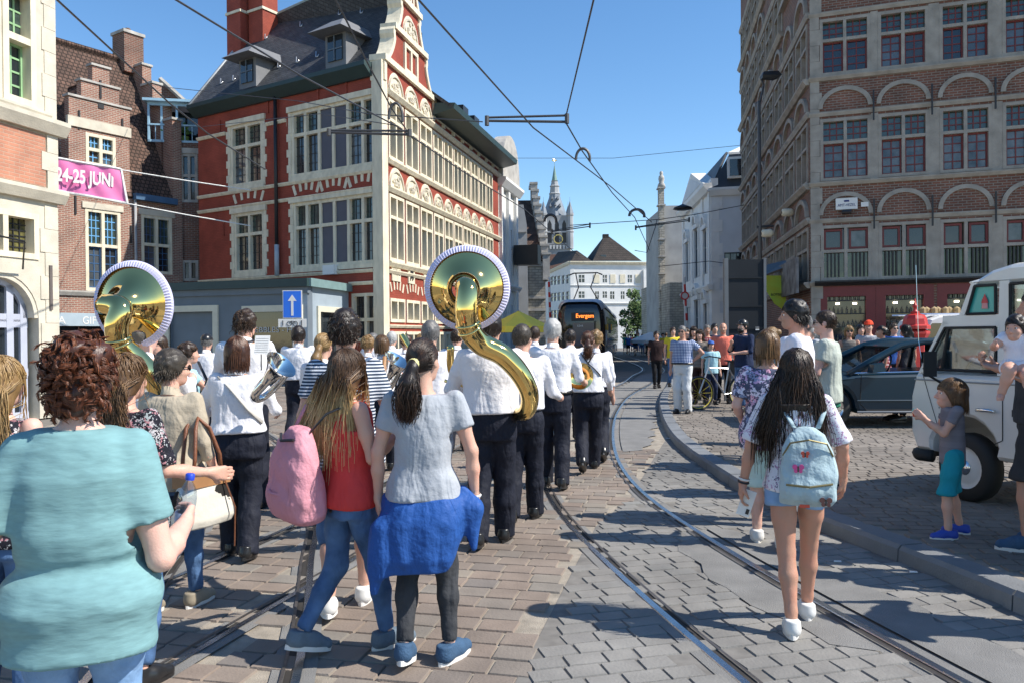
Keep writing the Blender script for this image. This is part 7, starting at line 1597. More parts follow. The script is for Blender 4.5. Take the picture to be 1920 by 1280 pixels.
for (px,Y,h,sx,hr,sty,lab) in ((1070,12.2,1.72,'m',H_DK,'short','dark haired band member directly in front of the tram nose'),(1003,13,1.78,'m',H_BR,'short','brown haired band member beside the yellow parasol'),(808,8.0,1.79,'m',H_GR,'short','grey haired bandsman between ponytail girl and central sousaphone'),(857,11.2,1.74,'m',H_BR,'crop','bandsman with red face reading a sheet left of central sousaphone bell'),(716,9.6,1.66,'f',H_LB,'bob','bandswoman with light brown bob behind the silver horn'),(762,11.2,1.68,'f',H_AUB,'bun','red haired bandswoman with a bun and black strap'),(690,10.4,1.66,'f',H_BL,'curlyshort','bandswoman with curly blond hair behind the striped tee'),(735,13.4,1.72,'m',H_WH,'short','white haired band member deep in the band, near the house corner'),(790,13,1.68,'f',H_BL,'bob','blond band member left of the grey haired bandsman'),(606,7.2,1.68,'f',H_BL,'pony','bandswoman with blond ponytail left of the spiky haired woman'),(700,14.5,1.7,'m',H_GR,'short','grey haired band member farthest back in the band')):
    person(lab,XP(px,Y,1.3),Y,h,sx,random.uniform(-14,4),arms={'R':((.2,.3,-.9),(-.25,.9,.25)),'L':((-.2,.3,-.9),(.25,.9,.25))},legs=random.choice(['sstepR','sstepL']),top=WS,topk='long',tuck=True,bot=NAVY,hair=(sty,hr),res=.016 if Y<9 else .02,group=G2,head=(random.uniform(-30,10),0,0))
PP['clar']=person('curly haired woman in a light blue top lifting a clarinet at left',XP(352,8.2,1.2),8.2,1.6,'f',-60,arms={'R':((.2,.6,-.6),(0,.6,.8)),'L':((-.2,.6,-.6),(0,.6,.6))},top=LBT,topk='tee',bot=DENIM,botk='jeans',hair=('curlyshort',H_BR),res=.017,group=G2)
person('bandsman with flat black cap and white shirt before the grey door',XP(388,12,1.3),12,1.70,'m',0,top=WS,topk='long',bot=NAVY,tuck=True,hair=('crop',H_GR),cap=BLACKSHOE,res=.02,group=G2)
person('man with sunglasses right of the bald bandsman head',XP(300,10,1.3),10,1.68,'m',150,top=WT,topk='tee',bot=BLKP,hair=('short',H_BR),glasses=SUNG,res=.02,group=G1)
# right hand side
PP['back']=person('girl with long dark hair and denim shorts wearing a pale denim backpack',XP(1494,4.38,1.0),4.38,1.555,'f',-14,arms={'R':((.38,.05,-1),(.1,.5,-.9)),'L':((-.42,-.05,-1),(-.2,.06,-1),(.9,.1,0),.6)},legs={'R':(.07,.21,.0,0,0),'L':(-.045,-.12,.0,4,0)},top=FLOW,topk='crop',hem=.88,bot=LDENIM,botk='hotpants',shoe=WHSH,sole=WHITESOLE,hair=('long',H_DK),ho={'len':.37,'wave':.005,'dens':1.6,'swing':-.04,'fan':.09,'wide':.175,'vol':1.0,'by':-.165,'sv':.2},skin=SKINT,res=.011,group=G3,head=(0,-12,0),wr=1.6,sleeve=.5,armr=1.05)
PP['flow']=person('woman with short light brown hair in a pink flowered blouse and mint trousers',XP(1440,6.1,1.2),6.1,1.665,'f',-16,arms={'L':((-.3,-.12,-1),(.15,.75,-.5)),'R':((.3,-.05,-1),(-.1,.8,-.4))},legs='sstepL',top=FLOP,topk='short',hem=.80,bot=MINT,botk='bermuda',shoe=WHSH,sole=WHITESOLE,hair=('bob',H_LB),res=.013,group=G3,g=1.2,skin=SKINP,sleeve=.42)
PP['face']=person('dark haired man in a white tee with printed face looking left',XP(1492,6.75,1.4),6.75,1.80,'m',68,z0=.12,top=WT,topk='tee',bot=NVSH,botk='shorts',shoe=WHSH,hair=('short',H_BK),ho={'dens':2.2},skin=SKINT,res=.0124,group=G3,head=(8,0,0),face=True,g=1.15)
PP['shades']=person('man in sunglasses, sage tee and green shorts standing by the blue car',XP(1549,7.8,1.4),7.8,1.74,'m',62,z0=.12,arms={'L':((-.1,.25,-.9),(.5,.7,.1)),'R':((.25,-.1,-1),(-.2,.7,-.2))},top=SAGE,topk='tee',bot=GREENS,botk='shorts',shoe=WHSH,hair=('crop',H_BR),skin=SKINP,res=.014,group=G3,face=True,glasses=SUNG,g=1.08)
PP['beard']=person('bearded man in black cap, navy shirt and jeans leaning by the dark panel',XP(1394,15.5,1.3),15.5,1.79,'m',120,z0=.12,arms={'R':((.2,.4,-.9),(-.6,.5,.5)),'L':((-.2,.3,-.9),(.6,.6,-.1))},legs={'R':(.12,.0,0,0,-8),'L':(-.16,.2,0,0,8)},top=NVSH,topk='rolled',bot=DENIM,botk='jeans',hair=('short',H_BK),cap=BLACKSHOE,res=.018,group=G3,face=True)
PP['check']=person('older man in blue checked shirt and pale trousers, hand on hip, at the kerb',XP(1280,15.2,1.2),15.2,1.68,'m',150,z0=.12,arms={'L':((-.75,-.15,-.75),(.6,.2,-.55)),'R':((.1,.1,-1),(0,.3,-1))},top=CHK,topk='short',tuck=True,bot=PALEP,botk='trousers',beltm=BLACKSHOE,hair=('crop',H_GR),skin=SKINT,res=.018,group=G3,face=True,glasses=SUNG,g=1.12,belly=.03)
PP['brown']=person('man in dark brown printed tee and black jeans walking on the rails',XP(1231,24,1.2),24,1.73,'m',182,legs='sstepR',top=BRNT,topk='tee',bot=BLKP,botk='jeans',hair=('short',H_DK),skin=SKINT,res=.024,group=G4,face=True)
small=[(1301,18.5,1.70,'f',170,BRNT,'tee',BLKP,H_DK,'long','woman raising a camera behind the checked shirt man',{'R':((.3,.5,-.3),(-.4,.5,.7)),'L':((-.3,.5,-.3),(.4,.5,.7))},SKIN),
(1312,17.2,1.62,'f',160,STRT,'tee',BRNT,H_BR,'long','woman in brown clothes with shoulder bag behind pale trousers',None,SKIN),
(1333,17.0,1.38,'m',180,LBT,'tee',NVSH,H_BR,'short','child in a light blue tee and blue cap beside the bicycle',None,SKIN),
(1326,19.2,1.74,'m',175,PLAID,'short',BLKP,H_GR,'crop','man in red plaid shirt behind the blue capped child',None,SKINT),
(1356,17.3,1.76,'m',165,CORAL,'short',BLKP,H_GR,'bald','bald man in a bright coral shirt beside the dark panel',None,SKINT),
(1340,20.5,1.78,'m',185,NVSH,'tee',BLKP,H_BK,'short','man in dark clothes deep in the crowd left of the panel',None,SKIN),
(1286,20.0,1.68,'f',190,DGREY,'short',BLKP,H_BR,'long','woman in dark grey top left of the camera woman',None,SKIN),
(1262,23,1.72,'m',180,YEL,'tee',DENIM,H_BR,'short','man in a yellow tee between brown tee and checked shirt',None,SKIN),
(1447,9.6,1.60,'f',60,LBT,'tee',DENIM,H_BL,'bun','fair haired woman half hidden behind the printed face tee',None,SKINP),
(1508,9.2,1.73,'m',110,GREYT,'tee',BLKP,H_GR,'short','grey haired man just right of the printed face tee',None,SKIN),
(1519,10.6,1.66,'f',120,BRNT,'tee',BLKP,H_WH,'short','white haired person between two men in tees',None,SKIN),
(1592,15.6,1.66,'f',165,STRT,'tank',BLKP,H_BL,'bob','blond woman with sunglasses in striped brown tank top behind the car',None,SKINT),
(1629,15.9,1.76,'m',150,GREYT,'tee',BLKP,H_BR,'crop','man in bright red cap and grey tee behind the car',{'R':((.2,.4,-.9),(-.5,.6,.4)),'L':((-.2,.4,-.9),(.5,.6,.4))},SKIN),
(1654,15.2,1.64,'f',80,PLAID,'tee',BLKP,H_BK,'curlyshort','woman with dark curly hair behind the car windscreen',None,SKINT),
(1676,17.5,1.72,'m',180,BLU,'tee',BLKP,H_BR,'crop','man in blue tee and sunglasses left of the red pillar',None,SKIN),
(1699,15.4,1.66,'f',20,DGREY,'tee',BLKP,H_BK,'long','woman with long black hair before the red pillar',None,SKINT),
(1614,17.8,1.7,'m',170,BLKP,'tee',BLKP,H_BK,'short','man in black in the shop doorway behind red cap',None,SKIN),
(1776,14.9,1.72,'m',-60,LBT,'tee',DENIM,H_BR,'crop','man in light blue seen through the van side window',None,SKIN),
(1828,14.7,1.68,'f',30,WT,'tee',DENIM,H_LB,'long','fair haired woman in white seen through the van door window',None,SKINP)]
for px,Y,h,sx,hd,tp,tk,bt,hr,sty,lab,ar_,skn in small:
    person(lab,XP(px,Y,1.3),Y,h,sx,hd,z0=.12,arms=ar_,top=tp,topk=tk,bot=bt,botk='jeans',hair=(sty,hr),ho={'len':.3},skin=skn,res=.019 if Y<12 else .023,group=G3,face=True,cap=cloth('red_cap',(.7,.07,.03)) if 'red cap and' in lab else (BLU if 'blue cap ' in lab else None),glasses=SUNG if 'sunglasses' in lab else None)
PP['boy']=person('small boy in grey tee and turquoise shorts eating a cupcake beside the van',XP(1786,5.85,.8),5.85,1.175,'m',72,z0=.12,arms={'R':((.15,.4,-.9),(-.35,.7,.55),(-.9,.1,.2),.8),'L':((-.05,.5,-.9),(.2,.7,.6),(.9,.1,.2),.8)},legs={'R':(.11,-.05,0,0,-12),'L':(-.1,.07,0,0,12)},top=KGREY,topk='tee',hem=.82,bot=TURQ,botk='bermuda',shoe=KIDSH,sole=WHITESOLE,hair=('bob',H_LB),ho={'dens':.8},skin=SKIN,res=.0105,group=G3,hs=1.36,child=True,face=True,head=(6,-4,0))
PP['dad']=person('man in charcoal shorts at the right edge holding a baby',XP(1950,5.5,1.0),5.5,1.82,'m',60,z0=.12,arms={'R':((.15,.1,-1),(-.3,.9,.35),(0,.2,1),.8),'L':((-.15,.05,-1),(.3,.9,.3),(0,.2,1),.8)},legs={'R':(.13,-.04,0,0,-10),'L':(-.13,.1,0,0,10)},top=DGREY,topk='tee',bot=DCHAR,botk='bermuda',shoe=BLUESH,sole=WHITESOLE,hair=('short',H_BK),skin=SKINT,res=.013,group=G3,g=1.1)
bp=wp(1905,690,5.15)
PP['baby']=person('baby in a white romper carried at the right edge',bp.x,bp.y,.70,'f',150,z0=bp.z-.36,arms={'R':((.4,.5,-.5),(0,.9,.2)),'L':((-.4,.5,-.5),(0,.9,.2))},legs={'R':(.09,.16,.16,0,-10),'L':(-.09,.17,.13,0,10)},top=WT,topk='tee',hem=.76,bot=WT,botk='hotpants',shoe=SKIN,sole=SKIN,hair=('short',H_DK),skin=SKIN,res=.0105,group=None,hs=1.75,child=True,face=True,legr=1.5,armr=1.5,g=1.2,head=(-25,0,0))
# two spectators beside the frame whose shadows fall into it
person('spectator just outside the right edge, casting a shadow over the rails',3.72,4.95,1.7,'f',80,z0=.12,top=BLU,topk='tee',bot=DENIM,botk='jeans',hair=('bob',H_BR),res=.024,group=G3)
person('second spectator outside the right edge, nearest the camera',3.45,4.15,1.74,'m',70,z0=.0,arms={'R':((.5,.3,-.7),(-.3,.5,.7)),'L':((-.3,.3,-.9),(.3,.7,.1))},top=WT,topk='tee',bot=DENIM,botk='jeans',hair=('short',H_BR),res=.024,group=G3)
far=[(1172,66,GRN,'f'),(1178,64,BLU,'m'),(1186,70,CORAL,'m'),(1191,62,BLKP,'f'),(1197,72,GRN,'f'),(1204,63,LBT,'m'),(1209,68,PNK,'f'),(1215,60,WT,'m'),(1221,65,CORAL,'f'),(1243,48,YEL,'f'),(1249,50,NVSH,'m'),(1182,78,WT,'f')]
nm={'green_tee':'green','blue_tee':'blue','coral_polo':'coral','black_jeans':'black','light_blue_tee':'light blue','pink_tee':'pink','white_tee':'white','yellow_tee':'yellow','navy_shirt':'navy'}; seen={}
for px,Y,tp,sx in far:
    c=nm[tp.name]; seen[c]=seen.get(c,0)+1
    person('distant '+('woman' if sx=='f' else 'man')+' in a '+c+' top '+('beside the tram' if px<1195 else 'under the street tree' if px<1225 else 'before the grey gable house')+(', the farther one' if seen[c]>1 else ''),XP(px,Y,1.2),Y,random.uniform(1.62,1.8),sx,random.choice([0,180,170,10]),legs=random.choice(['sstepR','walkL','stand']),top=tp,topk='tee',bot=random.choice([BLKP,DENIM,PALEP]),botk=random.choice(['jeans','shorts']),hair=('short' if sx=='m' else 'bob',random.choice([H_BR,H_DK,H_LB])),res=.04,group=G4)
# ================================================================ vehicles
def clearglass(name,tint=(.55,.62,.64),fac=.14):
    if name in MATS: return MATS[name]
    m=bpy.data.materials.new(name); m.use_nodes=True; t=m.node_tree; t.nodes.clear(); o=t.nodes.new('ShaderNodeOutputMaterial'); mx=t.nodes.new('ShaderNodeMixShader'); tr=t.nodes.new('ShaderNodeBsdfTransparent'); gl=t.nodes.new('ShaderNodeBsdfGlossy')
    tr.inputs[0].default_value=(*tint,1); gl.inputs['Roughness'].default_value=.03; mx.inputs[0].default_value=fac
    t.links.new(tr.outputs[0],mx.inputs[1]); t.links.new(gl.outputs[0],mx.inputs[2]); t.links.new(mx.outputs[0],o.inputs[0]); MATS[name]=m; return m
CG=clearglass('clear_vehicle_glass'); RUB=mat('black_rubber',(.015,.015,.015),.7,.1); CHROME=mat('chrome',(.75,.75,.76),.12,.02,metal=1.0)
VANW=mat('van_white_paint',(.66,.65,.61),.3,.05,2,coat=.4); CARB=mat('dark_blue_car_paint',(.004,.024,.042),.32,.1,2,coat=.15,spec=.35); INT=mat('dark_interior',(.02,.02,.022),.8,.1)
def shell(outline,y0,y1,inset=.06,dy=.06):
    """side outline extruded across the width with rounded edges"""
    n=len(outline); cx=sum(p[0] for p in outline)/n; cz=sum(p[1] for p in outline)/n
    P=[Vector((x,z)) for x,z in outline]; nrm=[]
    for i in range(n):
        t=(P[(i+1)%n]-P[i-1]).normalized(); nn=Vector((t.y,-t.x)); nrm.append(nn)
    ar=sum(P[i].x*P[(i+1)%n].y-P[(i+1)%n].x*P[i].y for i in range(n)); sg=-1 if ar>0 else 1
    rings=[]
    for y,d in ((y0,inset),(y0+dy*.3,inset*.35),(y0+dy,0),(y1-dy,0),(y1-dy*.3,inset*.35),(y1,inset)): rings.append([(P[i].x+nrm[i].x*d*sg,y,P[i].y+nrm[i].y*d*sg) for i in range(n)])
    b=MB(); b.add([v for r in rings for v in r],[(k*n+i,k*n+(i+1)%n,(k+1)*n+(i+1)%n,(k+1)*n+i) for k in range(5) for i in range(n)]+[tuple(range(n)),tuple(5*n+i for i in range(n-1,-1,-1))]); return b
def archline(x0,x1,z,r,zc,back=True):
    """bottom edge from x1 to x0 with a wheel arch"""
    c=(x0+x1)/2; return [(c+r*math.cos(a),zc+r*math.sin(a)) for a in [math.pi*k/10 for k in range(11)]]
def wheel(root,M,x,y,z,r,w_,hub,rimc):
    Mw=M@Matrix.Translation((x,y,z))@Matrix.Rotation(R(90),4,'X')
    o=MB().lathe([(r*.62,-w_/2),(r*.9,-w_/2),(r,-w_*.3),(r,w_*.3),(r*.9,w_/2),(r*.62,w_/2)],28,Mw).build('wheel',RUB,root,None,True)
    MB().lathe([(r*.62,w_*.46),(r*.58,w_*.3),(r*.45,w_*.34),(r*.3,w_*.44),(r*.0,w_*.46)],24,Mw).build('rim',hub,o,None,True); MB().lathe([(r*.22,w_*.46),(r*.16,w_*.56),(0,w_*.58)],16,Mw).build('hub_cap',rimc,o,None,True)
VO=Vector((3.83,7.6,.12)); ex=Vector((.375,-.927,0)).normalized(); ey=Vector((-ex.y,ex.x,0))
VM=Matrix(((ex.x*.88,ey.x,0,VO.x),(ex.y*.88,ey.y,0,VO.y),(0,0,.965,VO.z),(0,0,0,1)))
van=thing('ice_cream_van','old white ice cream camper van with high roof at the right edge','van',VM)
low=[(.10,.42),(.02,.6),(.02,.95),(.07,1.12),(.12,1.2),(4.36,1.2),(4.4,1.0),(4.4,.5),(4.3,.4)]+archline(2.95,3.65,.4,.36,.42)+archline(.30,1.04,.4,.37,.42)
shell(low,0,1.72,.05,.09).build('van_body',VANW,van,VM)
roof=[(.42,1.66),(.5,1.72),(.6,1.75),(.78,2.03),(.9,2.10),(1.1,2.14),(4.1,2.14),(4.3,2.0),(4.34,1.68)]
rs_=[(.72,1.99),(.80,2.08),(.95,2.15),(1.15,2.19),(4.1,2.19),(4.3,2.08),(4.3,2.0)]
shell(rs_,.03,1.69,.05,.12).build('high_roof',VANW,van,VM)
for y in (.015,1.64):
    def bar(*p): MB().prism(p,y,y+.06).build('window_pillar',VANW,van,VM)
    for x0,z0,x1,z1,w_ in ((.13,1.19,.43,1.68,.07),(1.03,1.19,1.06,2.03,.1),(2.3,1.19,2.3,2.03,.09),(3.3,1.19,3.3,2.03,.09),(.62,1.736,.76,2.03,.06)): bar((x0,z0),(x0+w_,z0),(x1+w_,z1),(x1,z1))
    bar((.43,1.63),(1.05,1.63),(1.05,1.735),(.43,1.735)); bar((4.2,1.19),(4.36,1.19),(4.3,2.03),(4.2,2.03))
MB().prism([(.43,1.63),(.5,1.63),(.64,1.74),(.55,1.74)],.07,1.64).prism([(.62,1.73),(.68,1.73),(.76,1.97),(.74,2.0)],.07,.14).build('front_rail',VANW,van,VM)
TEALG=mat('teal_window_film',(.07,.42,.36),.25,.08,2)
q=[(.20,1.225),(1.02,1.225),(1.02,1.62),(.46,1.62)]
MB().prism(q,.03,.036).build('door_window',CG,van,VM); MB().prism([(.71,1.745),(1.02,1.745),(1.02,2.0),(.80,2.0)],.03,.036).build('upper_window',TEALG,van,VM)
fr=MB()
for qq in (q,[(.71,1.745),(1.02,1.745),(1.02,2.0),(.80,2.0)],[(1.17,1.225),(2.28,1.225),(2.28,2.0),(1.17,2.0)],[(2.41,1.225),(3.28,1.225),(3.28,2.0),(2.41,2.0)]):
    for i in range(4): a,c=qq[i],qq[(i+1)%4]; fr.tube([(a[0],.012,a[1]),(c[0],.012,c[1])],.014,5)
fr.tube([(.42,.015,1.225),(.5,.015,1.62)],.016,5); fr.build('window_rubber',RUB,van,VM)
MB().box(1.17,2.28,.03,.036,1.225,2.0).build('side_window',CG,van,VM); MB().box(2.41,3.28,.03,.036,1.225,2.0).build('side_window',CG,van,VM)
for x0,x1 in ((1.15,4.3),): MB().box(x0,x1,1.6,1.64,1.7,2.0).build('far_window_film',TEALG,van,VM)
MB().prism([(.16,1.21),(.44,1.63),(.45,1.64),(.17,1.2)],.08,1.64).build('windscreen',CG,van,VM)
MB().box(1.1,4.2,.2,1.6,1.2,1.24).build('counter',WHITEW,van,VM); MB().box(1.5,3.9,1.0,1.5,1.24,1.4).build('pink_counter_band',mat('pink_band',(.65,.12,.2),.5),van,VM)
MB().tube([(.45+.17*math.sin(a)*.5,.45+.17*math.cos(a),1.2+.17*math.sin(a)) for a in [2*math.pi*k/16 for k in range(17)]],.014,5).build('steering_wheel',RUB,van,VM); MB().box(.75,1.0,.15,.75,.9,1.42).build('seat',INT,van,VM)
# sticker of a sundae on the upper window
st_=MB().lathe([(.001,0),(.035,0),(.03,.05)],10,VM@Matrix.Translation((.9,.02,1.79))@Matrix.Diagonal((1,.2,1,1))); st_.build('sticker_cup',mat('sticker_pink',(.6,.25,.25),.5),van); MB().lathe([(.038,.05),(.03,.08),(.012,.11),(.001,.135)],10,VM@Matrix.Translation((.9,.02,1.79))@Matrix.Diagonal((1,.2,1,1))).build('sticker_cream',mat('sticker_red',(.5,.05,.05),.5),van)
# door seams, belt crease, handle, mirror, bumper, lamp
MB().tube([(.1,-.004,1.12),(1.08,-.006,1.12),(4.3,-.006,1.12)],.008,5).build('belt_crease',mat('seam_grey',(.3,.3,.29),.5),van,VM); MB().tube([(1.1,-.002,1.19),(1.1,-.004,.62),(1.02,-.002,.58)],.005,4).tube([(.42,-.002,.58),(.3,-.002,.9),(.2,-.002,1.18)],.004,4).build('door_seam',RUB,van,VM)
MB().tube([(.84,-.02,.87),(.88,-.045,.88),(1.0,-.045,.88),(1.04,-.02,.87)],.016,6).build('door_handle',CHROME,van,VM,True)
mr=MB().add([(.36,-.15,1.16),(.42,-.05,1.16),(.42,-.05,1.40),(.36,-.15,1.40),(.33,-.13,1.18),(.39,-.04,1.18),(.39,-.04,1.38),(.33,-.13,1.38)],[(0,1,2,3),(7,6,5,4),(0,4,5,1),(1,5,6,2),(2,6,7,3),(3,7,4,0)]); mr.tube([(.37,-.1,1.17),(.42,-.0,1.1)],.012,5); mr.build('wing_mirror',RUB,van,VM)
MB().tube([(.3,.02,.38),(.16,-.01,.38),(.07,.06,.38),(.02,.4,.38),(.02,1.3,.38),(.07,1.66,.38),(.16,1.73,.38)],.06,8,True,1.0).build('front_bumper',RUB,van,VM,True)
MB().lathe([(.0,-.02),(.09,-.01),(.1,.03)],14,VM@Matrix.Translation((-.0,.28,.86))@Matrix.Rotation(R(90),4,'Y')).build('headlight',CHROME,van); MB().lathe([(.0,-.02),(.09,-.01),(.1,.03)],14,VM@Matrix.Translation((-.0,1.44,.86))@Matrix.Rotation(R(90),4,'Y')).build('headlight',CHROME,van)
for x in (.67,3.3):
    for y in (.1,1.6): wheel(van,VM,x,y,.32,.32,.18,mat('rim_white',(.6,.6,.58),.4),CHROME)
MB().tube([(.16,.05,1.18),(.1,.05,1.5),(.07,.05,2.25)],.003,4).build('aerial',CHROME,van,VM)
MB().box(1.2,4.2,-.012,-.004,.84,.9).build('black_trim',RUB,van,VM)
RDI=mat('red_menu_ink',(.4,.1,.1),.6)
for i,tx in enumerate(('','','Just','Vanilla','Hot Fudge')):
    z=.98-.06*i; MB().lathe([(0,-.003),(.007,-.003)],8,VM@Matrix.Translation((.40,-.006,z))@Matrix.Rotation(R(90),4,'X')).build('menu_bullet',RUB,van)
    if tx: text('menu_lettering',tx,VM,van,.425,z,.03,RDI,-.008,align='LEFT')
# ---------------------------------------------------------------- blue car
CO=Vector((xat(1447,12.5,.8),12.55,.12)); CMx=Matrix.Translation(CO)@Matrix.Rotation(R(-3),4,'Z')
car=thing('blue_car','dark blue saloon car parked beside the white van','car',CMx)
cl=[(.02,.38),(.0,.55),(.08,.68),(.5,.78),(1.2,.865),(1.4,.88),(4.2,.93),(4.55,.9),(4.6,.6),(4.55,.36)]+archline(3.25,3.95,.2,.37,.33)+[(3.2,.24),(1.4,.24)]+archline(.6,1.3,.2,.37,.33)
shell(cl,0,1.8,.07,.12).build('car_body',CARB,car,CMx,False)
rf=[(2.05,1.3),(2.35,1.37),(2.8,1.40),(3.3,1.37),(3.7,1.27),(3.7,1.22),(3.3,1.31),(2.8,1.345),(2.35,1.32),(2.1,1.26)]
shell(rf,.16,1.64,.02,.12).build('roof',CARB,car,CMx)
for y in (.1,1.7):
    s_=1 if y<1 else -1
    for pts,r in (([(1.25,y-.03*s_,.86),(1.7,y+.03*s_,1.11),(2.1,y+.09*s_,1.31),(2.5,y+.1*s_,1.38),(3.1,y+.1*s_,1.37),(3.7,y+.1*s_,1.24)],.062),([(2.92,y-.02*s_,.9),(2.96,y+.1*s_,1.36)],.04),([(4.15,y,.93),(3.65,y+.09*s_,1.24)],.07)): MB().tube(pts,r,6).build('pillar',CARB,car,CMx,True)
MB().tube([(1.3,.035,.885),(4.15,.035,.935)],.013,5).tube([(1.32,.04,.9),(1.72,.12,1.12),(2.12,.2,1.31),(2.4,.2,1.365),(2.9,.2,1.39),(3.4,.2,1.36),(3.7,.2,1.27)],.011,5).build('chrome_trim',CHROME,car,CMx)
MB().quad((1.38,.14,.89),(1.38,1.66,.89),(2.1,1.5,1.28),(2.1,.3,1.28)).build('windscreen',clearglass('dark_car_glass',(.12,.15,.16),.12),car,CMx); MB().quad((2.98,.1,.94),(4.0,.1,.95),(3.6,.2,1.22),(3.0,.2,1.32)).build('rear_side_window',CG,car,CMx)
MB().box(1.5,4.0,.12,1.68,.5,.86).build('cabin',INT,car,CMx); MB().box(2.7,2.95,.3,.8,.7,1.2).box(2.72,2.9,.42,.68,1.2,1.36).build('front_seat',INT,car,CMx)
MB().tube([(2.0+.06*math.sin(a),.5+.18*math.cos(a),1.0+.17*math.sin(a)) for a in [2*math.pi*k/16 for k in range(17)]],.014,5).build('steering_wheel',INT,car,CMx)
b=MB(); b.add([(1.52,-.2,.9),(1.72,-.2,.92),(1.74,-.02,.92),(1.5,-.02,.9),(1.55,-.19,1.03),(1.7,-.19,1.05),(1.72,-.03,1.06),(1.53,-.03,1.03)],[(0,3,2,1),(4,5,6,7),(0,1,5,4),(1,2,6,5),(2,3,7,6),(3,0,4,7)]); b.build('wing_mirror',CARB,car,CMx)
MB().tube([(1.42,-.004,.86),(1.4,-.004,.4),(1.5,-.004,.3),(2.9,-.004,.3),(2.96,-.004,.9)],.006,4).tube([(2.96,-.004,.3),(3.2,-.004,.32)],.006,4).build('door_seam',RUB,car,CMx)
MB().box(2.65,2.85,-.03,-.0,.76,.79).build('door_handle',CARB,car,CMx); MB().tube([(1.35,-.012,.45),(3.2,-.012,.45)],.016,5).build('side_moulding',CARB,car,CMx); MB().tube([(1.35,-.002,.27),(3.2,-.002,.27)],.02,5).build('sill_trim',mat('sill_blue_grey',(.05,.07,.1),.4),car,CMx)
MB().add([(.0,.15,.6),(.0,.5,.6),(.1,.5,.72),(.12,.12,.72)],[(0,1,2,3)]).build('headlight',CHROME,car,CMx)
for x in (.95,3.6):
    for y in (.12,1.68): wheel(car,CMx,x,y,.33,.33,.2,CHROME,CHROME)
dp=CMx@Vector((2.75,.5,0)); PP['driver']=person('driver with an arm resting on the blue car window sill',dp.x,dp.y,1.66,'f',92,z0=-.33,arms={'R':((.2,.3,-.7),(0,.9,-.1)),'L':((-.75,.5,-.35),(-.25,.95,-.12))},legs={'R':(.1,.62,.52,0,0),'L':(-.1,.6,.52,0,0)},top=PLAID,topk='tee',bot=BLKP,botk='jeans',hair=('long',H_DK),ho={'len':.2},skin=SKINT,res=.018)
# small white van in the background
vb=wp(1778,640,20.5); BM=Matrix.Translation((vb.x-1.2,20.5,.12)); bv=thing('distant_white_van','white van with loaded roof rack beyond the camper van','van',BM)
shell([(.0,.35),(.0,.9),(.25,1.05),(.75,1.85),(1.0,1.95),(3.8,1.95),(3.9,1.8),(3.9,.35)],0,1.7,.05,.1).build('van_body',WHITEW,bv,BM)
MB().prism([(.35,1.1),(.78,1.75),(1.3,1.75),(1.3,1.1)],-.01,-.004).build('side_window',GLASS,bv,BM); b=MB()
for k in range(7): b.lathe([(0,2.0),(.09,2.02),(.09,2.14),(0,2.2)],7,Matrix.Translation((.7+.15*k,.3+.1*(k%2),0)))
b.build('roof_rack_load',mat('tan_load',(.4,.28,.14),.8),bv,BM); MB().tube([(.5,.1,1.99),(2.4,.1,1.99)],.02,5).tube([(.5,1.6,1.99),(2.4,1.6,1.99)],.02,5).build('roof_rack',CHROME,bv,BM)
for x in (.7,3.2): wheel(bv,BM,x,.1,.32,.32,.2,CHROME,CHROME)
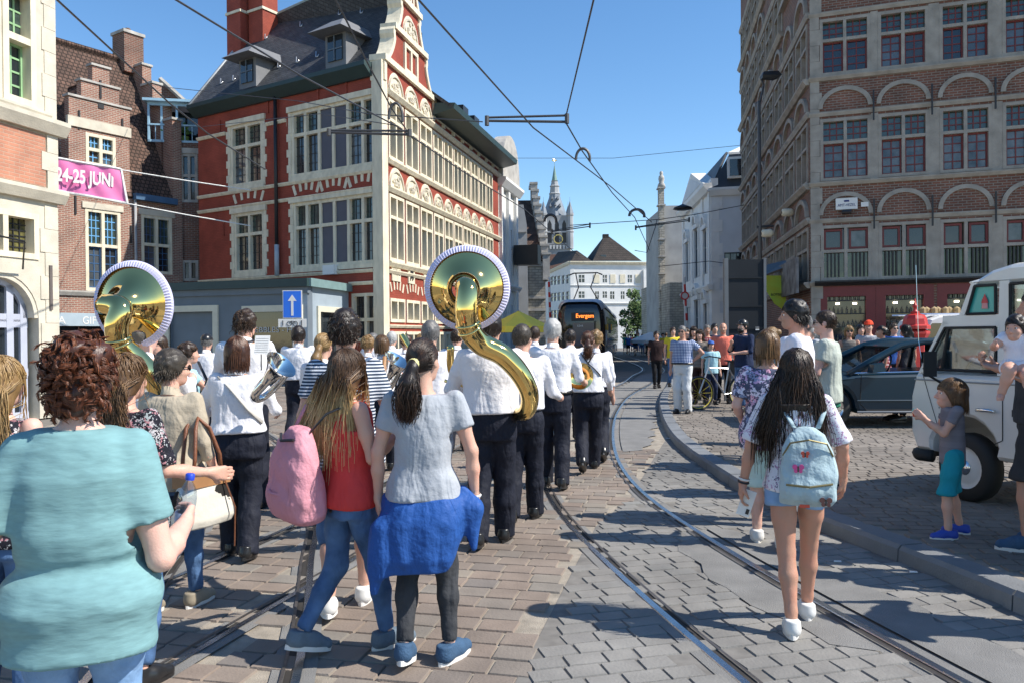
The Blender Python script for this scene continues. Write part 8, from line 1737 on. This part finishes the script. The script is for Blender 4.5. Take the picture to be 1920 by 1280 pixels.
# ================================================================ instruments
BRASS=mat('lacquered_brass',(.83,.60,.22),.07,.06,4,.02,6,metal=1.0); SILV=mat('silver_plate',(.78,.76,.72),.1,.05,4,.02,8,metal=1.0); SOCK=mat('lilac_bell_cover',(.58,.56,.74),.9,.04)
def look(pos,axis):
    z=Vector(axis).normalized(); q=z.to_track_quat('Z','Y').to_matrix().to_4x4(); return Matrix.Translation(pos)@q
def sousaphone(bc,axis,path,rad,label):
    t=thing('sousaphone',label,'sousaphone',bc,'sousaphones'); M=look(bc,axis)
    prof=[(.075,-.33),(.08,-.27),(.092,-.21),(.112,-.15),(.145,-.095),(.19,-.055),(.24,-.03),(.285,-.014),(.325,0)]
    MB().lathe(prof+[(.324,.006),(.28,-.006),(.235,-.022),(.18,-.05),(.1,-.14)],64,M).build('bell',BRASS,t,None,True)
    ring=MB(); n=176; vs=[]
    for k in range(n):
        a=2*math.pi*k/n; rp=.006*(k%2)
        for r,z in ((.285,-.028-rp),(.303,-.022-rp),(.322,-.012-rp),(.332,.002),(.322,.02),(.29,.02)): vs.append(M@Vector((r*math.cos(a),r*math.sin(a),z)))
    ring.add(vs,[(k*6+i,((k+1)%n)*6+i,((k+1)%n)*6+i+1,k*6+i+1) for k in range(n) for i in range(5)]); ring.build('bell_cover_rim',SOCK,t)
    pts=[Vector((p[0],p[1])) for p in []]
    P3=[Vector(p) for p in path]; out=[]; rr_=[]
    for i in range(len(P3)-1):
        p0=P3[max(i-1,0)];p1=P3[i];p2=P3[i+1];p3=P3[min(i+2,len(P3)-1)]
        for k in range(6):
            u=k/6; out.append(.5*((2*p1)+(p2-p0)*u+(2*p0-5*p1+4*p2-p3)*u*u+(3*p1-p0-3*p2+p3)*u**3)); rr_.append(rad[i]*(1-u)+rad[i+1]*u)
    out.append(P3[-1]); rr_.append(rad[-1]); MB().tube(out,rr_,24).build('tube',BRASS,t,None,True)
    for i in (8,9): 
        if i*2<len(out): p=out[i*2]; d=(out[i*2+1]-out[i*2-1]); MB().lathe([(rr_[i*2]*1.0,-.012),(rr_[i*2]*1.12,-.006),(rr_[i*2]*1.12,.006),(rr_[i*2],.012)],24,look(p,d)).build('ferrule',BRASS,t,None,True)
    # inner tubing and valves
    v=MB(); e=out[-8]
    for k in range(3): v.tube([e+Vector((-.05+.05*k,.05,-.1)),e+Vector((-.05+.05*k,.05,.12))],.018,10)
    v.tube([e+Vector((-.1,.02,-.02)),e+Vector((.02,.0,-.06)),e+Vector((.1,.06,.02))],.014,8); v.build('valves',BRASS,t,None,True); return t
b2=wp(876,541,6.05); W=lambda x,y,Y:wp(x,y,Y)
sousaphone(b2,(.06,1,.08),[b2+Vector((0,-.30,-.0)),W(876,548,5.68),W(874,585,5.66),W(880,618,5.70),W(903,645,5.78),W(942,665,5.82),W(975,700,5.85),W(993,740,5.9),W(985,772,6.02),W(955,770,6.3),W(900,750,6.5),W(850,700,6.55),W(845,650,6.4)],[.076,.082,.083,.083,.083,.08,.076,.07,.062,.05,.04,.035,.03],'polished brass sousaphone with lilac bell cover in the centre')
b1=wp(250,571,5.95)
sousaphone(b1,(.16,1,.06),[b1+Vector((-.06,-.3,-.01)),W(226,578,5.6),W(219,612,5.58),W(226,645,5.62),W(252,668,5.68),W(280,700,5.72),W(300,740,5.78),W(303,790,5.85),W(285,820,6.0),W(250,800,6.3),W(225,740,6.4),W(225,690,6.3)],[.074,.08,.082,.08,.078,.076,.07,.064,.055,.045,.038,.03],'polished brass sousaphone with lilac bell cover at left beside red curls')
def horn(c,axis,L,r0,r1,label,m,loop=True,name='euphonium'):
    t=thing(name,label,name,c,'band horns'); M=look(c,axis); n=9
    MB().lathe([(r1*1.03,L*1.003),(r1*.99,L*.985)]+[(r0+(r1-r0)*(k/n)**1.9,L*k/n*.985) for k in range(n-1,-1,-1)],32,M).build('bell',m,t,None,True)
    if loop:
        b=MB(); p=[M@Vector((0,0,0))]; 
        q=[M@Vector((.0,0,.02)),M@Vector((0,0,-.12)),M@Vector((.06,0,-.2)),M@Vector((.15,0,-.18)),M@Vector((.18,0,-.06)),M@Vector((.17,0,.08)),M@Vector((.12,.02,.12)),M@Vector((.07,.03,.05)),M@Vector((.09,.03,-.1))]
        o=[]
        for i in range(len(q)-1):
            for k in range(5): o.append(q[i].lerp(q[i+1],k/5))
        for _ in range(4): o=[o[0]]+[(o[i-1]+o[i]*2+o[i+1])*.25 for i in range(1,len(o)-1)]+[o[-1]]
        b.tube(o,[r0*(1-.6*i/len(o)) for i in range(len(o))],12); b.build('tubing',m,t,None,True)
        v=MB()
        for k in range(3): v.tube([M@Vector((.05+.035*k,.05,-.12)),M@Vector((.05+.035*k,.05,.06))],.016,8)
        v.build('valves',m,t,None,True)
    return t
horn(W(497,716,5.5),(.62,-.25,.6),.19,.035,.115,'silver euphonium held by the auburn bobbed bandswoman',SILV); horn(W(722,712,7.4),(.5,-.25,.75),.24,.04,.13,'silver horn in front of the light brown bob',SILV)
horn(W(1083,703,8.95),(.25,-1,-.05),.1,.02,.15,'brass horn bell held between white hair and red braid',BRASS,False,'horn')
horn(W(790,690,9.3),(-.35,.3,.55),.5,.015,.05,'slender brass instrument raised behind the ponytail girl',BRASS,False,'trumpet')
def sheet(px,py,Y,w_,h,label,rz=0):
    p=W(px,py,Y); M=Matrix.Translation(p)@Matrix.Rotation(R(rz),4,'Z')@Matrix.Rotation(R(-20),4,'X')
    t=thing('music_sheet',label,'music sheet',M,'music sheets'); MB().box(-w_/2,w_/2,0,.004,-h/2,h/2).build('paper',WHITEW,t,M); b=MB()
    for k in range(7): b.box(-w_*.42,w_*.42,-.002,-.0005,-h*.4+k*h*.12,-h*.385+k*h*.12)
    b.build('staves',GREYST,t,M); MB().tube([M@Vector((0,.01,-h/2)),M@Vector((0,.06,-h/2-.14))],.006,5).build('lyre_clip',BLACK,t)
sheet(491,646,7.35,.14,.18,'white music sheet right of the curly tall bandsman'); sheet(873,667,8.5,.17,.16,'music sheet clipped before the red faced bandsman'); sheet(1030,672,8.7,.17,.14,'music sheet at the white haired bandsman shoulder'); sheet(735,683,9.0,.18,.16,'music sheet near the light brown bob')
cl_=W(362,690,8.0); tag(MB().tube([W(372,678,7.9),W(388,712,7.7)],.014,8).lathe([(.012,0),(.03,-.05)],10,look(W(388,712,7.7),(-.1,.2,1))).build('clarinet',BLACK,None,None,True),'black clarinet played by the woman in light blue','clarinet','band woodwind')
# ================================================================ bags and small things
def frame_of(p): return p['M']
def sdfobj(name,fld,m,root,M): P,F=fld.mesh(); return mk(name,npmesh(name,P,F),m,root,M)
# pink backpack
pk=PP['blonde']; k=pk['k']; Mp=pk['M']@Matrix.Translation((-.08,-.225,1.07*k))@Matrix.Rotation(R(10),4,'X')@Matrix.Rotation(R(8),4,'Y')
PKM=cloth('dusty_pink_canvas',(.60,.27,.32),.5,12,.07); bpk=thing('pink_backpack','dusty pink canvas backpack on the blond girl','backpack',Mp)
f=SDF((-.24,-.22,-.3),(.24,.2,.3),.011); f.loft([(-.24,0,-.02,.15,.09),(-.2,0,-.03,.175,.115),(-.1,0,-.03,.175,.12),(.05,0,-.02,.155,.1),(.16,0,0,.12,.075),(.23,0,.02,.08,.05)],.04,2.8); f.ell((0,-.125,-.12),(.13,.05,.09),.03); f.noise(.008,15,41,(1.5,1.5,.6)); f.noise(.0025,40,42,(1.6,1.6,.5)); sdfobj('bag_body',f,PKM,bpk,Mp)
MB().tube([(-.13,-.125,-.07),(0,-.175,-.06),(.13,-.125,-.07)],.008,5).build('pocket_flap',PKM,bpk,Mp); MB().tube([(-.07,-.05,.2),(0,-.085,.19),(.07,-.05,.2)],.008,5).build('top_strap',BLACK,bpk,Mp)
for s_ in (-1,1): MB().tube([(s_*.08,.04,.22),(s_*.11,.12,.30),(s_*.13,.25,.33),(s_*.145,.33,.24),(s_*.15,.34,.05),(s_*.17,.22,-.1),(s_*.15,.06,-.2)],.013,6,True,.4).build('shoulder_strap',PKM if s_<0 else BLACK,bpk,Mp,True)
# pale denim backpack
pk=PP['back']; k=pk['k']; Md=pk['M']@Matrix.Translation((.03,-.2,1.06*k)); dbp=thing('denim_backpack','pale denim backpack with butterfly patches on the dark haired girl','backpack',Md)
PDN=cloth('pale_denim',(.38,.49,.52),.4,16,.1); f=SDF((-.2,-.18,-.26),(.2,.16,.26),.01); f.loft([(-.2,0,0,.125,.06),(-.17,0,-.01,.14,.08),(-.05,0,-.01,.138,.08),(.1,0,0,.125,.07),(.17,0,.01,.09,.05),(.2,0,.02,.05,.03)],.03,3.0); f.ell((0,-.075,-.12),(.115,.035,.06),.02); f.noise(.005,24,51); f.noise(.003,60,52,(1.5,1.5,.6)); sdfobj('bag_body',f,PDN,dbp,Md)
MB().tube([(-.115,-.095,-.085),(0,-.118,-.09),(.115,-.095,-.075)],.006,5).build('zipper',mat('brass_zip',(.2,.17,.08),.4,metal=.6),dbp,Md)
MB().tube([(-.125,-.04,.06),(-.09,-.07,.13),(0,-.085,.15),(.09,-.07,.13),(.125,-.04,.06)],.005,5).build('zipper',MATS['brass_zip'],dbp,Md)
def butterfly(x,z,s,m,rot=0):
    b=MB()
    for sx in (-1,1):
        for (dx,dz,rx,rz_) in ((.55,.35,.55,.45),(.4,-.35,.4,.35)):
            b.prism([(x+s*(sx*dx+rx*math.cos(a)*.8),z+s*(dz+rz_*math.sin(a))) for a in [2*math.pi*k/10 for k in range(10)]],-.107,-.10)
    b.build('butterfly_patch',m,dbp,Md); MB().tube([(x,-.108,z-s*.5),(x,-.108,z+s*.5)],.004,4).build('butterfly_body',BLACK,dbp,Md)
butterfly(-.055,.0,.03,mat('patch_pink',(.65,.08,.25),.6)); butterfly(.08,-.17,.032,mat('patch_brown',(.2,.08,.06),.6)); butterfly(-.02,.075,.022,mat('patch_red',(.6,.08,.04),.6))
MB().box(-.05,.0,-.11,-.1,-.2,-.185).build('strawberry_patch',MATS['patch_red'],dbp,Md)
for s_ in (-1,1): MB().tube([(s_*.06,.03,.2),(s_*.1,.1,.28),(s_*.12,.2,.3),(s_*.13,.27,.2),(s_*.14,.26,.02),(s_*.13,.1,-.14),(s_*.11,.03,-.17)],.014,6,True,.4).build('shoulder_strap',PDN,dbp,Md,True)
# phone in her hand
w_=pk['wr']['L']+pk['nf']['L']*.1; Mh=pk['M']@Matrix.Translation(tuple(w_+np.array([.035,-.01,-.02])))@Matrix.Rotation(R(18),4,'Y'); ph=thing('phone','white mobile phone in the hand of the girl in denim shorts','phone',Mh); MB().box(-.036,.036,-.005,.005,-.075,.075).build('phone_case',WHITEW,ph,Mh); MB().box(.01,.028,-.008,-.0055,-.06,-.03).build('camera_bump',BLACK,ph,Mh)
for q,mm in ((.0,BLACK),(.018,WHITEW)):
    c=pk['wr']['L']-pk['nf']['L']*q; tag(MB().lathe([(.031,-.006),(.034,0),(.031,.006)],14,pk['M']@look(Vector(tuple(c)),tuple(pk['nf']['L']))).build('bracelet',mm),'black bracelet on the wrist with the phone' if q==0 else 'white beaded bracelet on the wrist with the phone','bracelet')
# water bottle
tk=PP['teal']; w_=tk['wr']['R']+tk['nf']['R']*.085+np.array([-.03,.012,.0]); Mb_=tk['M']@Matrix.Translation(tuple(w_+np.array([0,0,-.055])))@Matrix.Rotation(R(8),4,'Y')
btl=thing('water_bottle','clear plastic water bottle with blue cap in the hand of the teal tee woman','bottle',Mb_); BG=clearglass('bottle_plastic',(.80,.87,.93),.16)
MB().lathe([(.001,0),(.03,.002),(.033,.01),(.031,.03),(.033,.05),(.031,.07),(.033,.09),(.0335,.115),(.03,.14),(.02,.16),(.0125,.172),(.0125,.182)],20,Mb_).build('bottle_body',BG,btl,None,True)
MB().lathe([(.0155,.178),(.016,.182),(.016,.198),(.013,.201),(0,.201)],16,Mb_).build('bottle_cap',mat('cap_blue',(.02,.06,.5),.4),btl,None,True); MB().lathe([(.0333,.03),(.0336,.032),(.0336,.06),(.0333,.062)],20,Mb_).build('bottle_label',mat('label_blue',(.06,.1,.42),.4,.5,40,col2=(.55,.62,.8)),btl,None,True); MB().lathe([(.001,.008),(.03,.01),(.03,.075),(.001,.076)],18,Mb_).build('water',clearglass('water_fill',(.72,.82,.9),.06),btl,None,True)
# cowhide handbag
bg_=PP['bag']; k=bg_['k']; Mg=bg_['M']@Matrix.Translation((.235,-.08,.82*k))@Matrix.Rotation(R(70),4,'Z')
hb=thing('cowhide_handbag','large handbag of black and white cowhide with brown leather handles','handbag',Mg); COW=patmat('cowhide','flower',[(.62,.58,.5),(.02,.018,.016),(.62,.58,.5),(.6,.56,.48)],5.5)
f=SDF((-.26,-.14,-.22),(.26,.14,.22),.011); f.loft([(-.19,0,0,.2,.07),(-.15,0,0,.215,.085),(0,0,0,.18,.07),(.1,0,0,.15,.045),(.14,0,0,.14,.03)],.03,3.2); f.noise(.003,20,61); sdfobj('bag_body',f,COW,hb,Mg)
LEA=mat('brown_leather',(.17,.06,.025),.5,.2,8,.2,60); TAN=mat('tan_leather',(.34,.17,.07),.55,.15,8); MB().box(-.155,.155,-.066,.066,.045,.115).build('leather_band',TAN,hb,Mg)
for y in (-.05,.05): MB().tube([(-.1,y,.11),(-.09,y,.22),(-.05,y*.8+.03,.38),(0,y*.6+.06,.44),(.05,y*.8+.03,.38),(.09,y,.22),(.1,y,.11)],.012,7).build('handle',LEA,hb,Mg,True)
MB().tube([(.1,-.07,.08),(.14,-.12,-.1),(.15,-.1,-.34)],.005,5).build('hanging_cord',LEA,hb,Mg)
# blue jacket tied round the grey tee girl
gy=PP['grey']; k=gy['k']; M=gy['M']; BLJ=cloth('bright_blue_jacket',(.022,.085,.30),.6,9,.08,.6); f=SDF((-.42,-.36,.3),(.42,.34,1.12),.011)
f.loft([(.53*k,-.05,-.11,.15,.05),(.60*k,-.04,-.09,.185,.09),(.70*k,-.02,-.05,.205,.13),(.80*k,0,-.025,.205,.148),(.87*k,0,-.005,.2,.148),(.905*k,0,0,.19,.14)],.03,2.2); f.cone((-.2,-.1,.75*k),(-.24,-.12,.44*k),.05,.012,.05); f.cone((.19,.0,.93*k),(.24,-.04,.84*k),.03,.035,.03); f.cone((.24,-.04,.84*k),(.25,-.07,.64*k),.04,.012,.03)
f.noise(.010,13,71,(2,2,.25)); f.noise(.003,34,72,(2,2,.2)); sdfobj('tied_jacket',f,BLJ,gy['root'],M)
MB().lathe([(.02,-.012),(.028,0),(.02,.012)],14,M@gy['MH']@Matrix.Translation((0,-.118,-.005))@Matrix.Rotation(R(80),4,'X')@Matrix.Scale(1.25,4)).build('hair_tie',mat('pale_yellow_band',(.6,.55,.25),.7),gy['root'],None,True)
MB().lathe([(.03,-.008),(.034,0),(.03,.008)],14,M@look(Vector(tuple(gy['wr']['R'])),tuple(gy['nf']['R']))).build('wristband',WHITEW,gy['root'])
# straps of the braided bandswoman, beard, recorder, cupcake, printed face
br=PP['braid']; k=br['k']
for s_ in (-1,1): MB().tube([(0,-.135*k,1.36*k),(s_*.07,-.135*k,1.30*k),(s_*.14,-.10*k,1.22*k),(s_*.165,.0,1.16*k)],.013,6,True,.5).tube([(0,-.135*k,1.36*k),(s_*.06,-.1*k,1.45*k),(s_*.08,.0,1.48*k)],.013,6,True,.5).build('instrument_strap',BLACK,br['root'],br['M'],True)
eu=PP['euph']; k=eu['k']; MB().tube([(-.12,-.07*k,1.45*k),(-.02,-.152*k,1.36*k),(.1,-.155*k,1.2*k),(.19,-.07*k,1.08*k)],.02,6,True,.4).build('instrument_strap',mat('beige_strap',(.5,.47,.42),.8),eu['root'],eu['M'],True)
tl=PP['tall']; k=tl['k']; MB().tube([(.08*k,0,1.49*k),(.05*k,-.075*k,1.48*k),(-.05*k,-.075*k,1.48*k),(-.08*k,0,1.49*k)],.016,6,True,.6).build('neck_strap',BLACK,tl['root'],tl['M'],True)
bd=PP['beard']; f=SDF((-.1,0,-.15),(.1,.13,.02),.009); f.ell((0,.055,-.082),(.058,.06,.05),.02); f.cone((-.03,.1,-.052),(.03,.1,-.052),.011,.011,.01); A=np.array(bd['MH'])[:3]; P,F=f.mesh(); mk('beard',npmesh('beard',P@A[:,:3].T+A[:,3],F),H_BK,bd['root'],bd['M'])
sp_=PP['stripe']; w_=sp_['wr']['R']+sp_['nf']['R']*.1; p=sp_['M']@Vector(tuple(w_)); tag(MB().tube([p+Vector((0,0,-.1)),p+Vector((.02,.02,.16))],.013,8).build('recorder',TAN,None,None,True),'brown wooden recorder in the hand of the striped tee woman','recorder')
bo=PP['boy']; c=(bo['wr']['L']+bo['wr']['R'])/2+bo['nf']['R']*.07; Mc_=bo['M']@Matrix.Translation(tuple(c)); ck=thing('cupcake','small cupcake with green icing in the hands of the boy','cupcake',Mc_); MB().lathe([(.001,-.03),(.02,-.03),(.027,.005)],12,Mc_).build('paper_cup',MATS['patch_red'],ck,None,True); MB().lathe([(.028,.005),(.029,.015),(.018,.03),(.001,.036)],12,Mc_).build('icing',mat('mint_icing',(.1,.5,.42),.5),ck,None,True)
fc=PP['face']; k=fc['k']; Mf=fc['M']; b=MB(); 
for (x,z,rx,rz_) in ((0,1.25,.06,.1),): b.add([(x+rx*math.cos(a),.142*k+.0,(z+rz_*math.sin(a))*k) for a in [2*math.pi*q/20 for q in range(20)]],[tuple(range(20))])
b2_=MB().prism([(.065*math.cos(a)-.02,(1.24+.105*math.sin(a))*k) for a in [2*math.pi*q/20 for q in range(20)]],.150*k,.156*k); o=b2_.build('shirt_print',mat('print_grey',(.2,.2,.22),.8,.6,30,col2=(.45,.45,.48)),fc['root'],Mf)
